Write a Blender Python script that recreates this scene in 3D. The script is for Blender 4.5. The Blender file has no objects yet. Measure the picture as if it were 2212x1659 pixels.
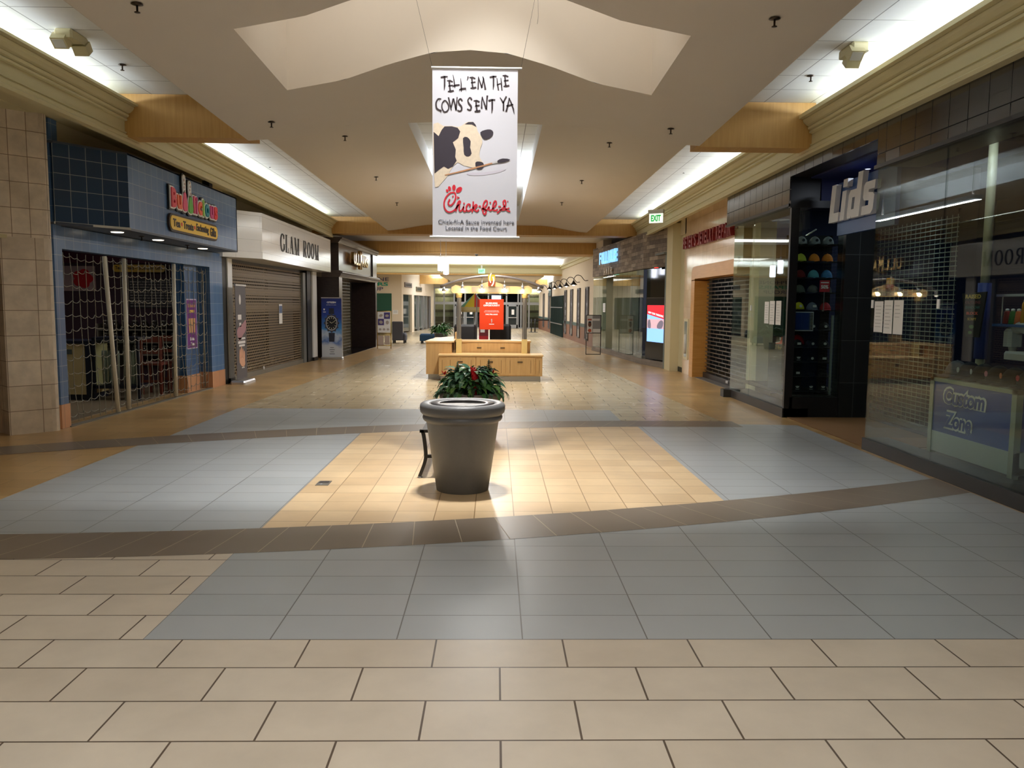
import bpy, math, random
from mathutils import Vector, Matrix
rnd = random.Random(11)
SC = bpy.context.scene
COL = SC.collection
PI = math.pi
ORG = {}
MATS = {}

# ---------------------------------------------------------------- materials
def lin(c):
    def f(v):
        v /= 255.0
        return v / 12.92 if v <= .04045 else ((v + .055) / 1.055) ** 2.4
    return (f(c[0]), f(c[1]), f(c[2]), 1.0)

def base_mat(name):
    m = bpy.data.materials.new(name); m.use_nodes = True
    nt = m.node_tree
    return m, nt, nt.nodes['Principled BSDF']

def M(name, c, rough=.5, metal=0.0, spec=.5, emit=None, estr=0.0, var=.06, vscale=3.0, bump=0.0, bscale=60.0, coat=0.0):
    """plain material with a little procedural colour variation and optional bump"""
    if name in MATS: return MATS[name]
    m, nt, b = base_mat(name)
    L = nt.links; N = nt.nodes
    b.inputs['Roughness'].default_value = rough
    b.inputs['Metallic'].default_value = metal
    b.inputs['Specular IOR Level'].default_value = spec
    if coat: b.inputs['Coat Weight'].default_value = coat; b.inputs['Coat Roughness'].default_value = .08
    if emit:
        b.inputs['Emission Color'].default_value = lin(emit); b.inputs['Emission Strength'].default_value = estr
    tc = N.new('ShaderNodeTexCoord')
    nz = N.new('ShaderNodeTexNoise'); nz.inputs['Scale'].default_value = vscale; nz.inputs['Detail'].default_value = 4
    L.new(tc.outputs['Object'], nz.inputs['Vector'])
    mx = N.new('ShaderNodeMix'); mx.data_type = 'RGBA'
    a = lin(c)
    mx.inputs[6].default_value = tuple(v * (1 - var) for v in a[:3]) + (1,)
    mx.inputs[7].default_value = tuple(min(1, v * (1 + var)) for v in a[:3]) + (1,)
    L.new(nz.outputs['Fac'], mx.inputs[0]); L.new(mx.outputs[2], b.inputs['Base Color'])
    if bump:
        n2 = N.new('ShaderNodeTexNoise'); n2.inputs['Scale'].default_value = bscale
        L.new(tc.outputs['Object'], n2.inputs['Vector'])
        bp = N.new('ShaderNodeBump'); bp.inputs['Strength'].default_value = bump; bp.inputs['Distance'].default_value = .004
        L.new(n2.outputs['Fac'], bp.inputs['Height']); L.new(bp.outputs['Normal'], b.inputs['Normal'])
    MATS[name] = m
    return m

def EM(name, c, s):
    if name in MATS: return MATS[name]
    m, nt, b = base_mat(name)
    b.inputs['Base Color'].default_value = lin(c)
    b.inputs['Emission Color'].default_value = lin(c); b.inputs['Emission Strength'].default_value = s
    MATS[name] = m
    return m

def TILE(name, c1, c2, grout, w, h, ms=.004, off=.5, sx=0.0, sy=0.0, rough=.35, spec=.5, var=.10, nscale=1.5, bump=.3, coat=0.0, bias=0.0, cloud=None, rvar=0.0):
    """tile / brick / plank surface: brick texture on metre UVs, noise mottling, grout bump"""
    if name in MATS: return MATS[name]
    m, nt, b = base_mat(name); L = nt.links; N = nt.nodes
    uv = N.new('ShaderNodeUVMap'); uv.uv_map = 'UVMap'
    mp = N.new('ShaderNodeMapping'); mp.inputs['Location'].default_value = (sx, sy, 0)
    L.new(uv.outputs['UV'], mp.inputs['Vector'])
    br = N.new('ShaderNodeTexBrick'); br.offset = off; br.offset_frequency = 2; br.squash = 1
    br.inputs['Scale'].default_value = 1; br.inputs['Mortar Size'].default_value = ms; br.inputs['Mortar Smooth'].default_value = .1
    br.inputs['Brick Width'].default_value = w; br.inputs['Row Height'].default_value = h; br.inputs['Bias'].default_value = bias
    br.inputs['Color1'].default_value = lin(c1); br.inputs['Color2'].default_value = lin(c2); br.inputs['Mortar'].default_value = lin(grout)
    L.new(mp.outputs['Vector'], br.inputs['Vector'])
    nz = N.new('ShaderNodeTexNoise'); nz.inputs['Scale'].default_value = nscale; nz.inputs['Detail'].default_value = 6; nz.inputs['Roughness'].default_value = .6
    L.new(uv.outputs['UV'], nz.inputs['Vector'])
    mr = N.new('ShaderNodeMapRange'); mr.inputs['From Min'].default_value = .3; mr.inputs['From Max'].default_value = .7
    mr.inputs['To Min'].default_value = 1 - var; mr.inputs['To Max'].default_value = 1 + var
    L.new(nz.outputs['Fac'], mr.inputs['Value'])
    mu = N.new('ShaderNodeMix'); mu.data_type = 'RGBA'; mu.blend_type = 'MULTIPLY'; mu.inputs[0].default_value = 1
    cb = N.new('ShaderNodeCombineColor')
    for k in range(3): L.new(mr.outputs['Result'], cb.inputs[k])
    L.new(br.outputs['Color'], mu.inputs[6]); L.new(cb.outputs['Color'], mu.inputs[7])
    L.new(mu.outputs[2], b.inputs['Base Color'])
    b.inputs['Roughness'].default_value = rough; b.inputs['Specular IOR Level'].default_value = spec
    if rvar:
        m3 = N.new('ShaderNodeMapRange'); m3.inputs['To Min'].default_value = rough - rvar; m3.inputs['To Max'].default_value = rough + rvar
        L.new(nz.outputs['Fac'], m3.inputs['Value']); L.new(m3.outputs['Result'], b.inputs['Roughness'])
    if coat: b.inputs['Coat Weight'].default_value = coat; b.inputs['Coat Roughness'].default_value = .1
    if bump:
        bp = N.new('ShaderNodeBump'); bp.inputs['Strength'].default_value = bump; bp.inputs['Distance'].default_value = .003; bp.invert = True
        L.new(br.outputs['Fac'], bp.inputs['Height']); L.new(bp.outputs['Normal'], b.inputs['Normal'])
    MATS[name] = m
    return m

def GRILLE(name, c, hole_w, hole_h, bar, off=.5, rough=.4, metal=.6):
    """perforated roller shutter: metal where the brick texture has mortar, see-through holes elsewhere"""
    m, nt, b = base_mat(name); L = nt.links; N = nt.nodes
    b.inputs['Base Color'].default_value = lin(c); b.inputs['Roughness'].default_value = rough; b.inputs['Metallic'].default_value = metal
    uv = N.new('ShaderNodeUVMap'); uv.uv_map = 'UVMap'
    br = N.new('ShaderNodeTexBrick'); br.offset = off; br.inputs['Scale'].default_value = 1
    br.inputs['Mortar Size'].default_value = bar; br.inputs['Mortar Smooth'].default_value = 0
    br.inputs['Brick Width'].default_value = hole_w; br.inputs['Row Height'].default_value = hole_h
    L.new(uv.outputs['UV'], br.inputs['Vector']); L.new(br.outputs['Fac'], b.inputs['Alpha'])
    MATS[name] = m
    return m

def GLASS(name, tint=(225, 235, 230), lo=.05, hi=.75, power=3.0):
    if name in MATS: return MATS[name]
    m, nt, b = base_mat(name); L = nt.links; N = nt.nodes
    N.remove(b)
    out = N['Material Output']
    tr = N.new('ShaderNodeBsdfTransparent'); tr.inputs['Color'].default_value = lin(tint)
    gl = N.new('ShaderNodeBsdfGlossy'); gl.inputs['Roughness'].default_value = .0
    lw = N.new('ShaderNodeLayerWeight'); lw.inputs['Blend'].default_value = .5
    pw = N.new('ShaderNodeMath'); pw.operation = 'POWER'; pw.inputs[1].default_value = power
    L.new(lw.outputs['Facing'], pw.inputs[0])
    mr = N.new('ShaderNodeMapRange'); mr.inputs['To Min'].default_value = lo; mr.inputs['To Max'].default_value = hi
    L.new(pw.outputs[0], mr.inputs['Value'])
    ms = N.new('ShaderNodeMixShader'); L.new(mr.outputs['Result'], ms.inputs[0])
    L.new(tr.outputs[0], ms.inputs[1]); L.new(gl.outputs[0], ms.inputs[2]); L.new(ms.outputs[0], out.inputs['Surface'])
    MATS[name] = m
    return m

def WOOD(name, c1, c2, scale=3.0, rough=.4, stretch=(1, 12, 1), spec=.4, coat=0.0):
    """wood grain: noise stretched across the grain on metre UVs"""
    if name in MATS: return MATS[name]
    m, nt, b = base_mat(name); L = nt.links; N = nt.nodes
    uv = N.new('ShaderNodeUVMap'); uv.uv_map = 'UVMap'
    mp = N.new('ShaderNodeMapping'); mp.inputs['Scale'].default_value = stretch
    L.new(uv.outputs['UV'], mp.inputs['Vector'])
    nz = N.new('ShaderNodeTexNoise'); nz.inputs['Scale'].default_value = scale; nz.inputs['Detail'].default_value = 5
    L.new(mp.outputs['Vector'], nz.inputs['Vector'])
    cr = N.new('ShaderNodeValToRGB'); cr.color_ramp.elements[0].position = .3; cr.color_ramp.elements[1].position = .72
    cr.color_ramp.elements[0].color = lin(c1); cr.color_ramp.elements[1].color = lin(c2)
    L.new(nz.outputs['Fac'], cr.inputs['Fac']); L.new(cr.outputs['Color'], b.inputs['Base Color'])
    b.inputs['Roughness'].default_value = rough; b.inputs['Specular IOR Level'].default_value = spec
    if coat: b.inputs['Coat Weight'].default_value = coat; b.inputs['Coat Roughness'].default_value = .15
    MATS[name] = m
    return m

# ---------------------------------------------------------------- mesh builder
class MB:
    def __init__(s, mx=None): s.v = []; s.f = []; s.mi = []; s.sm = []; s.mx = mx or Matrix.Identity(4); s.cur = 0
    def add(s, vs, fs, smooth=False):
        o = len(s.v)
        s.v += [s.mx @ Vector(p) for p in vs]
        for f in fs: s.f.append([i + o for i in f]); s.mi.append(s.cur); s.sm.append(smooth)
        return s
    def box(s, x0, y0, z0, x1, y1, z1):
        x0, x1 = min(x0, x1), max(x0, x1); y0, y1 = min(y0, y1), max(y0, y1); z0, z1 = min(z0, z1), max(z0, z1)
        v = [(x0, y0, z0), (x1, y0, z0), (x1, y1, z0), (x0, y1, z0), (x0, y0, z1), (x1, y0, z1), (x1, y1, z1), (x0, y1, z1)]
        return s.add(v, [(3, 2, 1, 0), (4, 5, 6, 7), (0, 1, 5, 4), (1, 2, 6, 5), (2, 3, 7, 6), (3, 0, 4, 7)])
    def bbox(s, x0, y0, z0, x1, y1, z1, r=.01):
        """box with chamfered vertical and top edges"""
        x0, x1 = min(x0, x1), max(x0, x1); y0, y1 = min(y0, y1), max(y0, y1)
        r = min(r, (x1 - x0) * .45, (y1 - y0) * .45, (z1 - z0) * .45)
        def ring(z, d):
            a = [(x0 + d, y0 + d)]
            pts = [(x0 + r, y0 + d), (x1 - r, y0 + d), (x1 - d, y0 + r), (x1 - d, y1 - r), (x1 - r, y1 - d), (x0 + r, y1 - d), (x0 + d, y1 - r), (x0 + d, y0 + r)]
            return [(p[0], p[1], z) for p in pts]
        R = [ring(z0, 0), ring(z1 - r, 0), ring(z1, r * .7)]
        v = sum(R, []); f = []
        for k in range(2):
            for i in range(8): j = (i + 1) % 8; f.append((k * 8 + i, k * 8 + j, k * 8 + 8 + j, k * 8 + 8 + i))
        f.append(tuple(range(7, -1, -1))); f.append(tuple(range(16, 24)))
        return s.add(v, f)
    def prism(s, poly, a, b, ax='z'):
        """extrude a 2-D polygon between a and b along an axis; poly in the other two axes (x: (y,z), y: (x,z), z: (x,y))"""
        n = len(poly)
        ar = sum(poly[i][0] * poly[(i + 1) % n][1] - poly[(i + 1) % n][0] * poly[i][1] for i in range(n))
        if ar < 0: poly = poly[::-1]
        def P(p, t): return {'x': (t, p[0], p[1]), 'y': (p[0], t, p[1]), 'z': (p[0], p[1], t)}[ax]
        v = [P(p, a) for p in poly] + [P(p, b) for p in poly]
        f = [tuple(range(n)), tuple(range(2 * n - 1, n - 1, -1))]
        for i in range(n): j = (i + 1) % n; f.append((j, i, i + n, j + n))
        flip = (b > a) if ax != 'y' else (b < a)
        if flip: f = [g for g in [tuple(reversed(g)) for g in f]]; f = [tuple(g) for g in f]
        if ax in 'xz': pass
        return s.add(v, [tuple(g) for g in f])
    def quad(s, a, b, c, d): return s.add([a, b, c, d], [(0, 1, 2, 3)])
    def tube(s, pts, r, n=6, smooth=True, caps=True, closed=False):
        pts = [Vector(p) for p in pts]; rs = r if isinstance(r, (list, tuple)) else [r] * len(pts)
        v = []; m = len(pts); up = None
        for i, p in enumerate(pts):
            if closed: t = pts[(i + 1) % m] - pts[i - 1]
            else: t = pts[min(i + 1, m - 1)] - pts[max(i - 1, 0)]
            t.normalize()
            if up is None: up = Vector((0, 0, 1)) if abs(t.z) < .9 else Vector((1, 0, 0))
            x = t.cross(up); 
            if x.length < 1e-5: x = t.orthogonal()
            x.normalize(); y = x.cross(t).normalized(); up = y
            for k in range(n):
                a = 2 * PI * k / n + PI / n; v.append(p + (x * math.cos(a) + y * math.sin(a)) * rs[i])
        f = []
        for i in range(m if closed else m - 1):
            for k in range(n):
                j = (k + 1) % n; i2 = (i + 1) % m
                f.append((i * n + k, i * n + j, i2 * n + j, i2 * n + k))
        if caps and not closed: f.append(tuple(range(n - 1, -1, -1))); f.append(tuple(range((m - 1) * n, m * n)))
        return s.add(v, f, smooth)
    def lathe(s, prof, cx=0, cy=0, n=32, smooth=True, cz=0, sx=1, sy=1):
        v = []; f = []; m = len(prof)
        for r, z in prof:
            for k in range(n): a = 2 * PI * k / n; v.append((cx + sx * r * math.cos(a), cy + sy * r * math.sin(a), cz + z))
        for i in range(m - 1):
            for k in range(n): j = (k + 1) % n; f.append((i * n + k, i * n + j, i * n + n + j, i * n + n + k))
        if prof[0][0] > 1e-6: f.append(tuple(range(n - 1, -1, -1)))
        if prof[-1][0] > 1e-6: f.append(tuple(range((m - 1) * n, m * n)))
        return s.add(v, f, smooth)
    def ell(s, c, rx, ry, rz, n=12, m=8, z0=-1.0, z1=1.0):
        prof = []
        t0, t1 = math.asin(z0), math.asin(z1)
        for i in range(m + 1): t = t0 + (t1 - t0) * i / m; prof.append((max(math.cos(t), 1e-4), math.sin(t)))
        v = []; f = []
        for r, z in prof:
            for k in range(n): a = 2 * PI * k / n; v.append((c[0] + rx * r * math.cos(a), c[1] + ry * r * math.sin(a), c[2] + rz * z))
        for i in range(m):
            for k in range(n): j = (k + 1) % n; f.append((i * n + k, i * n + j, i * n + n + j, i * n + n + k))
        f.append(tuple(range(n - 1, -1, -1))); f.append(tuple(range(m * n, m * n + n)))
        return s.add(v, f, True)
    def build(s, name, mats, parent=None, label=None, cat=None, group=None, kind=None, org=None):
        me = bpy.data.meshes.new(name)
        if parent is not None: o0 = ORG[parent.name]
        elif org is not None: o0 = Vector(org)
        else:
            xs = [p.x for p in s.v]; ys = [p.y for p in s.v]; zs = [p.z for p in s.v]
            o0 = Vector(((min(xs) + max(xs)) / 2, (min(ys) + max(ys)) / 2, min(zs)))
        me.from_pydata([tuple(p - o0) for p in s.v], [], s.f)
        if not isinstance(mats, (list, tuple)): mats = [mats]
        for m in mats: me.materials.append(m)
        me.polygons.foreach_set('material_index', s.mi)
        me.polygons.foreach_set('use_smooth', s.sm)
        me.update()
        uv = me.uv_layers.new(name='UVMap')
        dat = [0.0] * (2 * len(me.loops))
        for p in me.polygons:
            n = p.normal
            if abs(n.z) > .75:
                for li, vi in zip(p.loop_indices, p.vertices): q = s.v[vi]; dat[2 * li] = q.x; dat[2 * li + 1] = q.y
            else:
                t = Vector((-n.y, n.x, 0)); t.normalize()
                if abs(t.x) < 1e-3: t = Vector((0, 1, 0))
                elif abs(t.y) < 1e-3: t = Vector((1, 0, 0))
                for li, vi in zip(p.loop_indices, p.vertices): q = s.v[vi]; dat[2 * li] = q.x * t.x + q.y * t.y; dat[2 * li + 1] = q.z
        uv.data.foreach_set('uv', dat)
        o = bpy.data.objects.new(name, me); COL.objects.link(o)
        if parent is not None: o.parent = parent
        else: o.location = o0
        ORG[o.name] = o0
        tag(o, label, cat, group, kind)
        return o

def tag(o, label=None, cat=None, group=None, kind=None):
    if label: o['label'] = label
    if cat: o['category'] = cat
    if group: o['group'] = group
    if kind: o['kind'] = kind
    return o

def thing(name, label, cat, loc, group=None):
    o = bpy.data.objects.new(name, None); COL.objects.link(o); o.location = loc; o.empty_display_size = .1
    ORG[o.name] = Vector(loc)
    return tag(o, label, cat, group)

def struct(name, mb, m): return mb.build(name, m, kind='structure')

def bx(x0, y0, z0, x1, y1, z1, mx=None): return MB(mx).box(x0, y0, z0, x1, y1, z1)

def frame(A, B, side):
    """local frame along a shop front: x = along (from A towards B), y = out towards the corridor, z = up"""
    A = Vector((A[0], A[1], 0)); B = Vector((B[0], B[1], 0)); d = (B - A).normalized()
    n = Vector((d.y, -d.x, 0)) if side > 0 else Vector((-d.y, d.x, 0))
    return Matrix(((d.x, n.x, 0, A.x), (d.y, n.y, 0, A.y), (0, 0, 1, 0), (0, 0, 0, 1)))

def plane_mx(origin, right, up):
    """matrix that lays XY artwork on a plane: x -> right, y -> up, z -> towards the viewer"""
    r = Vector(right).normalized(); u = Vector(up).normalized(); n = r.cross(u)
    o = Vector(origin)
    return Matrix(((r.x, u.x, n.x, o.x), (r.y, u.y, n.y, o.y), (r.z, u.z, n.z, o.z), (0, 0, 0, 1)))

def face_cam(x, y, z): return plane_mx((x, y, z), (1, 0, 0), (0, 0, 1))       # faces -Y
def face_right(x, y, z): return plane_mx((x, y, z), (0, 1, 0), (0, 0, 1))     # on the left side of the mall, faces +X
def face_left(x, y, z): return plane_mx((x, y, z), (0, -1, 0), (0, 0, 1))     # on the right side of the mall, faces -X

def glyphs(mb, txt, size, mx, w=None, h=None, extr=.004, bold=0.0, align='CENTER', shear=0.0, z=0.0, spacing=1.0):
    """text laid into mb; w / h stretch the block to a given width and height; origin = centre of the block"""
    cu = bpy.data.curves.new('lettering_curve', 'FONT'); cu.body = txt; cu.size = size; cu.align_x = align
    cu.extrude = extr; cu.offset = bold; cu.resolution_u = 3; cu.shear = shear; cu.space_character = spacing
    ob = bpy.data.objects.new('lettering_curve', cu)
    me = bpy.data.meshes.new_from_object(ob)
    vs = [v.co.copy() for v in me.vertices]; fs = [tuple(p.vertices) for p in me.polygons]
    bpy.data.objects.remove(ob); bpy.data.meshes.remove(me); bpy.data.curves.remove(cu)
    if not vs: return mb
    x0 = min(v.x for v in vs); x1 = max(v.x for v in vs); y0 = min(v.y for v in vs); y1 = max(v.y for v in vs)
    kx = (w / (x1 - x0)) if w else 1; ky = (h / (y1 - y0)) if h else (kx if w else 1)
    if h and not w: kx = ky
    vs = [mx @ Vector(((v.x - (x0 + x1) / 2) * kx, (v.y - (y0 + y1) / 2) * ky, v.z + extr + z)) for v in vs]
    old = mb.mx; mb.mx = Matrix.Identity(4); mb.add(vs, fs); mb.mx = old
    return mb

def ribbon(mb, pts, w, mx, z=0.0, t=.002, closed=False):
    """flat brush stroke through 2-D points with a width (number or list)"""
    n = len(pts); ws = w if isinstance(w, (list, tuple)) else [w] * n
    P = [Vector((p[0], p[1])) for p in pts]; L = []; Rr = []
    for i in range(n):
        if closed: t2 = P[(i + 1) % n] - P[i - 1]
        else: t2 = P[min(i + 1, n - 1)] - P[max(i - 1, 0)]
        if t2.length < 1e-9: t2 = Vector((1, 0))
        t2.normalize(); q = Vector((-t2.y, t2.x)) * ws[i] / 2
        L.append(P[i] + q); Rr.append(P[i] - q)
    vs = []
    for a, b in zip(L, Rr):
        vs += [mx @ Vector((a.x, a.y, z + t)), mx @ Vector((b.x, b.y, z + t)), mx @ Vector((a.x, a.y, z)), mx @ Vector((b.x, b.y, z))]
    fs = []
    for i in range(n if closed else n - 1):
        a = 4 * i; b = 4 * ((i + 1) % n)
        fs += [(a, a + 1, b + 1, b), (a + 2, a, b, b + 2), (a + 1, a + 3, b + 3, b + 1)]
    if not closed: fs += [(0, 2, 3, 1), (4 * n - 4, 4 * n - 3, 4 * n - 1, 4 * n - 2)]
    old = mb.mx; mb.mx = Matrix.Identity(4); mb.add(vs, fs); mb.mx = old
    return mb

def smooth_pts(pts, k=5, closed=False):
    """Catmull-Rom through 2-D/3-D points"""
    n = len(pts); out = []
    P = [Vector(p) for p in pts]
    for i in range(n if closed else n - 1):
        p0 = P[(i - 1) % n] if closed or i > 0 else P[i]; p1 = P[i]; p2 = P[(i + 1) % n]
        p3 = P[(i + 2) % n] if closed or i + 2 < n else p2
        for j in range(k):
            t = j / k
            out.append(.5 * ((2 * p1) + (p2 - p0) * t + (2 * p0 - 5 * p1 + 4 * p2 - p3) * t * t + (3 * p1 - p0 - 3 * p2 + p3) * t ** 3))
    if not closed: out.append(P[-1])
    return out

def blob(mb, pts, mx, z=0.0, t=.0015, smooth=0):
    """flat filled shape from a 2-D outline"""
    if smooth: pts = [(p[0], p[1]) for p in smooth_pts(pts, smooth, True)]
    n = len(pts)
    ar = sum(pts[i][0] * pts[(i + 1) % n][1] - pts[(i + 1) % n][0] * pts[i][1] for i in range(n))
    if ar < 0: pts = list(pts)[::-1]
    vs = [mx @ Vector((p[0], p[1], z + t)) for p in pts] + [mx @ Vector((p[0], p[1], z)) for p in pts]
    fs = [tuple(range(n))] + [(i, i + n, (i + 1) % n + n, (i + 1) % n) for i in range(n)]
    old = mb.mx; mb.mx = Matrix.Identity(4); mb.add(vs, fs); mb.mx = old
    return mb

def ellipse(cx, cy, rx, ry, n=20, rot=0.0):
    c, s = math.cos(rot), math.sin(rot)
    return [(cx + rx * math.cos(2 * PI * i / n) * c - ry * math.sin(2 * PI * i / n) * s, cy + rx * math.cos(2 * PI * i / n) * s + ry * math.sin(2 * PI * i / n) * c) for i in range(n)]

def rect(mb, mx, x0, y0, x1, y1, z=0.0, t=.0015): return blob(mb, [(x0, y0), (x1, y0), (x1, y1), (x0, y1)], mx, z, t)

def lamp(name, kind, loc, energy, color=(1, 1, 1), size=.2, size_y=None, aim=None, spot=None, blend=.5, shape=None, spread=None):
    d = bpy.data.lights.new(name, kind); d.energy = energy; d.color = color
    if kind == 'AREA':
        d.shape = shape or ('RECTANGLE' if size_y else 'DISK'); d.size = size
        if size_y: d.size_y = size_y
        if spread: d.spread = spread
    elif kind == 'SPOT':
        d.spot_size = spot or 1.0; d.spot_blend = blend; d.shadow_soft_size = size
    else: d.shadow_soft_size = size
    o = bpy.data.objects.new(name, d); COL.objects.link(o); o.location = loc
    if aim is not None:
        v = Vector(aim) - Vector(loc); o.rotation_euler = v.to_track_quat('-Z', 'Y').to_euler()
    return o
# ---------------------------------------------------------------- camera (fitted to the floor-tile grid)
cam_d = bpy.data.cameras.new('camera'); cam = bpy.data.objects.new('camera', cam_d); COL.objects.link(cam)
cam_d.sensor_fit = 'HORIZONTAL'; cam_d.sensor_width = 36.0; cam_d.lens = 1745.0 / 2212 * 36.0; cam_d.clip_end = 200
cam.matrix_world = Matrix(((0.999766, -0.005947, -0.020795, 0), (-0.020116, 0.097587, -0.995024, 0), (0.007947, 0.995209, 0.097445, 1.618), (0, 0, 0, 1)))
SC.camera = cam

# ---------------------------------------------------------------- shared materials
T = .305
m_cream = TILE('cream_floor_tile', (208, 197, 181), (200, 188, 171), (92, 78, 66), .61, T, .0045, .5, .277 + T, -2.869, .34, var=.07, nscale=3.0, rvar=.05)
m_beige = TILE('beige_floor_tile', (190, 174, 144), (178, 161, 130), (120, 102, 76), .61, T, .005, .5, .277 + T, -2.869, .26, var=.07, nscale=2.0, rvar=.05)
m_tan = TILE('tan_floor_tile', (190, 158, 110), (172, 140, 94), (128, 100, 62), .61, T, .003, .5, .1, 0, .30, var=.14, nscale=1.2, rvar=.05)
m_gray = TILE('gray_floor_tile', (168, 173, 177), (162, 168, 172), (104, 103, 102), .61, T, .0035, 0, 1.69, -2.869, .36, var=.04, nscale=1.5, rvar=.05)
m_panel = TILE('golden_floor_tile', (214, 188, 150), (198, 170, 132), (148, 120, 84), T, T, .004, 0, 1.68, -2.869, .34, var=.10, nscale=2.2, rvar=.05)
m_band = M('brown_band_tile', (122, 110, 98), .36, var=.10, vscale=2.0)
m_grout = M('band_grout', (186, 172, 152), .6)
m_soffit = M('soffit_paint', (222, 214, 204), .85, spec=.2, var=.02)
m_well = M('well_paint', (232, 224, 212), .85, spec=.2, var=.02)
m_ceil = TILE('acoustic_tile', (232, 234, 232), (228, 230, 228), (150, 150, 148), .61, .61, .006, 0, .17, .2, .9, spec=.1, var=.02, nscale=8, bump=.2)
m_corn = M('cornice_cream', (208, 198, 158), .55, spec=.3, var=.03)
m_wall = M('cream_wall', (214, 202, 172), .8, spec=.2, var=.03)
m_gold = WOOD('maple_beam', (186, 144, 80), (200, 158, 94), 2.2, .5, (14, .8, 1))
m_black = M('black_paint', (20, 20, 22), .4)
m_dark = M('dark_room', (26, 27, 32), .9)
m_navy = M('navy_room', (22, 30, 62), .8)
m_white = M('white_paint', (240, 242, 244), .45)
m_steel = M('brushed_steel', (170, 168, 165), .35, metal=.9)
m_silver = M('silver_metal', (196, 196, 198), .3, metal=.8)
m_darkmetal = M('dark_metal', (40, 36, 34), .45, metal=.3)
m_glass = GLASS('shop_glass', (232, 240, 237), .028, .36, 2.8)
m_trav = TILE('travertine_tile', (230, 216, 198), (208, 192, 172), (140, 120, 98), .36, .305, .004, 0, .1, .02, .5, var=.16, nscale=5.0)
m_travu = TILE('travertine_small', (230, 216, 198), (212, 196, 176), (140, 120, 98), .2, .305, .004, 0, .1, .02, .5, var=.16, nscale=5.0)
m_bulb = EM('warm_bulb', (255, 214, 150), 30.0)
m_paper = M('white_paper', (236, 236, 236), .7)

# ---------------------------------------------------------------- floor
def b1l(x): return .02884 * x * x + .229913 * x + 5.442
def b1u(x): return .027057 * x * x + .234145 * x + 6.0465
def b2l(x): return -.036131 * x * x + .191434 * x + 10.482
def b2u(x): return -.036001 * x * x + .178752 * x + 11.07
def b1(x): return (b1l(x) + b1u(x)) / 2
def b2(x): return (b2l(x) + b2u(x)) / 2
def xs(a, b, n=14): return [a + (b - a) * i / n for i in range(n + 1)]
def strip(lo, hi, z):
    mb = MB(); n = len(lo)
    v = [(p[0], p[1], z) for p in lo] + [(p[0], p[1], z) for p in hi]
    return mb.add(v, [(i, i + 1, n + i + 1, n + i) for i in range(n - 1)])
struct('floor', bx(-14, -8, -.2, 14, 60, 0), m_tan)
struct('floor', strip([(-5.55, -7.5), (4.2, -7.5)], [(-5.55, 3.784), (4.2, 3.784)], .001), m_cream)
X = xs(-5.5, -1.69)
struct('floor', strip([(x, 3.784) for x in X], [(x, b1(x)) for x in X], .001), m_cream)
X = xs(-1.69, 4.2)
struct('floor', strip([(x, 3.784) for x in X], [(x, b1(x)) for x in X], .001), m_gray)
X = xs(-4.04, -1.68)
struct('floor', strip([(x, b1(x)) for x in X], [(x, b2(x)) for x in X], .001), m_gray)
X = xs(1.92, 4.16)
struct('floor', strip([(x, b1(x)) for x in X], [(x, b2(x)) for x in X], .001), m_gray)
X = xs(-1.68, 1.92)
struct('floor', strip([(x, b1(x)) for x in X], [(x, b2(x)) for x in X], .001), m_panel)
X = xs(-3.96, 1.78)
struct('floor', strip([(x, b2(x)) for x in X], [(x, 12.43) for x in X], .001), m_gray)
struct('floor', strip([(1.78, 11.0), (3.22, 11.0)], [(1.78, 12.43), (3.14, 12.43)], .001), m_beige)
struct('floor', strip([(-3.96, 12.43), (3.14, 12.43)], [(-3.5, 31), (2.3, 31)], .001), m_beige)
struct('floor', strip([(-12, 31), (3.9, 31)], [(-12, 57), (3.4, 57)], .001), m_beige)
for lo, hi in ((b1l, b1u), (b2l, b2u)):
    x1 = 4.2 if lo is b1l else 3.35
    X = xs(-5.55, x1, 30)
    struct('floor', strip([(x, lo(x)) for x in X], [(x, hi(x)) for x in X], .0022), m_band)
    g = MB()
    n = int((x1 + 5.55) / .33)
    for i in range(n):                                # the pale joints radiate across the band
        x = -5.5 + .33 * i; sl = .1 if lo is b1l else -.1
        a = Vector((x, lo(x) , .003)); b = Vector((x - sl * (x + 1), hi(x - sl * (x + 1)), .003)); w = Vector((.003, 0, 0))
        g.quad(a - w, a + w, b + w, b - w)
    struct('floor', g, m_grout)

# ---------------------------------------------------------------- ceilings
Z0 = 4.28
ZE = 4.14                                             # the strips drop slightly towards the far beam
for x0, x1 in ((-5.9, -3.1), (2.5, 5.2)):
    struct('ceiling', bx(x0, -7.5, Z0, x1, 10.8, Z0 + .1), m_ceil)
    struct('ceiling', MB().prism([(10.8, Z0), (24.0, ZE), (24.0, ZE + .1), (10.8, Z0 + .1)], x0, x1, 'x'), m_ceil)
XC = -.28
def bump_a(d):                                        # steep hump of the near soffit
    d = abs(d)
    K = [(0, .48), (.4, .45), (.83, .33), (1.32, .16), (1.9, .05), (2.5, .01), (3.2, 0)]
    for (a, za), (b, zb) in zip(K, K[1:]):
        if d <= b: t = (d - a) / (b - a); return za + (zb - za) * t
    return 0
def bump_b(d):                                        # flatter wing of the far soffit
    d = abs(d); t = max(0, min(1, (3.0 - d) / 1.5)); return .19 * t * t * (3 - 2 * t)
XL, XR = -3.22, 2.66
def soff_near(x, y):
    e = 3.84 + (y - 6.3) * (-.13 / 4.5); d = (x - XC) * 2.94 / (XR - XC)
    t = max(0, min(1, (y - 8.7) / 2.1)); t = t * t * (3 - 2 * t)
    return e + bump_a(d) * (1 - t) + (bump_b(d) + .10 * max(0, 1 - abs(d) / 2.2)) * t
def soff_far(x, y): return 3.87 - (y - 10.8) * (.12 / 12.6) + bump_b(x - XC)
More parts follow.
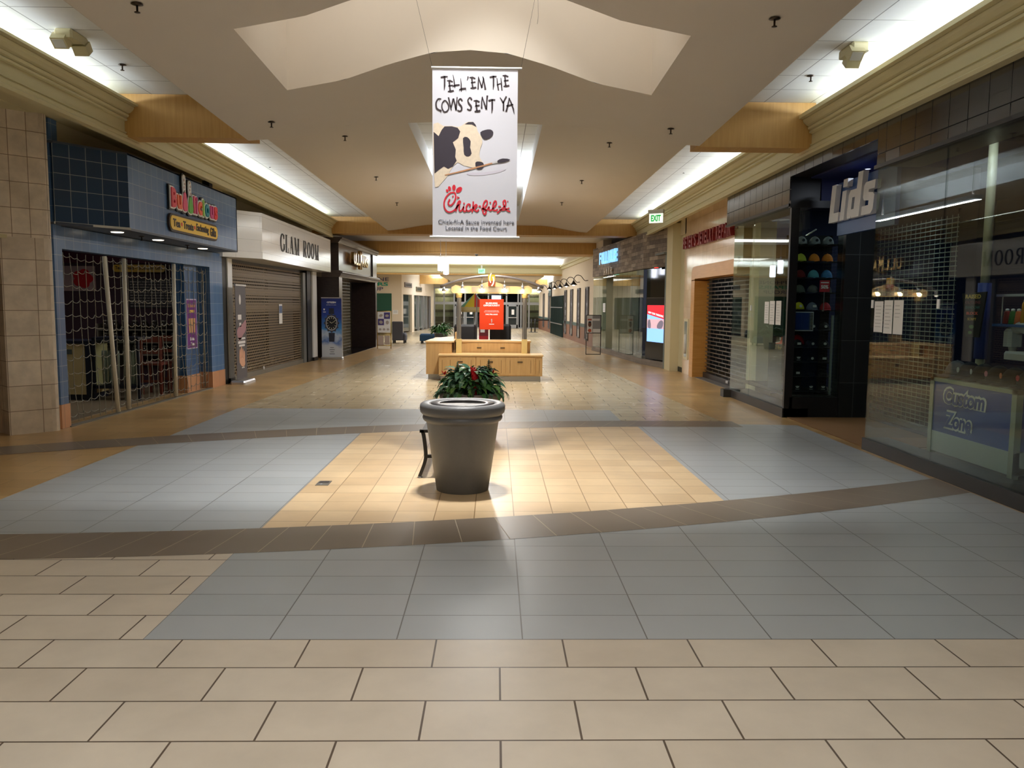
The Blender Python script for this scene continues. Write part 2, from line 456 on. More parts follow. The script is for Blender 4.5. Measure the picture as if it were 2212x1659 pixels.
def sheet(fn, xg, yg, hole=None):
    mb = MB(); v = []; f = []; n = len(xg)
    for y in yg:
        for x in xg: v.append((x, y, fn(x, y)))
    for j in range(len(yg) - 1):
        for i in range(n - 1):
            cx = (xg[i] + xg[i + 1]) / 2; cy = (yg[j] + yg[j + 1]) / 2
            if hole and hole[0] < cx < hole[1] and hole[2] < cy < hole[3]: continue
            f.append((j * n + i, j * n + i + 1, j * n + n + i + 1, j * n + n + i))
    return mb.add(v, f, True)
def grid(a, b, *cuts, n=30):
    g = sorted(set([round(v, 4) for v in xs(a, b, n)] + [round(c, 4) for c in cuts])); out = []
    for v in g:
        if out and abs(v - out[-1]) < .03 and v not in cuts: continue
        out.append(v)
    return out
H1 = (XC - 1.9, XC + 1.9, 6.98, 8.70)                 # light well over the planter
struct('ceiling', sheet(soff_near, grid(XL, XR, H1[0], H1[1], n=36), grid(-7.5, 10.8, H1[2], H1[3], n=24), H1), m_soffit)
H2 = (-1.2, .62, 10.86, 22.6)                         # long slot above the pendant lamp
struct('ceiling', sheet(soff_far, grid(XL + .06, XR, H2[0], H2[1], n=30), grid(10.8, 24.0, H2[2], H2[3], n=12), H2), m_soffit)
for s, x in ((-1, XL), (1, XR)):                      # sides of the soffit
    mb = MB()
    for fn, xx, y0, y1 in ((soff_near, x, -7.5, 10.8), (soff_far, XL + .06 if s < 0 else XR, 10.8, 24.0)):
        mb.quad((xx, y0, fn(xx, y0)), (xx, y1, fn(xx, y1)), (xx, y1, Z0 + .1), (xx, y0, Z0 + .1))
    struct('trim_%d' % (1 if s < 0 else 2), mb, m_soffit)
X = grid(XL, XR, n=30)                                # riser where the near soffit ends
mb = MB(); n = len(X); v = [(x, 10.8, soff_near(x, 10.8)) for x in X] + [(x, 10.8, soff_far(max(x, XL + .06), 10.8)) for x in X]
struct('trim_2', mb.add(v, [(i, i + 1, n + i + 1, n + i) for i in range(n - 1)]), m_soffit)
mb = MB()                                             # inner walls of the light well
W1 = 6.4
for a, b in (((H1[0], H1[2]), (H1[1], H1[2])), ((H1[0], H1[3]), (H1[1], H1[3]))):
    y = a[1]; X = grid(H1[0], H1[1], n=30); v = [(x, y, soff_near(x, y)) for x in X] + [(x, y, W1) for x in X]
    n = len(X); mb.add(v, [(i, i + 1, n + i + 1, n + i) for i in range(n - 1)])
for x in (H1[0], H1[1]):
    Y = xs(H1[2], H1[3], 6); v = [(x, y, soff_near(x, y)) for y in Y] + [(x, y, W1) for y in Y]
    n = len(Y); mb.add(v, [(i, i + 1, n + i + 1, n + i) for i in range(n - 1)])
mb.quad((H1[0], H1[2], W1), (H1[1], H1[2], W1), (H1[1], H1[3], W1), (H1[0], H1[3], W1))
struct('wall_well', mb, m_well)
mb = MB()                                             # inner walls of the slot
Y = grid(H2[2], H2[3], n=14)
for x in (H2[0], H2[1]):
    v = [(x, y, soff_far(x, y)) for y in Y] + [(x, y, 4.5) for y in Y]; n = len(Y)
    mb.add(v, [(i, i + 1, n + i + 1, n + i) for i in range(n - 1)])
for y in (H2[2], H2[3]): mb.quad((H2[0], y, soff_far(-.3, y) - .02), (H2[1], y, soff_far(-.3, y) - .02), (H2[1], y, 4.5), (H2[0], y, 4.5))
struct('wall_slot', mb, m_white)
struct('ceiling', MB().quad((H2[0], H2[2], 4.12), (H2[1], H2[2], 4.12), (H2[1], 12.3, 4.33), (H2[0], 12.3, 4.33)), m_soffit)
struct('ceiling', bx(H2[0] - .05, 12.3, 4.33, H2[1] + .05, H2[3], 4.4), m_ceil)
struct('ceiling', bx(-6, -7.6, 4.75, 5.3, 6.9, 4.85), m_dark)

# ---------------------------------------------------------------- cornices with the cove trough
def cornice(name, xw, s, y0, y1, top=4.15, bot=3.67, w0=.82, drop=0.0):
    """s=+1 left side (grows towards +X). xw = wall plane"""
    def q(d, z): return (xw + s * d, z)
    P = [q(0, bot + .20), q(w0 - .13, bot + .20), q(w0 - .12, bot + .01), q(w0 - .10, bot), q(w0, bot), q(w0 + .006, bot + .035), q(w0 - .012, bot + .05), q(w0 - .006, bot + .09),
         q(w0 - .03, bot + .10), q(w0 - .03, bot + .112), q(w0 - .018, bot + .118), q(w0 - .018, bot + .13), q(w0 - .04, bot + .136), q(w0 - .04, bot + .265),
         q(w0 - .005, bot + .272), q(w0 - .002, bot + .295), q(w0 - .018, bot + .305), q(w0 + .012, bot + .318), q(w0 + .022, bot + .345), q(w0 + .006, bot + .356),
         q(w0 + .04, bot + .372), q(w0 + .075, bot + .405), q(w0 + .09, bot + .435), q(w0 + .085, bot + .445), q(w0 + .14, bot + .452), q(w0 + .14, top), q(w0 - .02, top), q(w0 - .05, top - .1), q(w0 - .42, top - .12), q(0, top - .12)]
    mb = MB(); n = len(P)
    mb.add([(p[0], y0, p[1]) for p in P] + [(p[0], y1, p[1] - drop) for p in P], [(i, (i + 1) % n, (i + 1) % n + n, i + n) for i in range(n)])
    return struct(name, mb, m_corn)
cornice('trim_3', -5.58, 1, -7.5, 10.8)
cornice('trim_4', -5.58, 1, 10.8, 24.0, drop=.13)
cornice('trim_5', 4.9, -1, -7.5, 10.8, top=4.12, bot=3.62, w0=.80)
cornice('trim_6', 4.9, -1, 10.8, 24.0, top=4.12, bot=3.62, w0=.80, drop=.10)

# ---------------------------------------------------------------- golden maple beams
mb = MB(); mb.box(-4.86, 10.8, 3.74, -3.17, 11.15, Z0)
struct('beam', mb, m_gold)
mb = MB(); mb.box(2.62, 10.8, 3.70, 4.18, 11.15, Z0)
struct('beam', mb, m_gold)
mb = MB(); mb.box(-5.58, 24.0, 3.68, 4.9, 24.6, 4.4); mb.box(-5.58, 23.98, 3.655, 4.9, 24.62, 3.69)
struct('beam', mb, m_gold)
mb = MB(); mb.box(-6.2, 30.6, 3.55, 4.9, 32.0, 4.4); mb.box(-6.2, 30.58, 3.52, 4.9, 32.02, 3.56)
struct('beam', mb, m_gold)
struct('ceiling', bx(-6.2, 24.6, 3.95, 4.9, 30.6, 4.05), m_soffit)
# court beyond
struct('ceiling', bx(-14, 32.0, 3.95, 5, 44.2, 4.05), m_white)
struct('wall_court', bx(-14, 42.5, 3.2, 5, 42.6, 3.95), m_white)
mb = MB()
P = [(42.0, 3.20), (42.0, 3.24), (41.96, 3.25), (41.96, 3.28), (41.99, 3.29), (41.99, 3.5), (41.96, 3.52), (41.9, 3.6), (41.86, 3.62), (41.86, 3.68), (42.1, 3.68), (42.4, 3.60), (42.4, 3.20)]
mb.prism(P, -14, 3.6, 'x')
struct('trim_23', mb, m_corn)
mb = MB(); mb.box(-14, 41.98, 3.14, 3.6, 42.42, 3.2)
struct('beam', mb, m_gold)
struct('ceiling', bx(-14, 42.4, 3.2, 5, 44.05, 3.3), m_soffit)
# far corridor
struct('ceiling', bx(-3.0, 44, 3.15, 2.6, 56.5, 3.2), m_soffit)
struct('ceiling', bx(-6, 44, 3.40, -2.9, 56.5, 3.45), m_white)
struct('ceiling', bx(2.5, 42.4, 3.40, 4.5, 56.5, 3.45), m_white)
mb = MB(); mb.box(-4.9, 50, 2.86, -2.95, 50.3, 3.4); mb.box(2.45, 50, 2.86, 4.0, 50.3, 3.4)
struct('beam', mb, m_gold)

# ---------------------------------------------------------------- outer walls
struct('wall_left', bx(-6.3, -7.5, 0, -5.6, 8.9, 4.3), m_wall)
struct('wall_back', bx(-6.3, -7.7, 0, 5.3, -7.5, 4.5), m_wall)
struct('wall_right', bx(4.3, -7.5, 0, 4.9, 4.0, 4.3), m_wall)
struct('wall_court', bx(-14.2, 30, 0, -14, 44.2, 4.05), m_wall)
# back faces that close the service zones behind the shops
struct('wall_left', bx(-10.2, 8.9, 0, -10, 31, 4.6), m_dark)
struct('wall_left', bx(-14, 30.8, 0, -5.0, 31.0, 4.0), m_wall)
# ================================================================ LEFT SIDE
# ---------------------------------------------------------------- travertine pier (45 degree face, rounded nose) with a lintel over the next bay
c45 = math.sqrt(.5)
tm = Matrix(((-c45, c45, 0, -5.45), (-c45, -c45, 0, 10.17), (0, 0, 1, 0), (0, 0, 0, 1)))   # x: along the face towards the camera's left, y: out
mb = MB(tm)
nose = [(.0, -.14), (.0, -.05), (.02, -.02), (.05, -.005), (.1, 0), (.57, 0), (.57, -.5), (0, -.5)]
mb.prism(nose, 0, 2.38, 'z')
struct('pillar', mb, m_trav)
mb = MB(tm); mb.prism(nose, 2.38, 3.90, 'z')
struct('pillar', mb, m_travu)
mb = MB(tm); mb.box(.57, -.5, 2.38, 2.2, 0, 3.90)
struct('wall_left', mb, m_travu)
mb = MB(tm); mb.box(.57, -.55, 0, 2.2, -.30, 2.38)
struct('wall_left', mb, TILE('travertine_recess_shade', (176, 150, 120), (158, 134, 106), (120, 102, 82), .6, .6, .004, 0, .1, .02, .5, var=.2, nscale=3.0))  # darker copy of the travertine: the recess shade is put into the colour
struct('ceiling', bx(-8, 6.5, 3.86, -5.57, 10.3, 3.92), m_corn)
struct('wall_left', bx(-8.1, 6.0, 0, -8, 10.4, 3.95), m_wall)
struct('trim_24', bx(.50, -.08, 2.36, 2.2, .03, 2.40, tm), m_corn)

# ---------------------------------------------------------------- blue tiled tea shop
BA, BB = (-5.5, 10.45), (-5.36, 15.85); bf = frame(BA, BB, 1)
m_blue = TILE('blue_wall_tile', (82, 116, 160), (74, 108, 152), (140, 156, 176), .2, .2, .0035, 0, .0, .0, .28, var=.08, nscale=1.2)
m_bluedk = TILE('deep_blue_wall_tile', (34, 62, 92), (30, 56, 86), (150, 156, 158), .205, .2, .004, 0, .05, .0, .3, var=.08, nscale=1.2)
m_terra = TILE('peach_base_tile', (206, 152, 112), (196, 142, 104), (150, 120, 96), .3, .31, .004, 0, rough=.4)
root = thing('shop_canopy', 'blue tiled box canopy of the tea shop with cut-off corner and small downlights', 'shop canopy', (-5.2, 13, 2.6))
ca = [(-5.55, 10.28), (-5.45, 10.28), (-4.9, 11.06), (-4.9, 15.6), (-5.5, 15.6)]
mb = MB()
mb.quad((-5.47, 10.28, 2.6), (-4.9, 11.06, 2.6), (-4.9, 11.06, 3.58), (-5.47, 10.28, 3.58))
mb.build('angled_face', m_bluedk, root, 'dark blue tiled angled end with pale grout')
mb = MB(); mb.box(-4.94, 11.06, 2.6, -4.9, 15.6, 3.58); mb.box(-5.5, 15.56, 2.6, -4.9, 15.6, 3.58)
mb.build('front_face', m_blue, root)
mb = MB(); mb.prism(ca, 2.57, 2.6, 'z'); mb.prism(ca, 3.56, 3.585, 'z')
mb.build('underside', M('slate_soffit', (62, 72, 88), .5), root)
m = MB(); m.add([(-5.475, 10.265, 2.575), (-4.885, 11.06, 2.575), (-4.885, 11.06, 2.605), (-5.475, 10.265, 2.605), (-5.46, 10.29, 2.575), (-4.91, 11.07, 2.575), (-4.91, 11.07, 2.605), (-5.46, 10.29, 2.605)], [(0, 1, 2, 3), (3, 2, 6, 7), (0, 1, 5, 4), (1, 2, 6, 5), (0, 3, 7, 4)]); m.build('edge_strip', M('pale_strip', (196, 196, 190), .5), root, 'pale edge strip')
for y in (11.35, 12.7, 14.6):
    d = MB().lathe([(.001, 2.562), (.075, 2.562), (.085, 2.57)], -5.2, y, 16).build('downlight', EM('downlight_glow', (255, 240, 214), 2.5), root)
struct('pillar', bx(-.16, -.18, .31, .02, 0, 3.86, bf), m_blue)
struct('pillar', bx(4.95, -.6, .31, 5.60, 0, 2.56, bf), m_blue)
struct('lintel', bx(.02, -.18, 2.28, 4.95, 0, 2.56, bf), m_blue)
struct('trim_19', bx(-.17, -.18, 0, .03, .01, .31, bf), m_terra)
struct('trim_20', bx(4.94, -.6, 0, 5.61, .01, .31, bf), m_terra)
struct('pillar', bx(4.06, -.34, .31, 4.62, -.12, 2.3, bf), TILE('blue_pier_tile', (52, 92, 140), (46, 86, 134), (120, 146, 178), .2, .2, .0035, 0, rough=.3))
struct('trim_21', bx(4.05, -.35, 0, 4.63, -.11, .31, bf), m_terra)
struct('wall_left', bx(.03, -.2, 2.6, 5.9, -.06, 3.96, bf), m_wall)

root = thing('canopy_device', 'small dark box device standing on top of the blue canopy near its far end', 'canopy_device', (-5.0, 14.3, 3.585))  # dark boxy device, not a lamp; it gives no light
MB().box(-5.05, 14.24, 3.60, -4.93, 14.40, 3.70).build('device_body', m_black, root)
MB().box(-5.01, 14.29, 3.584, -4.97, 14.35, 3.60).build('foot', m_black, root)
# sign on the canopy: bulging letters in many colours and two flasks, yellow tag line board beneath
sg = face_right(-4.895, 13.35, 3.04)
root = thing('shop_sign', 'multicoloured bubbly letters and two flasks over a yellow tagline board on blue tiles', 'sign', (-4.9, 13.35, 2.8))
cols = dict(r=(226, 62, 84), o=(238, 108, 74), p=(226, 76, 118), g=(98, 186, 70), c=(240, 98, 70), l=(150, 205, 90), t=(24, 140, 158), m=(206, 62, 128), s=(228, 52, 60))
lets = [('B', -.882, .29, .19, 'r'), ('u', -.668, .21, .17, 'o'), ('l', -.06, .27, .06, 'p'), ('i', .046, .27, .06, 'm'), ('c', .205, .22, .16, 'c'), ('i', .355, .27, .06, 'l'), ('o', .527, .22, .19, 't'), ('u', .746, .21, .17, 'm'), ('s', .938, .22, .16, 's')]
ol = MB(); wh = MB()
fl = []
for cx, tz, c, k2 in ((-.446, 0, 'p', 1.0), (-.214, -.01, 'g', .9)):
    body = [(-.085, .03), (-.04, -.005), (.04, -.005), (.085, .03), (.09, .09), (.06, .19), (.03, .27 * k2), (-.03, .27 * k2), (-.06, .19), (-.09, .09)]
    neck = [(-.035, .24 * k2), (.035, .24 * k2), (.04, .42 * k2), (.045, .50 * k2), (.01, .53 * k2), (-.035, .52 * k2), (-.045, .45 * k2)]
    fl.append((cx, tz, c, body, neck))
def grow(P, kx): 
    mx_ = sum(p[0] for p in P) / len(P); my_ = sum(p[1] for p in P) / len(P)
    out = []
    for p in P:
        d = Vector((p[0] - mx_, p[1] - my_)); L = d.length; d = d * ((L + kx) / L); out.append((mx_ + d.x, my_ + d.y))
    return out
for ch, x, h, wd, c in lets:
    yy = h / 2
    glyphs(ol, ch, .5, sg @ Matrix.Translation((x, yy, 0)), wd + .085, h + .085, .012, .02)
    glyphs(wh, ch, .5, sg @ Matrix.Translation((x, yy, 0)), wd + .045, h + .045, .02, .02)
for cx, tz, c, body, neck in fl:
    B1 = [(p[0] + cx, p[1] + tz) for p in body]; N1 = [(p[0] + cx, p[1] + tz) for p in neck]
    blob(ol, grow(B1, .045), sg, 0, .026, 3); blob(ol, grow(N1, .04), sg, 0, .026, 3)
    blob(wh, grow(B1, .022), sg, 0, .042, 3); blob(wh, grow(N1, .02), sg, 0, .042, 3)
ol.build('outline', m_black, root); wh.build('white_edge', m_white, root)
for ch, x, h, wd, c in lets:
    m = MB(); glyphs(m, ch, .5, sg @ Matrix.Translation((x, h / 2, 0)), wd, h, .028, .02)
    m.build('letter', M('sign_' + c, cols[c], .35), root)
for cx, tz, c, body, neck in fl:
    m = MB(); blob(m, [(p[0] + cx, p[1] + tz) for p in body], sg, .03, .025, 3); f = m.build('flask', M('sign_' + c, cols[c], .35), root)
    m = MB(); 
    for q in range(4): blob(m, ellipse(cx + (-.015 if q % 2 else .012), tz + .30 + q * .055, .022, .02, 10), sg, .045, .006)
    m.build('bubbles', M('pearl', (214, 190, 186), .4), f)
bd = face_right(-4.895, 13.36, 2.815)
def pill(w, h): 
    r = h * .42; P = []
    for ax, ay, a0 in ((w / 2 - r, h / 2 - r, 0), (-w / 2 + r, h / 2 - r, 90), (-w / 2 + r, -h / 2 + r, 180), (w / 2 - r, -h / 2 + r, 270)):
        for q in range(6): a = math.radians(a0 + q * 18); P.append((ax + r * math.cos(a), ay + r * math.sin(a)))
    return P
m = MB(); blob(m, pill(2.10, .27), bd, 0, .03); m.build('board_edge', M('umber', (52, 34, 22), .5), root)
m = MB(); blob(m, pill(2.04, .21), bd, .03, .01); m.build('tagline_board', M('sign_yellow', (240, 198, 58), .4), root)
for s_, x, w_, h_ in (('Tea', -.80, .27, .12), ('Treats', -.33, .42, .12), ('Enchanting', .29, .56, .15), ('Gifts', .78, .28, .15)):
    m = MB(); glyphs(m, s_, .2, bd @ Matrix.Translation((x, 0, 0)), w_, h_, .003, .005, z=.04); m.build('tagline_word', M('umber_ink', (44, 26, 14), .5), root)
for x in (-.60, -.06):
    m = MB(); blob(m, ellipse(x, 0, .025, .03), bd, .04, .005); m.build('dot', M('sign_s', cols['s']), root)

# folding chain gate with three pale posts
root = thing('chain_gate', 'folding chain gate with sagging links and pale posts across the tea shop', 'security gate', tuple(bf @ Vector((2.4, .0, 0))))
net = MB(bf); nu = 25; rows = 12
def wob(i, z): return .02 * math.sin(z * 3.1 + i * 1.7) + .012 * math.sin(z * 7 + i)
ux = [.04 + 4.75 * (i / nu) for i in range(nu + 1)]
for i in range(nu + 1):
    net.tube([(ux[i] + wob(i, z), -.02 + .012 * math.sin(i * 2 + z * 4), z) for z in [.04 + 2.2 * q / 14 for q in range(15)]], .005, 4, caps=False)
for r in range(rows):
    z = .14 + 2.05 * r / (rows - 1)
    pts = []
    for i in range(nu):
        u0, u1 = ux[i], ux[i + 1]; sag = .022 + .02 * rnd.random()
        for q in range(4): t = q / 4; pts.append((u0 + (u1 - u0) * t + wob(i, z), -.02, z + .02 * math.sin(r * 3 + i * .9) - 4 * sag * t * (1 - t)))
    pts.append((ux[-1], -.02, z)); net.tube(pts, .005, 4, caps=False)
net.build('chain_net', M('chain_zinc', (132, 130, 118), .55, metal=.2), root)
m_post = M('pale_post', (226, 222, 208), .5)
for a, b, lb in (((1.07, 2.25), (1.29, .03), 'leaning post'), ((1.63, 2.25), (1.62, .03), None), ((3.36, 2.26), (3.29, .03), None)):
    MB(bf).tube([(b[0], .0, b[1]), (a[0], 0, a[1])],   .03, 8).build('post', m_post, root, lb)
m = MB(bf); m.tube([(4.66, -.02, 2.2), (4.64, -.02, .06)], .014, 6); m.build('end_rod', M('chain_zinc', (150, 148, 138)), root)
m = MB(bf); m.box(.0, -.05, 0, 4.9, .03, .016); m.build('floor_track', M('track', (112, 108, 98), .5), root)

# purple poster on the inner pier
pm = plane_mx(bf @ Vector((4.34, -.119, 1.23)), bf.to_3x3() @ Vector((1, 0, 0)), (0, 0, 1))
root = thing('poster', 'tall purple tea poster with three drinks taped to the blue pier', 'poster', pm @ Vector((0, -.45, 0)))
m = MB(); rect(m, pm, -.23, -.45, .23, .45, 0, .004); m.build('sheet', M('poster_white', (206, 196, 214), .5), root)
m = MB(); rect(m, pm, -.21, -.43, .21, .43, .004, .002); m.build('purple_print', M('poster_purple', (110, 36, 130), .5), root)
m = MB()
for q in (-.1, 0, .1): blob(m, [(q - .035, -.16), (q + .035, -.16), (q + .05, .1), (q - .05, .1)], pm, .006, .002)
m.build('drinks', M('drink_tan', (206, 160, 110), .5), root)
m = MB(); glyphs(m, 'Enchanted', .1, pm @ Matrix.Translation((0, .33, 0)), .32, .06, .001, z=.006); rect(m, pm, -.12, .2, .12, .25, .006, .002); m.build('headline', M('poster_gold', (226, 186, 80)), root)
m = MB(); glyphs(m, 'Boba', .1, pm @ Matrix.Translation((0, -.27, 0)), .2, .06, .001, .004, z=.006); glyphs(m, 'Tea', .1, pm @ Matrix.Translation((0, -.36, 0)), .16, .06, .001, .004, z=.006); m.build('footer', m_white, root)

# interior of the tea shop (seen at a slant through the gate, so the far side wall shows)
m_plum = M('plum_wall', (70, 50, 62), .8)
struct('wall_left', bx(-10.0, 15.95, 0, -5.9, 16.0, 2.9), m_plum)
struct('wall_left', bx(-9.9, 10.3, 0, -9.8, 15.95, 2.9), M('blue_room', (40, 56, 84), .8))
struct('wall_left', bx(-9.9, 10.3, 0, -5.75, 10.4, 2.9), M('olive_wall', (130, 124, 88), .8))
struct('ceiling', bx(-9.9, 10.3, 2.85, -5.75, 15.95, 2.9), m_dark)
struct('floor', bx(-9.8, 10.4, 0, -5.75, 15.95, .006), M('shop_tile_floor', (126, 112, 92), .4))
struct('trim_25', bx(-8.8, 15.90, 2.36, -6.05, 15.95, 2.6), M('plum_band', (84, 26, 52), .6))
root = thing('shop_counter', 'cream panelled counter with dark trim and corner post behind the chain gate', 'counter', (-6.95, 13.5, 0))
MB().box(-7.3, 13.3, .10, -6.66, 14.0, .93).build('cream_panels', M('cream_panel', (206, 190, 142), .5), root)
m_ntr = M('navy_trim', (26, 32, 50), .4)
MB().box(-7.32, 13.28, .93, -6.6, 14.02, .98).build('dark_top', m_ntr, root)
MB().box(-7.28, 13.32, 0, -6.66, 13.98, .10).build('dark_base', m_ntr, root)
MB().box(-6.68, 13.27, 0, -6.60, 13.36, .93).build('corner_post', m_ntr, root)
MB().box(-7.2, 13.29, .76, -6.9, 13.3, .84).build('vent', M('vent_gray', (80, 92, 92), .5), root)
root = thing('glass_display_case', 'glass display case with pale cups beside the cream counter', 'display case', (-6.2, 13.5, 0))
m = MB()
for x in (-6.58, -6.22, -5.86): m.box(x, 13.30, 0, x + .035, 13.34, 1.02)
m.box(-6.58, 13.3, 1.0, -5.83, 13.8, 1.04); m.box(-6.58, 13.3, .2, -5.83, 13.8, .25); m.build('frame', m_ntr, root)
MB().box(-6.55, 13.31, .25, -5.86, 13.32, 1.0).build('glass_pane', m_glass, root)
for i, x in enumerate((-6.5, -6.40, -6.30, -6.14, -6.04, -5.96)):
    MB().lathe([(.035, 0), (.045, .5), (.04, .56), (.001, .56)], x, 13.55, 10, cz=.25).build('cup_stack', M('milk_white', (206, 208, 200), .6), root)
root = thing('menu_board', 'wide dark menu board with rows of small pale writing on the tea shop side wall', 'menu board', (-6.7, 15.92, 1.52))
MB().box(-7.12, 15.92, 1.50, -6.2, 15.952, 2.06).build('panel', M('menu_black', (44, 42, 46), .5), root)
m = MB()
for r in range(10):
    u = -7.09
    while u < -6.26:
        w = .03 + rnd.random() * .07; m.box(u, 15.915, 1.53 + r * .052, min(u + w, -6.23), 15.92, 1.545 + r * .052); u += w + .02
m.build('writing', M('chalk', (170, 164, 162), .7), root)
root = thing('hanging_sign', 'dim yellow tagline sign inside the tea shop behind the chain gate', 'sign', (-6.87, 15.8, 2.2))
im = face_cam(-6.87, 15.85, 2.26)
m = MB(); blob(m, pill(1.0, .14), im, 0, .02); m.build('board', M('sign_yellow_dim', (220, 178, 54), .4), root)
m = MB(); glyphs(m, 'Tea - Treats - Enchanting Gifts', .2, im, .9, .085, .002, .004, z=.02); m.build('writing', M('umber_ink', (44, 26, 14)), root)
root = thing('wall_art', 'red flower picture on a pale panel inside the tea shop', 'picture', (-8.05, 15.9, 1.85))
am = face_cam(-8.05, 15.94, 2.06)
m = MB(); rect(m, am, -.36, -.24, .30, .24, 0, .02); m.build('panel', M('mauve_panel', (176, 150, 152), .6), root)
m = MB()
for q in range(5): a = 2 * PI * q / 5; blob(m, ellipse(.06 + .10 * math.cos(a), .10 * math.sin(a), .10, .09, 14), am, .02, .004 + q * .0005)
m.build('flower', M('poppy_red', (196, 24, 34), .5), root)
m_shelf = M('shelf_board', (120, 114, 104), .6)
root = thing('jar_shelf', 'three tier shelf of dark round jars along the tea shop side wall', 'shelf', (-6.7, 15.7, 0))
for z in (.62, .86, 1.10): MB().box(-7.6, 15.62, z - .03, -6.1, 15.94, z).build('shelf_board', m_shelf, root)
for x in (-7.62, -6.1): MB().box(x, 15.62, .0, x + .03, 15.94, 1.2).build('upright', m_shelf, root)
m_jar = M('jar_glass', (66, 60, 56), .12, spec=.8); m_lid = M('jar_lid', (170, 166, 156), .3, metal=.6)
jproto = None
for zi, z in enumerate((.62, .86, 1.10)):
    for i in range(8):
        p = Vector((-7.5 + .185 * i, 15.74, z + .001))
        lb = 'round dark storage jar on the %s shelf, %s from the left' % (('bottom', 'middle', 'top')[zi], ('first', 'second', 'third', 'fourth', 'fifth', 'sixth', 'seventh', 'eighth')[i])
        if jproto is None:
            jproto = thing('storage_jar', lb, 'jar', p, 'jars on the tea shop shelf')
            MB().lathe([(.001, 0), (.055, 0), (.075, .04), (.077, .09), (.055, .13), (.048, .14)], p.x, p.y, 12, cz=p.z).build('jar_body', m_jar, jproto)
            MB().lathe([(.05, .138), (.05, .165), (.001, .17)], p.x, p.y, 12, cz=p.z).build('lid', m_lid, jproto)
            jkids = list(jproto.children)
        else:
            r = jproto.copy(); COL.objects.link(r); r.location = p; r['label'] = lb
            for ch in jkids: c2 = ch.copy(); COL.objects.link(c2); c2.parent = r
def bar_chair(x, y, lb):
    root = thing('wooden_chair', lb, 'chair', (x, y, 0), 'red-brown chairs in the tea shop')
    mw = M('red_brown_wood', (104, 50, 38), .4)
    MB().bbox(x - .18, y - .18, .52, x + .18, y + .18, .57).build('seat', mw, root)
    for sx in (-1, 1):
        MB().box(x + sx * .16 - .018, y - .19, 0, x + sx * .16 + .018, y - .155, 1.02).build('leg', mw, root)
        MB().box(x + sx * .16 - .018, y + .155, 0, x + sx * .16 + .018, y + .19, .53).build('leg', mw, root)
    MB().box(x - .17, y - .185, .92, x + .17, y - .16, 1.02).build('top_rail', mw, root)
    MB().box(x - .17, y - .185, .72, x + .17, y - .16, .78).build('back_rail', mw, root)
    MB().box(x - .15, y - .18, .22, x + .15, y - .16, .26).build('foot_rail', mw, root)
bar_chair(-6.0, 14.35, 'red-brown wooden stool chair on the left of the pair behind the chain gate')
bar_chair(-5.85, 14.85, 'red-brown wooden stool chair on the right of the pair behind the chain gate')

# ---------------------------------------------------------------- white salon front
GA, GB = (-5.36, 16.1), (-5.15, 23.1); gf = frame(GA, GB, 1)
m_gloss = TILE('white_gloss_panel', (240, 242, 244), (238, 240, 242), (196, 198, 200), 1.2, .24, .003, .5, rough=.16, spec=.5, var=.01, bump=.1)
for q, (u0, w0, z0, u1, w1, z1, mm_) in enumerate(((.22, -.3, .1, .47, .02, 2.5, m_white), (6.78, -.3, .1, 7.2, .04, 2.5, m_white), (-.24, -.4, 0, .2, 0, 2.5, m_black), (6.3, -.4, 0, 6.78, 0, 2.5, m_black), (.22, -.31, 0, .48, .03, .1, m_black), (6.77, -.31, 0, 7.21, .05, .1, m_black), (.47, -.3, 2.44, 6.3, -.12, 2.62, m_black), (6.0, -.14, 0, 6.27, -.03, 2.44, M('guide_gray', (120, 122, 120), .4, metal=.4)))):
    struct('pillar' if q < 4 else ('lintel' if q == 6 else 'trim_22'), bx(u0, w0, z0, u1, w1, z1, gf), mm_)
root = thing('roller_shutter', 'closed brown perforated roller shutter below the white salon fascia', 'roller shutter', tuple(gf @ Vector((3.2, -.08, 0))))
GRILLE('shutter_bronze', (122, 104, 78), .118, .062, .0155, .5, .45, .35)
MB(gf).quad((.48, -.09, .1), (5.98, -.09, .1), (5.98, -.09, 2.45), (.48, -.09, 2.45)).build('curtain', MATS['shutter_bronze'], root)
m = MB(gf)
for r in range(14): m.box(.48, -.095, 1.35 + r * .075, 5.98, -.082, 1.35 + r * .075 + .042)
for u0, z0, wd in ((.9, 1.55, .5),): pass
m.build('solid_slats', M('slat_bronze', (112, 96, 72), .45, metal=.35), root)
m = MB(gf); m.box(.48, -.11, 0, 5.98, -.05, .11); m.build('bottom_bar', M('bar_gray', (118, 112, 100), .5, metal=.3), root)
m = MB(gf); m.bbox(2.5, -.05, .10, 2.58, -.03, .16, .01); m.build('lock', m_silver, root)
sm = plane_mx(gf @ Vector((4.05, -.075, 1.35)), gf.to_3x3() @ Vector((1, 0, 0)), (0, 0, 1))
root = thing('notice', 'narrow white and blue notice taped to the brown shutter', 'notice', sm @ Vector((0, -.22, 0)))
m = MB(); rect(m, sm, -.13, -.24, .13, .24, 0, .004); m.build('sheet', m_paper, root)
m = MB(); rect(m, sm, -.12, .02, .12, .2, .004, .002); m.build('blue_print', M('notice_blue', (90, 110, 150), .6), root)
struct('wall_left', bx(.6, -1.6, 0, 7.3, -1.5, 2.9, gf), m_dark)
struct('wall_left', bx(-.25, -.35, 2.6, 8.3, -.25, 3.96, gf), m_wall)
root = thing('fascia_sign', 'glossy white fascia box with tall black serif lettering above the shutter', 'sign', (-4.9, 20, 2.5))
fa = [(-5.5, 15.95), (-5.3, 15.95), (-4.75, 16.72), (-4.75, 23.55), (-5.4, 23.55)]
MB().prism(fa, 2.51, 3.43, 'z').build('white_box', m_gloss, root)
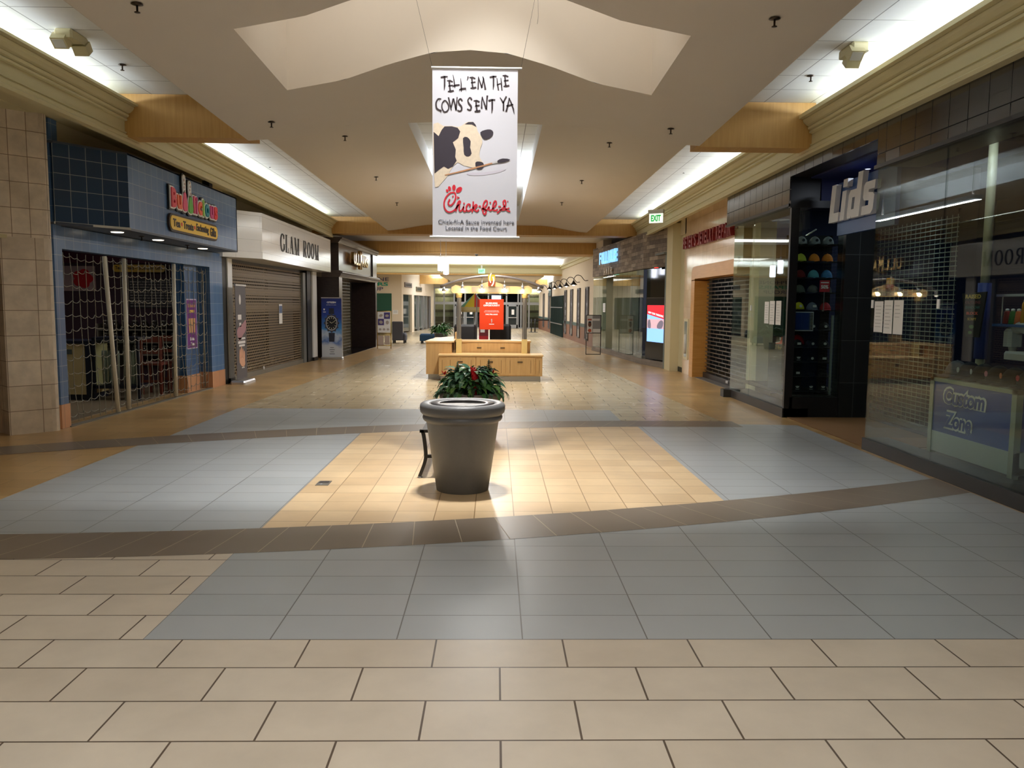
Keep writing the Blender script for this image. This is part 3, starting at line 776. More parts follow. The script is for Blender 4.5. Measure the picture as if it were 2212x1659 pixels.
# serif capitals drawn as strokes: thick stems, hairlines, slab serifs (unit height 1, widths as listed)
def S(x0, y0, x1, y1, w=.14): return ('s', [(x0, y0), (x1, y1)], w)
def arc(cx, cy, rx, ry, a0, a1, w0, w1, n=14):
    P = []; W = []
    for i in range(n + 1):
        a = math.radians(a0 + (a1 - a0) * i / n); P.append((cx + rx * math.cos(a), cy + ry * math.sin(a))); W.append(w0 + (w1 - w0) * abs(math.cos(a)))
    return ('s', P, W)
HL = .035
def serif(x, y, w=.22): return S(x - w / 2, y, x + w / 2, y, HL)
SER = {
 'G': (.62, [arc(.32, .5, .26, .47, 35, 325, HL, .14), S(.56, .12, .56, .42, .12), serif(.55, .43, .26), S(.55, .72, .55, .95, HL)]),
 'L': (.52, [S(.15, .02, .15, .98), serif(.15, .02, .28), serif(.15, .98, .28), S(.15, .02, .48, .02, HL), S(.48, .02, .48, .28, HL)]),
 'A': (.66, [S(.12, .02, .33, .98, HL), S(.33, .98, .54, .02, .14), S(.2, .36, .45, .36, HL), serif(.12, .02, .2), serif(.54, .02, .24)]),
 'M': (.84, [S(.12, .02, .12, .98, HL), S(.14, .98, .41, .02, .13), S(.41, .02, .68, .98, HL), S(.70, .02, .70, .98, .14), serif(.12, .02, .2), serif(.70, .02, .26), serif(.1, .98, .16), serif(.72, .98, .22)]),
 'R': (.66, [S(.15, .02, .15, .98), serif(.15, .02, .28), serif(.15, .98, .26), arc(.3, .74, .22, .24, -90, 90, HL, .13), S(.15, .98, .3, .98, HL), S(.15, .5, .3, .5, HL), S(.32, .5, .56, .02, .13), serif(.58, .02, .14)]),
 'O': (.62, [arc(.31, .5, .24, .47, 0, 360, HL, .14, 28)]),
}
def serif_text(mb, txt, mx, W, H, z, t):
    x = 0; seq = []
    for ch in txt:
        if ch == ' ': x += .62; continue
        seq.append((x, SER[ch])); x += SER[ch][0] + .12
    x -= .12
    kx = W / x
    for x0, (wd, st) in seq:
        for _, P, w in st:
            ribbon(mb, [((p[0] + x0) * kx - W / 2, p[1] * H - H / 2) for p in P], [v * kx for v in w] if isinstance(w, list) else (w * kx if P[0][0] == P[1][0] or w > .1 else w * H * .9), mx, z, t)
for s_, y_, w_ in (('GLAM', 18.96, 1.72), ('ROOM', 21.09, 1.76)):
    m = MB(); serif_text(m, s_, face_right(-4.745, y_, 2.955), w_, .40, 0, .006)
    m.build('lettering', M('letter_black', (12, 12, 14), .5), root)
# nail salon banner stand beside the jamb, turned along the shop front
root = thing('banner_stand', 'slim dark nail-salon roll-up banner standing beside the white jamb', 'banner', (-5.13, 16.42, 0))
vm = face_right(-5.13, 16.42, 1.02)
m = MB(); rect(m, vm, -.33, -.93, .33, .95, 0, .006); m.build('printed_sheet', M('banner_charcoal', (74, 70, 74), .5), root)
m = MB(); blob(m, ellipse(-.05, .66, .06, .1), vm, .006, .002); rect(m, vm, -.2, .26, .02, .36, .006, .002); rect(m, vm, -.12, .12, 0, .2, .006, .002); rect(m, vm, -.22, -.14, .24, -.1, .006, .002); rect(m, vm, -.22, -.22, .24, -.17, .006, .002); rect(m, vm, -.16, -.28, .2, -.24, .006, .002)
for q in range(5): rect(m, vm, -.02, -.72 + q * .045, .16 - q * .02, -.70 + q * .045, .006, .002)
m.build('pale_print', M('banner_pale', (206, 204, 204), .6), root)
m = MB(); blob(m, [(-.28, 0), (-.2, -.12), (-.1, -.16), (.1, -.05), (.3, .05), (.3, .25), (.1, .18), (-.2, .1)], vm, .006, .002, 3); m.build('mauve_print', M('banner_mauve', (150, 110, 118), .6), root)
m = MB()
for q in range(4): blob(m, ellipse(-.12 + q * .09, -.42 - .05 * abs(q - 1), .04, .15, 12, -.1), vm, .006, .002 + .0003 * q)
blob(m, ellipse(.03, -.6, .17, .09, 14, -.2), vm, .006, .003); m.build('hand_print', M('banner_skin', (206, 156, 128), .6), root)
m = MB(); m.bbox(-5.26, 16.05, 0, -4.96, 16.78, .07, .03); m.build('base', m_silver, root)
m = MB(); m.box(-5.145, 16.08, 1.95, -5.11, 16.76, 1.985); m.build('top_rail', m_silver, root)

# ---------------------------------------------------------------- dark wood jeweller
DA, DB = (-4.65, 24.4), (-4.5, 30.4); df = frame(DA, DB, 1)
m_dwood = WOOD('dark_walnut', (40, 30, 28), (58, 46, 42), 3, .28, (2, 10, 1), .5, coat=.3)
struct('pillar', bx(-.14, -.9, 0, .3, 0, 2.40, df), m_dwood)
struct('pillar', bx(6.1, -.9, 0, 6.4, 0, 2.40, df), m_dwood)
root = thing('shop_sign', 'dark walnut sign fascia with moulded cornices and gold lettering beyond the white salon', 'sign', tuple(df @ Vector((3, 0, 2.4))))
m = MB(df); m.box(-.14, -.5, 2.6, 6.4, -.05, 3.4); m.build('sign_panel', m_dwood, root)
for u0, u1 in ((-.14, .42), (5.6, 6.4)): MB(df).box(u0, -.05, 2.6, u1, 0, 3.4).build('pilaster_block', m_dwood, root)
m_wm = WOOD('walnut_moulding', (66, 56, 52), (86, 76, 70), 3, .3, (2, 10, 1))
prof = [(-.5, 2.40), (.02, 2.40), (.03, 2.42), (.06, 2.45), (.07, 2.5), (.12, 2.53), (.12, 2.56), (.02, 2.6), (-.5, 2.6)]
MB(df).prism(prof, -.2, 6.46, 'x').build('lower_moulding', m_wm, root)
prof = [(-.5, 3.4), (.0, 3.4), (.02, 3.43), (.05, 3.46), (.07, 3.5), (.12, 3.53), (.12, 3.57), (-.5, 3.57)]
MB(df).prism(prof, -.2, 6.46, 'x').build('cornice', m_wm, root)
struct('wall_left', bx(-.9, -.9, 0, -.14, -.8, 3.57, df), WOOD('walnut_return', (30, 20, 20), (38, 26, 25), 3, .35, (2, 10, 1)))
m = MB()
jm = face_right(-4.575, 27.25, 3.05)
for i, ch in enumerate("ULLMANS"):
    glyphs(m, ch, .5, jm @ Matrix.Translation((-1.22 + i * .41, 0, 0)), .33, .38 if i != 3 else .6, .05, .012)
m.build('gold_lettering', M('polished_brass', (206, 160, 90), .15, metal=1.0), root)
GRILLE('jewel_grille', (120, 122, 118), .24, .1, .006, 0, .4, .6)
tag(MB(df).quad((.3, -.3, .02), (2.9, -.3, .02), (2.9, -.3, 2.4), (.3, -.3, 2.4)).build('folding_grille', MATS['jewel_grille']), 'wire security grille closing the left part of the dark walnut shopfront', 'security grille')
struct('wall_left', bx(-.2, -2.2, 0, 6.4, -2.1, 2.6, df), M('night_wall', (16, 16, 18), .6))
struct('floor', bx(.25, -2.1, 0, 6.1, .0, .006, df), M('black_stone', (22, 22, 24), .15))
struct('wall_left', bx(-.2, -1.0, 3.55, 6.4, -.9, 4.0, df), m_wall)
struct('wall_left', bx(6.35, -7, 0, 6.45, -.2, 3.9, df), m_wall)
nm = plane_mx(df @ Vector((.85, -.28, 2.0)), df.to_3x3() @ Vector((1, 0, 0)), (0, 0, 1))
root = thing('wall_notice', 'pale yellow notice showing behind the jeweller grille', 'notice', nm @ Vector((0, -.2, 0)))
m = MB(); rect(m, nm, -.3, -.17, .3, .17, -.06, .004); m.build('sheet', M('pale_yellow', (206, 200, 160), .6), root)

# watch roll-up banner
root = thing('banner_stand', 'blue sky roll-up banner with a big wristwatch in front of the dark shopfront', 'banner', (-4.75, 23.6, 0))
wm = face_cam(-4.755, 23.6, .93)
sk = MATS.get('sky_print')
m_, nt, b = base_mat('sky_print'); L = nt.links; N = nt.nodes
uvn = N.new('ShaderNodeUVMap'); uvn.uv_map = 'UVMap'; sp = N.new('ShaderNodeSeparateXYZ'); L.new(uvn.outputs['UV'], sp.inputs[0])
nz = N.new('ShaderNodeTexNoise'); nz.inputs['Scale'].default_value = 3.2; nz.inputs['Detail'].default_value = 5; L.new(uvn.outputs['UV'], nz.inputs['Vector'])
ad = N.new('ShaderNodeMath'); ad.operation = 'MULTIPLY_ADD'; ad.inputs[1].default_value = .55; L.new(nz.outputs['Fac'], ad.inputs[0]); L.new(sp.outputs['Y'], ad.inputs[2])
cr = N.new('ShaderNodeValToRGB'); L.new(ad.outputs[0], cr.inputs['Fac']); e = cr.color_ramp.elements
mrg = N.new('ShaderNodeMapRange'); mrg.inputs['From Min'].default_value = .2; mrg.inputs['From Max'].default_value = 2.1; L.new(ad.outputs[0], mrg.inputs['Value']); L.new(mrg.outputs['Result'], cr.inputs['Fac'])
e[0].position = 0; e[0].color = lin((214, 218, 224)); e[1].position = 1; e[1].color = lin((28, 40, 110))
for p_, c_ in ((.24, (200, 208, 220)), (.33, (86, 120, 190)), (.40, (190, 204, 222)), (.47, (70, 140, 210)), (.72, (34, 66, 160))):
    q = e.new(p_); q.color = lin(c_)
L.new(cr.outputs['Color'], b.inputs['Base Color']); b.inputs['Roughness'].default_value = .45
m = MB(); rect(m, wm, -.29, -.88, .29, .84, 0, .006); m.build('printed_sheet', m_, root)
m = MB(); glyphs(m, 'CITIZEN', .1, wm @ Matrix.Translation((0, .72, 0)), .26, .05, .001, .004, z=.006); glyphs(m, 'BETTER STARTS NOW', .1, wm @ Matrix.Translation((0, .645, 0)), .28, .018, .001, z=.006); rect(m, wm, -.24, .43, -.16, .45, .006, .001); rect(m, wm, -.23, .49, -.19, .54, .006, .001); m.build('white_lettering', m_white, root)
m = MB(); blob(m, [(-.08, .38), (.08, .38), (.07, .55), (-.07, .55)], wm, .006, .002); blob(m, [(-.09, -.16), (.09, -.16), (.075, -.42), (-.075, -.42)], wm, .006, .002); m.build('strap', M('watch_strap', (34, 38, 56), .5), root)
m = MB(); blob(m, ellipse(0, .12, .195, .245, 28), wm, .008, .002); 
for a in range(0, 360, 30): blob(m, ellipse(.195 * math.cos(math.radians(a)), .12 + .245 * math.sin(math.radians(a)), .03, .03, 8), wm, .007, .002)
m.build('watch_case', M('watch_case', (64, 66, 78), .4), root)
m = MB(); blob(m, ellipse(0, .12, .165, .21, 28), wm, .010, .002); m.build('bezel_ring', M('watch_ring', (196, 198, 206), .3), root)
m = MB(); blob(m, ellipse(0, .12, .147, .188, 28), wm, .012, .002); m.build('dial', M('watch_dial', (26, 30, 40), .3), root)
m = MB()
for a in range(0, 360, 30):
    ca_, sa_ = math.cos(math.radians(a)), math.sin(math.radians(a)); ribbon(m, [(.105 * ca_, .12 + .135 * sa_), (.135 * ca_, .12 + .172 * sa_)], .016, wm, .014, .001)
ribbon(m, [(0, .12), (-.055, .16)], .014, wm, .014, .002); ribbon(m, [(0, .12), (.09, .175)], .011, wm, .014, .002); m.build('hands', M('watch_hand', (226, 222, 190), .4), root)
m = MB(); [rect(m, wm, -.05 - .02 * (q % 2), -.60 - .06 * q, .06 + .02 * (q % 2), -.585 - .06 * q, .006, .001) for q in range(4)]; m.build('fine_print', M('fine_print', (70, 74, 90), .6), root)
m = MB(); m.bbox(-5.06, 23.48, 0, -4.44, 23.74, .07, .02); m.build('base', m_silver, root)
m = MB(); m.box(-5.05, 23.585, 1.765, -4.46, 23.615, 1.795); m.build('top_rail', m_silver, root)
# ================================================================ RIGHT SIDE
# ---------------------------------------------------------------- hat shop: black tiled fascia, glass corner boxes, recessed entrance
m_btile = TILE('black_wall_tile', (54, 52, 56), (46, 45, 49), (16, 16, 18), .30, .62, .006, 0, .1, .29, .16, spec=.8, var=.05, nscale=1.0, bump=.5, coat=.5)
m_pl = M('plinth_black', (42, 40, 40), .45)
FX = 4.22
for y0, y1, z0 in ((4.0, 9.08, 3.18), (9.08, 11.75, 3.48), (11.75, 14.9, 3.09)):
    struct('lintel', bx(FX + .02, y0, z0, FX + .5, y1, 3.86), m_black)
    mb = MB(); yy = y0
    while yy < y1 - .05:
        ye = min(yy + .305, y1)
        for a, b_ in ((z0, min(3.30, 3.86)), (3.31, 3.72), (3.73, 3.86)) if z0 < 3.3 else ((z0, 3.72), (3.73, 3.86)):
            t = (rnd.random() - .5) * .004; mb.add([(FX + t, yy + .004, a), (FX + t, ye - .004, a), (FX - t, ye - .004, b_), (FX - t, yy + .004, b_), (FX + .02, yy + .004, a), (FX + .02, ye - .004, a), (FX + .02, ye - .004, b_), (FX + .02, yy + .004, b_)], [(0, 1, 2, 3), (0, 4, 5, 1), (1, 5, 6, 2), (2, 6, 7, 3), (3, 7, 4, 0)])
        yy = ye
    struct('lintel', mb, m_btile)
struct('lintel', bx(FX, 14.9, 3.09, 4.9, 14.92, 3.86), m_btile)
struct('trim_7', bx(FX - .02, 4.0, 3.15, FX + .04, 9.1, 3.19), m_black)
struct('trim_8', bx(FX - .02, 11.72, 3.06, FX + .04, 14.92, 3.10), m_black)
struct('trim_9', bx(FX, 4.0, 0, FX + .3, 9.1, .135), m_pl)
mb = MB(); mb.prism([(FX, 11.7), (FX, 14.3), (FX - .12, 14.35), (FX - .12, 14.55), (4.62, 14.55), (4.62, 14.3), (4.6, 11.7)], 0, .135, 'z'); struct('trim_10', mb, m_pl)
# panes: two near the camera, two in the far box, return panes at the entrance
for i, (y0, y1) in enumerate(((4.0, 7.69), (7.71, 9.1))):
    struct('window_%d' % (1 + i), bx(FX + .03, y0, .135, FX + .042, y1, 3.18), m_glass)
struct('window_3', bx(FX + .03, 9.09, .135, 5.4, 9.10, 3.18), m_glass)
for i, (y0, y1) in enumerate(((11.74, 13.4), (13.42, 14.5))):
    struct('window_%d' % (4 + i), bx(FX + .03, y0, .135, FX + .042, y1, 3.1), m_glass)
struct('window_6', bx(FX + .04, 14.5, .135, 4.58, 14.51, 3.1), m_glass)
struct('window_7', bx(4.36, 11.72, .3, 5.02, 11.73, 3.0), m_glass)
mb = MB(); mb.box(FX + .02, 11.70, 0, 4.36, 11.76, 3.14); mb.box(FX, 11.69, 3.04, 5.05, 11.78, 3.14); struct('pillar', mb, m_black)
struct('wall_right', bx(FX + .1, 11.7, 0, 5.42, 11.8, .3), m_black)
m_jamb = TILE('black_jamb_tile', (34, 36, 36), (28, 30, 30), (76, 80, 78), .31, .62, .004, 0, .02, .1, .3, var=.08, nscale=2)
struct('pillar', bx(5.04, 11.68, 0, 5.5, 11.95, 3.5), m_jamb)
struct('ceiling', bx(FX + .3, 9.0, 3.46, 6.2, 11.8, 3.5), M('navy_paint', (24, 34, 88), .6))
struct('wall_right', bx(FX + .45, 11.72, 3.1, 5.5, 11.9, 3.5), M('navy_paint', (24, 34, 88), .6))
struct('wall_right', bx(4.7, 14.62, 0, 4.95, 15.0, 3.9), m_wall)
struct('wall_right', bx(4.62, 14.2, 0, 4.9, 14.6, 3.1), m_wall)             # cream end wall of the display box
struct('wall_right', bx(5.5, 14.6, 0, 9.0, 14.8, 3.6), m_navy)
struct('wall_right', bx(9.0, 3.8, 0, 9.2, 14.8, 3.6), m_navy)
struct('wall_right', bx(FX + .1, 3.8, 0, 9.0, 4.0, 4.3), m_navy)
struct('ceiling', bx(FX + .45, 4.0, 3.55, 9.0, 14.6, 3.62), m_dark)
struct('floor', bx(FX + .3, 4.0, 0, 9.0, 9.05, .012), M('shop_floor', (88, 78, 66), .5, var=.1))
struct('floor', bx(5.45, 9.05, 0, 9.0, 14.6, .012), M('shop_carpet', (46, 46, 52), .95))
struct('floor', bx(FX + .1, 11.8, .3, 5.5, 14.3, .31), M('display_deck', (44, 40, 36), .7))
tag(bx(FX + .06, 9.15, .002, 5.42, 11.66, .012).build('entrance_mat', M('coir_mat', (126, 92, 52), .95, bump=.6, bscale=300)), 'brown woven entrance mat inside the recessed hat shop doorway', 'mat')
# sign panel and raised letters
root = thing('shop_sign', 'blue panel with chunky white raised slanted lettering hanging in the recessed entrance', 'sign', (4.72, 10.4, 2.6))
MB().box(4.70, 9.58, 2.60, 4.75, 11.2, 3.31).build('blue_panel', M('sign_navy', (46, 84, 150), .4), root)
LM = plane_mx((4.69, 10.55, 3.02), (0, -1, 0), (0, 0, 1))
def slant(P, k=.16): return [(p[0] + k * p[1], p[1]) for p in P]
def let(mb, P, dx, hole=None):
    P = [(p[0] + dx, p[1]) for p in P]
    if hole:
        H = [(p[0] + dx, p[1]) for p in hole]; P = P + [P[0]] + [H[0]] + H[::-1][:-1] + [H[0]]
    blob(mb, slant(P), LM, 0, .07)
glm = M('sign_letter_white', (232, 234, 240), .45)
m = MB(); let(m, [(0, -.24), (.30, -.24), (.30, -.12), (.14, -.12), (.14, .26), (0, .26)], -.72); m.build('letter', glm, root)
m = MB(); let(m, [(0, -.24), (.13, -.24), (.13, .14), (0, .14)], -.36); m.build('letter', glm, root)
m = MB(); let(m, [(0, .19), (.13, .19), (.13, .29), (0, .29)], -.36); m.build('letter_dot', glm, root)
m = MB(); let(m, [(0, -.24), (.10, -.24), (.12, -.20), (.12, -.24), (.34, -.24), (.34, .32), (.20, .32), (.20, .12), (.02, .12), (-.02, .06), (-.02, -.18)], -.13); m.build('letter', glm, root)
m = MB(); let(m, [(-.02, -.24), (.24, -.24), (.29, -.19), (.29, -.02), (.25, .01), (.12, .03), (.12, .06), (.28, .06), (.28, .16), (.02, .16), (-.02, .12), (-.02, -.02), (.02, -.06), (.15, -.07), (.15, -.13), (-.02, -.13)], .30); m.build('letter', glm, root)
m = MB(); let(m, [(.05, -.12), (.14, -.12), (.14, .02), (.05, .02)], -.06); 
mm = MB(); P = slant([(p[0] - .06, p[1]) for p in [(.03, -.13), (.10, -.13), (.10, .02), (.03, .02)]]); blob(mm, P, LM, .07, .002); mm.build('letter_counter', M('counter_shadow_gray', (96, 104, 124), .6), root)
# entrance ceiling lights
for i, (x, y) in enumerate(((4.95, 10.9), (5.3, 9.7))):
    root = thing('ceiling_spotlight', ('small round downlight in the navy entrance ceiling, deeper one', 'small round downlight in the navy entrance ceiling, nearer one')[i], 'downlight', (x, y, 3.44), 'entrance downlights')
    MB().lathe([(.035, 3.458), (.05, 3.458), (.05, 3.462), (.035, 3.462)], x, y, 14).build('ring', m_silver, root)
    MB().lathe([(.001, 3.452), (.034, 3.456)], x, y, 14).build('lens', EM('downlight_lens', (220, 230, 255), 1.2), root)
# rolling grille behind the glass
root = thing('rolling_grille', 'lowered open-bar rolling grille across the hat shop entrance behind the glass', 'security grille', (5.55, 10.5, 0))
m_bar = M('grille_bar', (186, 186, 178), .4, metal=.3)
m = MB()
for q in range(46): m.tube([(5.55, 9.72, .10 + q * .058), (5.55, 11.9, .10 + q * .058)], .0085, 4)
m.build('bars', m_bar, root)
m = MB()
for q in range(18):
    y = 9.74 + q * .122; m.box(5.547, y, .06, 5.553, y + .007, 2.75)
m.build('links', m_bar, root)
m = MB(); m.box(5.52, 9.7, .03, 5.58, 11.95, .085); m.build('bottom_bar', m_silver, root)
# papers taped on the glass
def paper(name, label, y, z, w, h, x=FX + .0285, n=7, x2=None):
    pm_ = plane_mx((x, y, z), (0, -1, 0), (0, 0, 1))
    r = thing(name, label, 'notice', (x, y, z - h / 2), 'notices taped to the shop glass')
    q = MB(); rect(q, pm_, -w / 2, -h / 2, w / 2, h / 2, 0, .002); q.build('sheet', m_paper, r)
    q = MB()
    for i in range(n): rect(q, pm_, -w * .36, h * .33 - i * h * .11, w * (.1 + .28 * rnd.random()), h * .33 - i * h * .11 + h * .012, .002, .001)
    q.build('print', M('ink_gray', (150, 152, 156), .7), r)
paper('paper_notice', 'plain white typed sheet taped on the near glass, left of three', 8.91, 1.52, .2, .34)
paper('paper_notice', 'white sheet with grey pictures taped on the near glass, middle of three', 8.69, 1.52, .19, .36, n=7)
paper('paper_notice', 'white sheet with small emblem taped on the near glass, right of three', 8.47, 1.52, .2, .36, n=4)
paper('paper_notice', 'plain white typed sheet taped on the far glass, left of three', 12.63, 1.53, .2, .34)
paper('paper_notice', 'white sheet with grey pictures taped on the far glass, middle of three', 12.38, 1.53, .22, .36, n=7)
paper('paper_notice', 'white sheet of small print taped on the far glass, right of three', 12.10, 1.53, .22, .36, n=7)
for y_, z_, lb in ((7.70, 1.66, 'small white clip on the joint of the near glass panes'), (9.06, 1.66, 'small white clip at the entrance edge of the near glass'), (13.41, 1.60, 'small white clip on the joint of the far glass panes')):
    tag(bx(FX + .018, y_ - .02, z_ - .045, FX + .03, y_ + .02, z_ + .045).build('glass_clip', m_white), lb, 'clip', 'glass clips')
# white counter panel with outlined lettering
root = thing('display_counter', 'blue fronted counter with pale frame and outlined lettering behind the near glass', 'counter', (4.75, 7.7, 0))
m_alu = M('pale_alu', (176, 180, 164), .4, metal=.3)
CX0 = 4.62
m = MB()
m.box(CX0, 7.0, .13, CX0 + .35, 8.42, .2)
for y in (7.0, 8.36): m.box(CX0 - .01, y, .1, CX0 + .05, y + .07, .9)
m.box(CX0 - .01, 7.0, .86, CX0 + .5, 8.43, .9); m.build('frame', m_alu, root)
m = MB(); m.box(CX0, 7.07, .32, CX0 + .3, 8.36, .86); m.build('blue_panel', M('counter_blue', (50, 80, 168), .35), root)
m = MB(); m.box(CX0 - .005, 7.0, .13, CX0 + .3, 8.42, .34); m.build('kick_panel', M('kick_gray', (190, 198, 194), .5), root)
CM = plane_mx((CX0 - .006, 7.83, .73), (0, -1, 0), (0, 0, 1))
m = MB(); glyphs(m, 'Custom', .2, CM @ Matrix.Translation((.02, 0, 0)), .74, .20, .001, .02, shear=.12); glyphs(m, 'Zone', .2, CM @ Matrix.Translation((-.06, -.24, 0)), .50, .20, .001, .02, shear=.12); m.build('letter_outline', m_white, root)
m = MB(); glyphs(m, 'Custom', .2, CM @ Matrix.Translation((.02, 0, 0)), .69, .16, .001, .006, shear=.12, z=.003); glyphs(m, 'Zone', .2, CM @ Matrix.Translation((-.06, -.24, 0)), .46, .16, .001, .006, shear=.12, z=.003); m.build('letter_fill', M('counter_blue', (50, 80, 168)), root)

# ---- baseball caps
def cap(loc, yaw, color, label, group, brimc=None, s=1.0, logo=None, lc=(214, 214, 210)):
    r = thing('baseball_cap', label, 'cap', loc, group)
    mc = M('cap_%d_%d_%d' % color, color, .85, bump=.2, bscale=400)
    mx = Matrix.Translation(loc) @ Matrix.Rotation(yaw, 4, 'Z') @ Matrix.Scale(s, 4)
    m = MB(mx); m.ell((0, 0, .0), .095, .09, .125, 14, 7, 0.0, 1.0); m.ell((0, 0, .124), .008, .008, .006, 6, 3); m.build('crown', mc, r)
    m = MB(mx); n = 10; v = []
    for i in range(n + 1):
        a = -PI / 2 + PI * i / n; v.append((math.cos(a) * .088, math.sin(a) * .085, .012)); v.append((math.cos(a) * .075 + .09 * math.cos(a) ** .5 if math.cos(a) > 0 else .0, math.sin(a) * .088, .002 - .012 * abs(math.sin(a))))
    m.add(v + [(p[0], p[1], p[2] - .006) for p in v], [(2 * i, 2 * i + 1, 2 * i + 3, 2 * i + 2) for i in range(n)] + [(2 * i + 2 + 2 * n + 0, 2 * i + 3 + 2 * n, 2 * i + 5 + 2 * n, 2 * i + 4 + 2 * n) for i in range(n)], True)
    m.build('brim', M('cap_%d_%d_%d' % brimc, brimc, .85) if brimc else mc, r)
    if logo:
        lm = mx @ Matrix.Translation((.0925, 0, .06)) @ Matrix(((0, 0, 1, 0), (1, 0, 0, 0), (0, 1, 0, 0), (0, 0, 0, 1)))
        m = MB()
        if logo == 'leaf':
            for a in (-.6, 0, .6): blob(m, ellipse(-.03 * math.sin(a), .012 * math.cos(a), .009, .02, 8, a), lm, 0, .004)
            rect(m, lm, -.03, -.03, .03, -.024, 0, .004)
        elif logo == 'bar': rect(m, lm, -.03, -.018, .03, .018, 0, .004)
        else: blob(m, ellipse(0, 0, .024, .022, 10), lm, 0, .004)
        m.build('emblem', M('emb_%d_%d_%d' % lc, lc, .7), r)
    return r
root = thing('display_rack', 'tall dark display rack holding rows of caps behind the entrance window', 'display rack', (4.75, 12.15, .31))
m = MB()
SZ = [.36, .58, .80, 1.02, 1.28, 1.58, 1.84, 2.06, 2.30]
for z in SZ: m.box(4.42, 11.98, z - .02, 5.08, 12.3, z)
m.build('shelf_boards', M('rack_black', (22, 22, 24), .6), root)
m = MB(); m.box(4.40, 11.98, .31, 4.42, 12.0, 2.6); m.build('left_rail', M('rack_edge', (80, 96, 104), .4), root)
m = MB(); m.box(5.0, 11.95, .31, 5.03, 11.98, 1.5); m.build('pale_rail', M('rack_pale', (150, 158, 154), .5), root)
m = MB(); m.box(4.40, 12.3, .31, 5.1, 12.32, 2.7); m.build('back_panel', M('rack_black', (22, 22, 24)), root)
BK = (24, 24, 26)
rows = [
 (0, 'bottom shelf', [(BK, 'black', 'leaf')] * 3), (1, 'second shelf from the bottom', [(BK, 'black', 'bar'), (BK, 'black', None), (BK, 'black', None)]),
 (2, 'third shelf from the bottom', [(BK, 'black', 'leaf'), (BK, 'black', 'dot'), (BK, 'black', 'bar')]), (3, 'fourth shelf from the bottom', [(BK, 'black', 'bar'), (BK, 'black', 'dot'), (BK, 'black', 'dot')]),
 (4, 'fifth shelf, beside the mirror', [None, (BK, 'black', 'dot'), (BK, 'black', 'dot')]),
 (5, 'shelf under the discount card', [((214, 206, 40), 'yellow and black', 'dot'), ((110, 116, 128), 'grey', 'bar'), ((170, 30, 40), 'red', None)]),
 (6, 'shelf above the discount card', [((96, 100, 90), 'faded olive', None), ((100, 98, 90), 'dim grey', None), ((40, 42, 44), 'charcoal', None)]),
 (7, 'third shelf from the top', [((110, 22, 22), 'dark red', None), ((90, 160, 170), 'teal', None), ((60, 120, 170), 'blue', None)]),
 (8, 'second shelf from the top', [((196, 204, 70), 'lime', None), ((232, 140, 24), 'orange', None), ((226, 134, 22), 'orange', None)]),
]
pos = ('left', 'middle', 'right')
for si, nm, cs in rows:
    for i, c in enumerate(cs):
        if c is None: continue
        cap((4.55 + .2 * i, 12.1, SZ[si] + (.0)), -PI / 2 + (.0, .1, -.1)[i], c[0], '%s cap at the %s of the %s' % (c[1], pos[i], nm), 'caps in the entrance window', s=.92, logo=c[2], brimc=BK if c[0] == (214, 206, 40) else None)
m = MB(); m.box(4.42, 11.98, 2.53, 5.08, 12.3, 2.55); m.build('shelf_boards', MATS['rack_black'], root)
for i, c in enumerate(((160, 162, 160), (150, 152, 152), (146, 150, 152))):
    cap((4.55 + .2 * i, 12.1, 2.55), -PI / 2, c, 'pale grey cap at the %s of the topmost shelf' % pos[i], 'caps in the entrance window', s=.95, logo='dot', lc=(40, 40, 44))
root = thing('mirror', 'small square mirror on the cap rack reflecting a dark cap', 'mirror', (4.58, 11.96, 1.28))
MB().box(4.44, 11.955, 1.28, 4.72, 11.965, 1.54).build('glass', M('mirror_glass', (210, 212, 206), .05, metal=1), root)
m = MB(); m.box(4.43, 11.965, 1.265, 4.73, 11.975, 1.55); m.build('backing', m_white, root)
root = thing('discount_card', 'small red discount card on a stick above the cap rack', 'price card', (4.88, 11.94, 1.6))
dm = face_cam(4.86, 11.93, 1.93)
m = MB(); rect(m, dm, -.075, -.085, .075, .085, 0, .004); m.build('card', M('card_red', (186, 44, 54), .5), root)
m = MB(); glyphs(m, '50%', .1, dm @ Matrix.Translation((0, -.01, 0)), .11, .055, .001, .004, z=.004); rect(m, dm, -.06, .045, .06, .06, .004, .001); m.build('print', m_white, root)
m = MB(); m.box(4.855, 11.935, 1.56, 4.865, 11.985, 1.58); m.box(4.855, 11.934, 1.56, 4.865, 11.94, 1.85); m.build('stick', m_silver, root)
# red and white caps in the far glass box, on a dark plinth
root = thing('display_plinth', 'black display plinth with gold lettering inside the far glass box', 'plinth', (4.6, 12.5, .31))
m = MB(); m.box(4.46, 12.05, .31, 4.82, 13.1, 1.04); m.build('plinth_body', m_black, root)
m = MB(); pl = plane_mx((4.455, 12.5, .98), (0, -1, 0), (0, 0, 1)); glyphs(m, '2 for $30', .1, pl, .55, .07, .001, .003); m.build('gold_lettering', M('gold_ink', (150, 136, 66), .5), root)
cap((4.62, 12.72, 1.05), PI, (196, 30, 40), 'red cap with white front on the plinth in the far glass box', 'caps on the plinth', s=1.15, brimc=(196, 30, 40), logo='dot')
cap((4.62, 12.30, 1.05), PI, (200, 24, 34), 'plain red cap on the plinth near the entrance corner', 'caps on the plinth', s=1.2)
cap((4.70, 12.92, 1.05), PI - .3, (206, 204, 200), 'white cap behind the red ones on the plinth', 'caps on the plinth', s=1.15)
root = thing('hanging_towel', 'yellow scarf hanging from a pale rod high in the far glass box', 'scarf', (4.8, 12.55, 2.05))
m = MB(); m.tube([(4.8, 12.2, 2.78), (4.8, 12.95, 2.66)], .012, 6); m.build('rod', m_white, root)
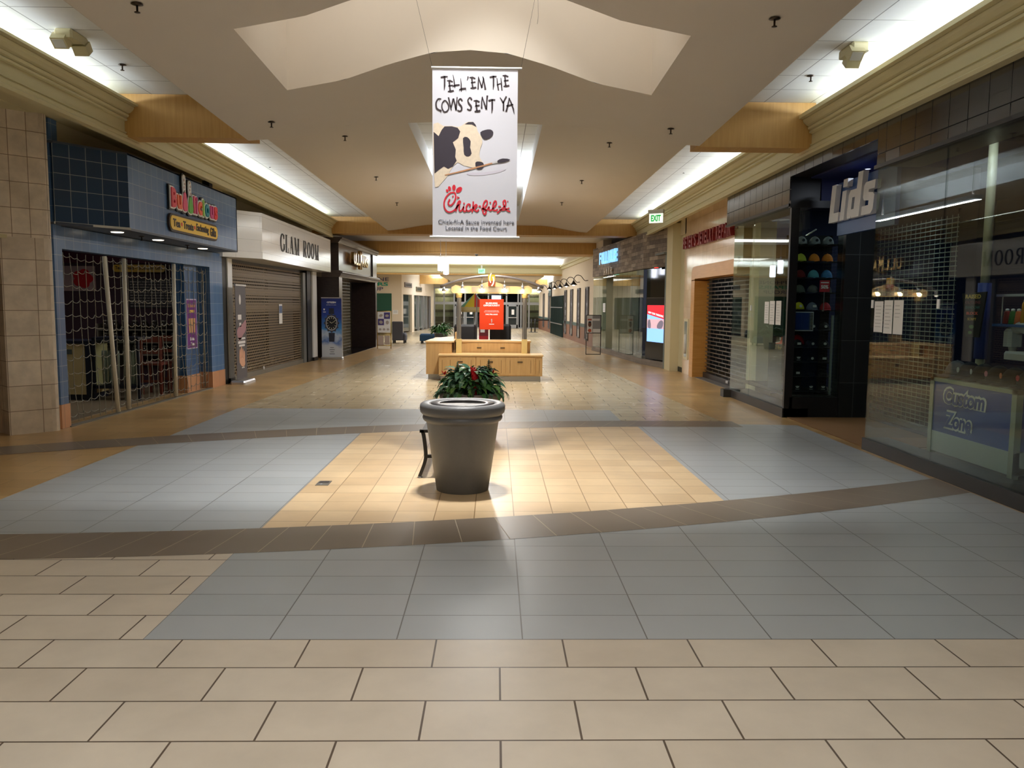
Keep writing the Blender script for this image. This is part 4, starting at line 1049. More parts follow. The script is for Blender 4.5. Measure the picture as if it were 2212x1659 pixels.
tm2 = plane_mx((4.78, 12.55, 2.3), (0, -1, 0), (0, 0, 1))
m = MB(); blob(m, [(-.17, .12), (-.1, .3), (0, .36), (.1, .3), (.17, .12), (.13, -.16), (.12, -.36), (.06, -.18), (.05, .02), (-.05, .02), (-.07, -.18), (-.14, -.38), (-.13, -.14)], tm2, 0, .05, 2); m.build('cloth', M('scarf_yellow', (206, 190, 60), .9), root)
# caps lying along the near counter
cl = [((98, 100, 108), 'grey cap at the far end of the counter row', None), ((30, 32, 44), 'navy cap, second from the far end of the counter row', 'bar'), ((24, 30, 34), 'dark cap with pale tag, third along the counter row', 'dot'),
      ((20, 20, 22), 'black cap with pink ribbon mark on the counter row', 'ribbon'), ((22, 22, 24), 'black cap with orange stitched mark on the counter row', 'org'), ((18, 18, 20), 'black cap nearest the camera on the counter row', 'red')]
for i, (c, lb, lg) in enumerate(cl):
    lc = {'ribbon': (214, 130, 150), 'org': (200, 110, 60), 'red': (196, 60, 70)}.get(lg, (206, 206, 206))
    cap((4.80, 8.28 - .235 * i, .925), PI * .92 + .12 * (i % 2), c, lb, 'caps along the counter', s=1.25, logo='dot' if lg else None, lc=lc)
# embroidery machine corner
root = thing('embroidery_machine', 'white embroidery machine with thread rack and sewing arm behind the counter', 'sewing machine', (5.25, 7.9, .012))
m_mach = M('machine_white', (186, 190, 192), .35)
m = MB(); m.bbox(5.06, 6.9, .012, 5.5, 8.05, .95, .04); m.build('cabinet', M('machine_gray', (120, 126, 130), .5), root)
m = MB(); m.bbox(5.06, 6.4, 1.12, 5.5, 7.95, 1.2, .02); m.build('table', m_mach, root)
m = MB(); m.tube([(5.2, 8.05, 1.40), (5.2, 7.9, 1.44), (5.2, 7.7, 1.41), (5.2, 7.4, 1.33), (5.2, 6.9, 1.28)], [.05, .06, .06, .055, .05], 10); m.build('arm', m_mach, root)
m = MB(); m.bbox(5.12, 7.96, 1.24, 5.28, 8.08, 1.42, .03); m.lathe([(.03, 0), (.04, .05), (.04, .1), (.02, .12)], 5.2, 8.02, 12, cz=1.19); m.build('head', m_mach, root)
m = MB(); m.box(5.1, 6.6, 1.44, 5.45, 8.22, 1.465); m.build('thread_shelf', M('thread_blue', (50, 96, 160), .5), root)
m = MB(); m.box(5.1, 6.6, 1.74, 5.14, 8.18, 1.765); m.box(5.3, 6.6, 1.69, 5.34, 8.0, 1.71); m.tube([(5.12, 8.1, 1.46), (5.12, 8.1, 1.74)], .008, 6); m.tube([(5.12, 7.4, 1.46), (5.12, 7.4, 1.74)], .008, 6); m.build('thread_rail', m_silver, root)
spc = [((150, 30, 40), 'dark red'), ((30, 130, 60), 'green'), ((240, 130, 80), 'orange'), ((206, 150, 40), 'gold'), ((190, 150, 60), 'ochre'), ((120, 180, 110), 'pale green'), ((206, 226, 40), 'neon yellow'), ((90, 110, 120), 'slate'), ((40, 44, 60), 'navy'), ((220, 220, 214), 'white')]
for i, (c, nm) in enumerate(spc):
    y = 8.14 - i * .092; h = .13 if nm not in ('gold', 'white') else .22
    r = thing('thread_spool', '%s cone of thread on the embroidery machine rack' % nm, 'thread spool', (5.2, y, 1.466), 'thread cones on the rack')
    MB().lathe([(.04, .0), (.038, h * .1), (.028, h * .92), (.02, h)], 5.2, y, 12, cz=1.466).build('thread', M('thread_%d_%d_%d' % c, c, .7), r)
    MB().lathe([(.018, 0), (.018, .02), (.006, .025)], 5.2, y, 8, cz=1.466 + h).build('cone_tip', m_white, r)
root = thing('sample_board', 'black flared hanging board of embroidered lettering samples beside the blue pole', 'sample board', (4.92, 8.28, 1.32))
rm = plane_mx((4.92, 8.25, 1.55), (0, -1, 0), (0, 0, 1)) @ Matrix.Diagonal((.84, .66, 1, 1))
m = MB(); blob(m, [(-.12, -.34), (.16, -.34), (.26, .36), (-.24, .34)], rm, 0, .015); m.build('board', M('felt_black', (20, 20, 20), .9), root)
m = MB(); glyphs(m, 'RAISED', .1, rm @ Matrix.Translation((-.0, .29, 0)), .32, .065, .001, .003, z=.015); glyphs(m, 'SCRIPT', .1, rm @ Matrix.Translation((0, -.06, 0)), .18, .04, .001, z=.015); m.build('gold_sample', M('thread_gold', (214, 180, 70), .7), root)
m = MB(); glyphs(m, 'OUTLINE', .1, rm @ Matrix.Translation((0, .2, 0)), .32, .045, .001, z=.015); m.build('maroon_sample', M('thread_maroon', (120, 54, 62), .7), root)
m = MB(); glyphs(m, 'SHADOW', .1, rm @ Matrix.Translation((0, .12, 0)), .30, .045, .001, z=.015); m.build('teal_sample', M('thread_teal', (40, 110, 106), .7), root)
m = MB(); glyphs(m, 'BLOCK', .1, rm @ Matrix.Translation((0, .03, 0)), .24, .045, .001, .003, z=.015); m.build('coral_sample', M('thread_coral', (220, 90, 70), .7), root)
m = MB(); blob(m, ellipse(.0, -.18, .05, .03), rm, .015, .002); blob(m, ellipse(-.02, -.27, .04, .025), rm, .015, .002); m.build('green_sample', M('thread_green', (70, 120, 50), .7), root)
m = MB(); m.tube([(4.93, 8.26, 1.74), (4.96, 8.27, 1.76), (5.0, 8.27, 1.76)], .01, 6); m.build('hook', m_silver, root)
root = thing('support_pole', 'round shop pole, pale above and below with a blue padded middle', 'pole', (5.03, 8.27, .012))
m = MB(); m.tube([(5.03, 8.27, .012), (5.03, 8.27, 1.15)], .045, 12); m.tube([(5.03, 8.27, 1.86), (5.03, 8.27, 3.55)], .045, 12); m.build('pale_pole', M('pole_cream', (190, 186, 160), .4), root)
m = MB(); m.tube([(5.03, 8.27, 1.1), (5.03, 8.27, 1.88)], .065, 12); m.build('blue_pad', M('pad_blue', (28, 52, 130), .6), root)
root = thing('curtain', 'tall blue and brown fabric backdrop hanging at the rear of the hat shop', 'curtain', (6.6, 8.0, 0.012))
m = MB(); n = 40
v = []
for i in range(n + 1):
    y = 7.0 + 2.1 * i / n; v += [(6.3 + .05 * math.sin(i * 1.9), y, .012), (6.3 + .05 * math.sin(i * 1.9), y, 2.7)]
m.add(v, [(2 * i, 2 * i + 2, 2 * i + 3, 2 * i + 1) for i in range(n)], True); m.build('blue_cloth', M('curtain_blue', (30, 58, 140), .9), root)
m = MB(); m.box(6.0, 8.55, .012, 6.05, 9.0, 2.2); m.build('brown_panel', M('brown_slab', (96, 74, 56), .5), root)

# ---------------------------------------------------------------- jewellery repair front
JX = 4.55
m_jew = TILE('pink_marble_tile', (228, 204, 176), (218, 192, 162), (196, 170, 142), .4, .4, .003, 0, .1, .0, .14, spec=.6, var=.08, nscale=4)
mb = MB(); mb.box(JX, 14.95, 2.42, JX + .3, 19.6, 3.9); mb.box(JX, 18.72, 0, JX + .3, 19.55, 2.42); struct('wall_right', mb, m_jew)
struct('wall_right', bx(JX + .35, 14.9, 0, JX + .4, 15.6, 3.9), m_wall)
m_arch = WOOD('arch_maple', (196, 138, 66), (212, 156, 84), 2.5, .35, (1, 12, 1))
mb = MB(); mb.box(JX - .03, 18.42, 0, JX + .31, 18.74, 2.22); struct('door_1', mb, m_arch)
P = [(18.74, 2.2), (18.74, 2.38), (18.70, 2.45), (18.62, 2.50), (18.5, 2.52), (15.2, 2.52), (15.2, 2.24), (18.42, 2.24), (18.42, 2.2)]
struct('door_1', MB().prism(P, JX - .03, JX + .31, 'x'), m_arch)
GRILLE('jew_grille', (96, 90, 86), .5, .085, .012, .5, .4, .6)
root = thing('roller_shutter', 'closed dark slatted shutter inside the rounded wood frame of the jewellery shop', 'roller shutter', (JX + .3, 16.8, 0))
MB().quad((JX + .26, 15.2, .1), (JX + .26, 18.42, .1), (JX + .26, 18.42, 2.26), (JX + .26, 15.2, 2.26)).build('curtain', MATS['jew_grille'], root)
MB().box(JX + .22, 15.2, 0, JX + .3, 18.42, .12).build('bottom_bar', M('shutter_dark', (50, 46, 46), .4, metal=.4), root)
MB().bbox(JX + .2, 16.35, .05, JX + .225, 16.5, .1, .005).build('lock', m_silver, root)
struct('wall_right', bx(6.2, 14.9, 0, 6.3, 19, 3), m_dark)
struct('floor', bx(JX + .02, 15.0, 0, 6.2, 18.4, .006), M('threshold_gray', (96, 92, 88), .5))
root = thing('wall_sign', 'maroon raised channel letters along the pink marble wall', 'sign', (JX, 17.6, 2.95))
jm2 = face_left(JX - .005, 17.35, 3.10)
txt = "PETER'S JEWELRY REPAIR"; x = -1.98
for ch in txt:
    if ch == ' ': x += .12; continue
    wd = .15 if ch not in "I'" else .06
    m = MB(); glyphs(m, ch, .3, jm2 @ Matrix.Translation((x + wd / 2, 0.0 if ch != "'" else .09, 0)), wd, .27 if ch != "'" else .08, .045, .008, z=.02); m.build('letter', M('maroon_letter', (132, 30, 34), .4), root)
    x += wd + .045
m = MB(); m.box(JX - .025, 15.3, 3.08, JX - .002, 19.36, 3.12); m.build('raceway', M('raceway', (150, 110, 96), .5), root)
root = thing('wall_cabinet', 'slim glazed extinguisher cabinet on the pink marble wall', 'cabinet', (JX, 19.15, .35))
m = MB(); m.box(JX - .03, 18.94, .36, JX, 19.36, 1.32); m.build('frame', M('cabinet_cream', (206, 196, 160), .5), root)
m = MB(); m.box(JX - .034, 19.02, .42, JX - .03, 19.28, 1.26); m.build('glass_door', M('cabinet_glass', (128, 138, 134), .1), root)
m = MB(); m.tube([(4.53, 19.12, .5), (4.53, 19.12, .95)], .05, 10); m.build('extinguisher', M('extinguisher_pale', (196, 190, 180), .4), root)
# service corridor beside it
struct('pillar', bx(4.36, 20.1, 0, 4.6, 20.75, 3.66), M('pier_cream', (206, 194, 156), .7, var=.02))
struct('wall_right', bx(4.6, 20.2, 0, 5.4, 20.3, 3.9), m_wall)
struct('door_2', bx(4.58, 19.62, 0, 4.64, 20.12, 3.4), M('door_cream', (196, 186, 150), .6))
struct('trim_11', bx(4.57, 19.6, 0, 4.6, 20.14, .12), m_black)
struct('wall_right', bx(4.6, 19.5, 0, 4.9, 19.66, 3.9), m_wall)
struct('wall_right', bx(JX, 19.5, 3.35, 4.9, 22, 3.95), m_wall)
root = thing('exit_sign', 'white exit sign with green letters hanging under the cream cornice', 'exit sign', (3.87, 19.5, 3.55))
em = plane_mx((3.80, 19.45, 3.70), Vector((.62, -.4, 0)), (0, 0, 1))
m = MB(); rect(m, em, -.17, -.11, .17, .11, -.03, .03); m.build('face', EM('exit_white', (226, 236, 228), .7), root)
m = MB(); rect(m, em, -.19, .11, .19, .2, -.06, .09); m.build('housing', M('exit_housing', (176, 170, 156), .5), root)
m = MB(); glyphs(m, 'EXIT', .2, em, .25, .15, .001, .008, z=.0); m.build('lettering', EM('exit_green', (20, 150, 60), .8), root)

# ---------------------------------------------------------------- rustic wood barber front
FC0, FA, FB = (4.43, 20.76), (4.06, 22.4), (3.80, 26.25)
FE = (3.48, 29.2)
m_rust = TILE('rustic_planks', (168, 152, 134), (108, 96, 86), (60, 54, 48), .55, .105, .003, .37, .2, 0, .75, spec=.2, var=.25, nscale=6)
def wallseg(A, B, z0, z1, t, name, m, side=-1):
    f = frame(A, B, side); L = (Vector(B) - Vector(A)).length
    return struct(name, bx(0, -t, z0, L, 0, z1, f), m)
for A, B in ((FC0, FA), (FA, FB), (FB, FE)):
    wallseg(A, B, 2.64, 3.62, .12, 'wall_right', m_rust); wallseg(A, B, 0, .16, .3, 'trim_12', TILE('plinth_planks', (132, 120, 108), (112, 102, 92), (84, 76, 70), .7, .08, .002, .5, rough=.6, var=.15))
f2 = frame(FA, FB, -1)
for i in range(6):
    struct('window_8', bx(.02 + .66 * i, -.03, .16, .66 * (i + 1), -.018, 2.62, f2), m_glass)
f3 = frame(FB, FE, -1)
struct('window_9', bx(1.0, -.03, .16, 1.95, -.018, 2.62, f3), m_glass); struct('window_9', bx(1.97, -.03, .16, 2.9, -.018, 2.62, f3), m_glass)
struct('door_3', bx(.0, -.9, .1, .98, -.85, 2.62, f3), M('door_green_black', (26, 38, 34), .3))
f1 = frame(FC0, FA, -1)
struct('wall_right', bx(.0, -.2, .16, 1.7, -.13, 2.64, f1), M('black_gloss_wall', (18, 24, 24), .06, spec=.7))
root = thing('digital_display', 'tall black digital display with red and blue screen in the dark shop corner', 'digital screen', tuple(f1 @ Vector((.75, -.02, .16))))
m = MB(f1); m.bbox(.06, -.09, .2, 1.44, -.0, 1.85, .03); m.build('cabinet', M('screen_black', (16, 16, 20), .2), root)
dm = plane_mx(f1 @ Vector((.74, .006, 1.14)), f1.to_3x3() @ Vector((-1, 0, 0)), (0, 0, 1))
m = MB(); rect(m, dm, -.56, -.48, .56, .50, 0, .004); m.build('screen', EM('screen_blue', (128, 176, 250), 1.1), root)
m = MB(); blob(m, [(-.56, .26), (.56, .13), (.56, .5), (-.56, .5)], dm, .004, .002); m.build('red_band', EM('screen_red', (206, 30, 44), .9), root)
m = MB(); glyphs(m, 'NEW YORK THREADING', .1, dm @ Matrix.Translation((0, .26, 0)) @ Matrix.Rotation(-.11, 4, 'Z'), .98, .055, .0008, .002, z=.006); m.build('screen_text', EM('screen_white', (240, 240, 244), .9), root)
m = MB(); rect(m, dm, -.56, -.12, .56, .13, .004, .002); m.build('photo_strip', EM('screen_pink', (206, 168, 176), .8), root)
m = MB(); blob(m, [(.1, -.1), (.4, -.11), (.5, .05), (.35, .11), (.15, .02)], dm, .006, .001, 2); blob(m, [(-.5, -.1), (-.3, -.11), (-.35, .1), (-.5, .08)], dm, .006, .001, 2); m.build('photo_shapes', EM('screen_gray', (120, 110, 126), .6), root)
root = thing('illuminated_sign', 'glowing blue-white letters above smaller pale ones on rustic planks', 'sign', tuple(f2 @ Vector((4.6, 0, 2.6))))
fm = plane_mx(f2 @ Vector((4.5, .01, 3.22)), f2.to_3x3() @ Vector((-1, 0, 0)), (0, 0, 1))
for i, ch in enumerate('FOLLICLE'):
    wd = .27 if ch != 'I' else .1
    m = MB(); glyphs(m, ch, .4, fm @ Matrix.Translation((-1.2 + i * .335, 0, 0)), wd, .40, .04, .012); m.build('letter', EM('sign_cyan', (140, 206, 255), .75), root)
for i, ch in enumerate('HAIR'):
    m = MB(); glyphs(m, ch, .3, fm @ Matrix.Translation((-.5 + i * .36, -.47, 0)), .2 if ch != 'I' else .06, .22, .03, .004); m.build('small_letter', M('sign_tan', (190, 168, 140), .4), root)
root = thing('exit_sign', 'small glowing red exit sign inside the dark corner of the barber front', 'exit sign', tuple(f1 @ Vector((.8, -.05, 2.58))))
xm = plane_mx(f1 @ Vector((.8, -.02, 2.66)), f1.to_3x3() @ Vector((-1, 0, 0)), (0, 0, 1))
m = MB(); glyphs(m, 'EXIT', .1, xm, .28, .08, .002, .004, z=.012); m.build('lettering', EM('exit_red', (255, 40, 30), 1.2), root)
m = MB(); rect(m, xm, -.19, -.06, .19, .06, 0, .01); m.build('plate', M('plate_dark', (40, 14, 14), .4), root)
# inside of the barber shop
struct('wall_right', bx(.2, -4.0, 0, 7.3, -3.9, 3.0, f2), M('barber_wall', (110, 118, 112), .7))
struct('ceiling', bx(-1.6, -4.0, 2.95, 7.3, -.12, 3.0, f2), M('barber_ceiling', (120, 122, 118), .8))
struct('floor', bx(-1.6, -4.0, 0, 7.3, -.3, .01, f2), M('barber_floor', (150, 146, 138), .3))
struct('wall_right', bx(-1.6, -4.0, 0, -1.5, -.2, 3.0, f2), M('barber_wall', (110, 118, 112)))
mc = M('barber_black', (28, 28, 32), .5)
for i, (u, w, c, nm) in enumerate(((.9, -1.6, (150, 24, 34), 'red seat barber chair nearest the wood corner'), (2.0, -1.8, (60, 40, 70), 'purple back barber chair in the middle of the salon window'), (3.1, -1.8, (50, 66, 80), 'slate back barber chair at the far end of the salon window'))):
    r = thing('barber_chair', nm, 'chair', tuple(f2 @ Vector((u, w, .01))), 'barber chairs behind the glass')
    cm = M('barber_seat_%d' % i, c, .4)
    MB(f2).bbox(u - .28, w - .28, .46, u + .28, w + .28, .58, .04).build('seat', cm, r)
    MB(f2).bbox(u - .26, w - .32, .58, u + .26, w - .22, 1.15, .03).build('backrest', cm, r)
    m = MB(f2); m.box(u - .33, w - .2, .68, u - .28, w + .22, .73); m.box(u + .28, w - .2, .68, u + .33, w + .22, .73); m.build('armrests', mc, r)
    MB(f2).lathe([(.28, .01), (.28, .04), (.08, .07), (.07, .46)], u, w, 16).build('base', m_silver, r)
r = thing('mirror_station', 'long salon counter with mirrors along the inner wall', 'counter', tuple(f2 @ Vector((2, -3.7, 0))))
MB(f2).box(.4, -3.88, .75, 4.8, -3.5, .82).build('counter_top', mc, r)
m = MB(f2); [m.box(.6 + q * 1.0, -3.89, 1.0, 1.2 + q * 1.0, -3.87, 2.0) for q in range(4)]; m.build('mirrors', M('salon_mirror', (180, 186, 184), .05, metal=1), r)
r = thing('window_notice', 'white notice taped inside the barber glass beside the dark door', 'notice', tuple(f3 @ Vector((1.3, -.05, 1.4))))
nm2 = plane_mx(f3 @ Vector((1.22, -.012, 1.55)), f3.to_3x3() @ Vector((-1, 0, 0)), (0, 0, 1))
m = MB(); rect(m, nm2, -.16, -.15, .16, .15, 0, .003); m.build('sheet', m_paper, r)
m = MB(); [rect(m, nm2, -.11, .1 - q * .05, .1, .115 - q * .05, .003, .001) for q in range(5)]; m.build('print', M('ink_gray', (110, 112, 116)), r)
for i in range(6):
    u = 5.6 - i * .32
    r = thing('spotlight', ('first', 'second', 'third', 'fourth', 'fifth', 'sixth')[i] + ' small spotlight under the rustic fascia, counted from its far end', 'spotlight', tuple(f2 @ Vector((u, -.06, 2.6))), 'spots under the rustic fascia')
    MB(f2).lathe([(.05, 2.64), (.06, 2.6), (.055, 2.58)], u, -.06, 10).build('housing', m_silver, r)
    MB(f2).lathe([(.001, 2.575), (.05, 2.579)], u, -.06, 10).build('lens', EM('spot_lens', (255, 250, 240), 14), r)
# A-frame poster stand
r = thing('poster_stand', 'thin black floor-standing poster frame with hair salon print outside the barber glass', 'poster stand', (3.24, 26.7, 0))
m = MB()
for x in (3.0, 3.48): m.box(x - .012, 26.69, 0, x + .012, 26.715, 1.31)
for z in (.0, .70, 1.29): m.box(3.0, 26.69, z, 3.48, 26.715, z + .022)
m.build('frame', m_darkmetal, r)
am = face_cam(3.24, 26.69, 1.0)
m = MB(); rect(m, am, -.228, -.278, -.04, .288, 0, .004); rect(m, am, -.06, .12, .2, .19, .006, .001); rect(m, am, -.02, -.27, .22, -.15, .006, .001); m.build('white_print', m_paper, r)
m = MB(); rect(m, am, -.04, -.278, .228, .288, 0, .004); m.build('gray_print', M('print_gray', (150, 150, 152), .6), r)
m = MB(); blob(m, ellipse(-.13, -.0, .055, .09, 16), am, .004, .002); m.build('brown_print', M('print_brown', (110, 66, 48), .6), r)
m = MB(); rect(m, am, -.2, .13, -.07, .18, .004, .002); blob(m, [(-.2, -.2), (-.15, -.14), (-.08, -.16), (-.07, -.24), (-.14, -.27)], am, .004, .002); m.build('rust_print', M('print_rust', (190, 96, 66), .6), r)
m = MB(); blob(m, ellipse(-.13, .07, .05, .03, 12), am, .006, .002); m.build('dark_print', m_black, r)

# ---------------------------------------------------------------- wainscot wall with tall narrow windows and gooseneck lamps
WA, WB = (3.75, 31.0), (3.26, 47.0); wf = frame(WA, WB, -1)
m_wains = TILE('brown_wainscot', (132, 90, 70), (124, 84, 65), (108, 72, 56), 1.2, .4, .003, 0, rough=.5, var=.08)
m_warmwall = M('warm_white_wall', (222, 208, 188), .8, var=.02)
struct('wall_right', bx(-2.0, -.3, .80, 25, 0, 3.95, wf), m_warmwall)
struct('wall_right', bx(-2.0, -.3, 0, 9.9, .02, .72, wf), m_wains)
struct('wall_right', bx(15.9, -.3, 0, 25, .02, .72, wf), m_wains)
struct('trim_13', bx(-2.0, -.3, .72, 9.9, .035, .86, wf), M('green_rail', (62, 86, 84), .5))
struct('trim_13', bx(15.9, -.3, .72, 25, .035, .86, wf), M('green_rail', (62, 86, 84)))
for z0, z1, w in ((3.44, 3.66, .06), (3.58, 3.66, .12)):
    struct('trim_14', bx(-2.0, 0, z0, 12, w, z1, wf), m_corn)
struct('wall_right', bx(-2.1, -1.2, 0, -1.9, 0, 3.6, wf), m_wall)
ords = ('first', 'second', 'third', 'fourth', 'fifth', 'sixth')
for i, u in enumerate((1.6, 4.1, 6.6, 9.0, 17.4, 21)):
    r = thing('wall_window', ords[i] + ' tall narrow display window in the wainscot wall, counted from the barber shop', 'display window', tuple(wf @ Vector((u, .04, .3))), 'tall slots in the wainscot wall')
    m = MB(wf)
    for a, b, c, d in ((u - .42, u - .36, .25, 2.36), (u + .36, u + .42, .25, 2.36)): m.box(a, .0, c, b, .06, d)
    m.box(u - .42, 0, 2.3, u + .42, .06, 2.36); m.box(u - .42, 0, .22, u + .42, .06, .28); m.build('frame', M('slot_frame', (86, 84, 82), .5), r)
    m = MB(wf); m.box(u - .36, .02, .28, u + .36, .035, 2.3); m.build('glass', M('slot_glass', (126, 124, 132), .08, spec=.8, var=.3, vscale=2), r)
m_goose = M('goose_black', (30, 28, 28), .35, metal=.5)
for i, u in enumerate((1.6, 4.1, 6.6, 9.0, 11.6, 17.4)):
    r = thing('wall_lamp', ords[i] + ' black gooseneck wall lamp along the wainscot wall, counted from the barber shop', 'wall lamp', tuple(wf @ Vector((u, .02, 2.45))), 'gooseneck lamps')
    m = MB(wf); m.lathe([(.05, -.01), (.05, .01)], u, .02, 10, cz=2.62); m.tube([wf.inverted() @ (wf @ Vector(p)) for p in smooth_pts([(u, .02, 2.62), (u, .14, 2.62), (u, .30, 2.80), (u, .46, 2.82), (u, .56, 2.70), (u, .58, 2.60)], 4)], .014, 6); m.build('arm', m_goose, r)
    m = MB(wf); m.lathe([(.03, .16), (.045, .13), (.06, .10), (.15, .0), (.145, -.005)], u, .58, 14, cz=2.44); m.build('shade', m_goose, r)
    m = MB(wf); m.ell((u, .58, 2.46), .055, .055, .055, 10, 6); m.build('bulb', EM('goose_bulb', (255, 240, 220), 26), r)
r = thing('folding_gate', 'dark green folding security gate in the wainscot wall', 'security gate', tuple(wf @ Vector((13, .0, 0))))
m = MB(wf)
for q in range(19): m.box(9.95 + q * .33, .04, .0, 10.0 + q * .33, .09, 2.1)
m.build('uprights', M('gate_green', (40, 64, 62), .4, metal=.3), r)
m = MB(wf)
for z in (.62, 1.48): m.box(9.9, .09, z, 15.9, .105, z + .05)
m.build('cross_bars', m_silver, r)
m = MB(wf); m.box(9.9, .01, 0, 15.9, .04, 2.12); m.build('dark_backing', M('gate_dark', (16, 26, 28), .4), r)
r = thing('wall_plaque', 'dark framed picture high on the white wall past the green gate', 'picture', tuple(wf @ Vector((16.6, .04, 2.1))))
m = MB(wf); m.box(16.0, .0, 2.1, 17.6, .05, 2.95); m.build('frame', m_darkmetal, r)
m = MB(wf); m.box(16.12, .05, 2.18, 17.48, .06, 2.87); m.build('picture_face', M('plaque_green', (84, 108, 112), .3), r)
# ================================================================ CENTRE OF THE MALL
# ---------------------------------------------------------------- big grey urn-shaped bin
m_urn = M('urn_gray', (94, 95, 97), .42, var=.08, vscale=40, bump=.1, bscale=500)
UX, UY = -.283, 7.0
r = thing('trash_receptacle', 'large grey flared round receptacle with open ring lid on the golden tiles', 'trash can', (UX, UY, 0))
prof = [(.222, .0), (.228, .005), (.314, .60), (.318, .612), (.335, .618), (.345, .63), (.349, .645), (.345, .66), (.338, .668), (.352, .676), (.366, .690), (.371, .71), (.371, .742), (.366, .758), (.35, .770), (.325, .772), (.30, .768), (.28, .762), (.27, .74), (.26, .60)]
MB().lathe(prof, UX, UY, 64).build('body', m_urn, r)
MB().lathe([(.278, .7635), (.205, .768), (.196, .764), (.194, .70)], UX, UY, 64).build('ring_lid', M('urn_lid', (78, 76, 78), .35), r)
MB().lathe([(.193, .755), (.17, .66), (.10, .60), (.001, .59)], UX, UY, 48).build('inner_bowl', M('urn_inner', (96, 100, 108), .35), r)
# ---------------------------------------------------------------- bench behind it
m_bm = M('bench_black', (28, 25, 24), .4)
r = thing('bench', 'low black metal bench with curved legs hidden behind the grey receptacle', 'bench', (-.44, 8.4, 0))
m = MB()
for i in range(5): m.box(-.68 + i * .10, 7.46, .435, -.60 + i * .10, 9.28, .455)
m.build('seat_slats', m_bm, r)
for x, y, sx in ((-.68, 7.46, -1), (-.68, 9.25, -1), (-.20, 7.46, 1), (-.20, 9.25, 1)):
    m = MB(); P = smooth_pts([(x, .455), (x + .012 - .005 * sx, .40), (x - sx * .035, .25), (x - sx * .03, .16), (x + sx * .02, .02)], 4)
    for w0 in (-.018,):
        n = len(P); v = []
        for q, p in enumerate(P): v += [(p[0] - .016, y - .02, p[1]), (p[0] + .016, y - .02, p[1]), (p[0] + .016, y + .02, p[1]), (p[0] - .016, y + .02, p[1])]
        m.add(v, [(4 * q + a, 4 * q + (a + 1) % 4, 4 * q + 4 + (a + 1) % 4, 4 * q + 4 + a) for q in range(n - 1) for a in range(4)] + [(0, 1, 2, 3), (4 * n - 4, 4 * n - 3, 4 * n - 2, 4 * n - 1)])
    m.box(x - .02 if sx < 0 else x - .1, y - .02, .43, x + .1 if sx < 0 else x + .02, y + .02, .458)
    lg = m.build('leg', m_bm, r)
    MB().lathe([(.001, 0), (.022, 0), (.024, .008), (.012, .014), (.012, .028)], x + sx * .018, y, 10).build('foot', m_silver, lg)
m = MB(); m.box(-.645, 7.445, .19, -.23, 7.475, .22); m.box(-.645, 9.235, .19, -.23, 9.265, .22); m.build('stretcher', m_bm, r)
# ---------------------------------------------------------------- planter full of foliage
PX, PY = -.30, 9.9
r = thing('planter', 'grey round planter bowl with mixed foliage and red flower behind the receptacle', 'planter', (PX, PY, 0))
MB().lathe([(.27, 0), (.28, .01), (.36, .47), (.385, .48), (.39, .52), (.385, .545), (.36, .55), (.345, .54), (.34, .5), (.001, .49)], PX, PY, 40).build('bowl', M('planter_taupe', (126, 116, 112), .4, bump=.1, bscale=300), r)
def leaf_mesh(mb, base, d, L, W, droop, lobes=0, up0=.6, roll=0.0):
    """arching leaf along heading d; lobes>0 gives a toothed outline"""
    b = Vector(base); h = Vector((math.cos(d), math.sin(d), 0)); s = Vector((-math.sin(d), math.cos(d), 0)); n = 10 if lobes else 6
    prev = None; p = b.copy(); el = up0; v = []
    for i in range(n + 1):
        t = i / n
        w = W * math.sin(PI * min(1, t * .92 + .08)) ** .8
        if lobes: w *= (1.0 if i % 2 else .5)
        c, sn = math.cos(roll), math.sin(roll)
        sd = s * c + Vector((0, 0, 1)) * sn
        v += [p + sd * w + Vector((0, 0, .25 * w)), p, p - sd * w + Vector((0, 0, .25 * w))]
        p = p + (h * math.cos(el) + Vector((0, 0, 1)) * math.sin(el)) * (L / n); el -= droop / n
    f = []
    for i in range(n): a = 3 * i; f += [(a, a + 1, a + 4, a + 3), (a + 1, a + 2, a + 5, a + 4)]
    mb.add(v, f, True)
gm = [M('leaf_blue', (84, 132, 106), .4, var=.3, vscale=20), M('leaf_mid', (70, 124, 62), .4, var=.3, vscale=20), M('leaf_light', (104, 150, 72), .45, var=.25, vscale=20), M('leaf_dark', (34, 62, 32), .45, var=.3, vscale=20), M('leaf_pale', (150, 184, 150), .45, var=.2, vscale=20)]
mbs = [MB() for _ in gm]
rl = random.Random(5)
for i in range(460):
    a = rl.uniform(0, 2 * PI); rr = rl.uniform(.02, .30); q = rl.random()
    base = (PX + rr * math.cos(a), PY + rr * math.sin(a), .54 + .27 * math.sqrt(max(0, 1 - (rr / .32) ** 2)) * rl.random() ** .6)
    zone = 0 if math.cos(a) < -.1 else 1
    ci = rl.choices(range(5), (4, 2, 2, 2, 2) if zone == 0 else (1, 4, 2, 4, .6))[0]
    up = rl.uniform(.2, 1.35) * (1 - .4 * rr / .3)
    leaf_mesh(mbs[ci], base, a + rl.uniform(-.6, .6), rl.uniform(.12, .23), rl.uniform(.022, .045), rl.uniform(.9, 2.4), 1 if rl.random() < .65 else 0, up, rl.uniform(-.5, .5))
for i in range(60):                                    # fringe hanging over the rim
    a = rl.uniform(0, 2 * PI)
    leaf_mesh(mbs[rl.choice((1, 3, 0))], (PX + .33 * math.cos(a), PY + .33 * math.sin(a), .55), a + rl.uniform(-.3, .3), rl.uniform(.12, .24), .03, 2.3, 1, .4, rl.uniform(-.3, .3))
nmz = ('blue_green_leaves', 'green_leaves', 'light_leaves', 'dark_leaves', 'pale_leaves')
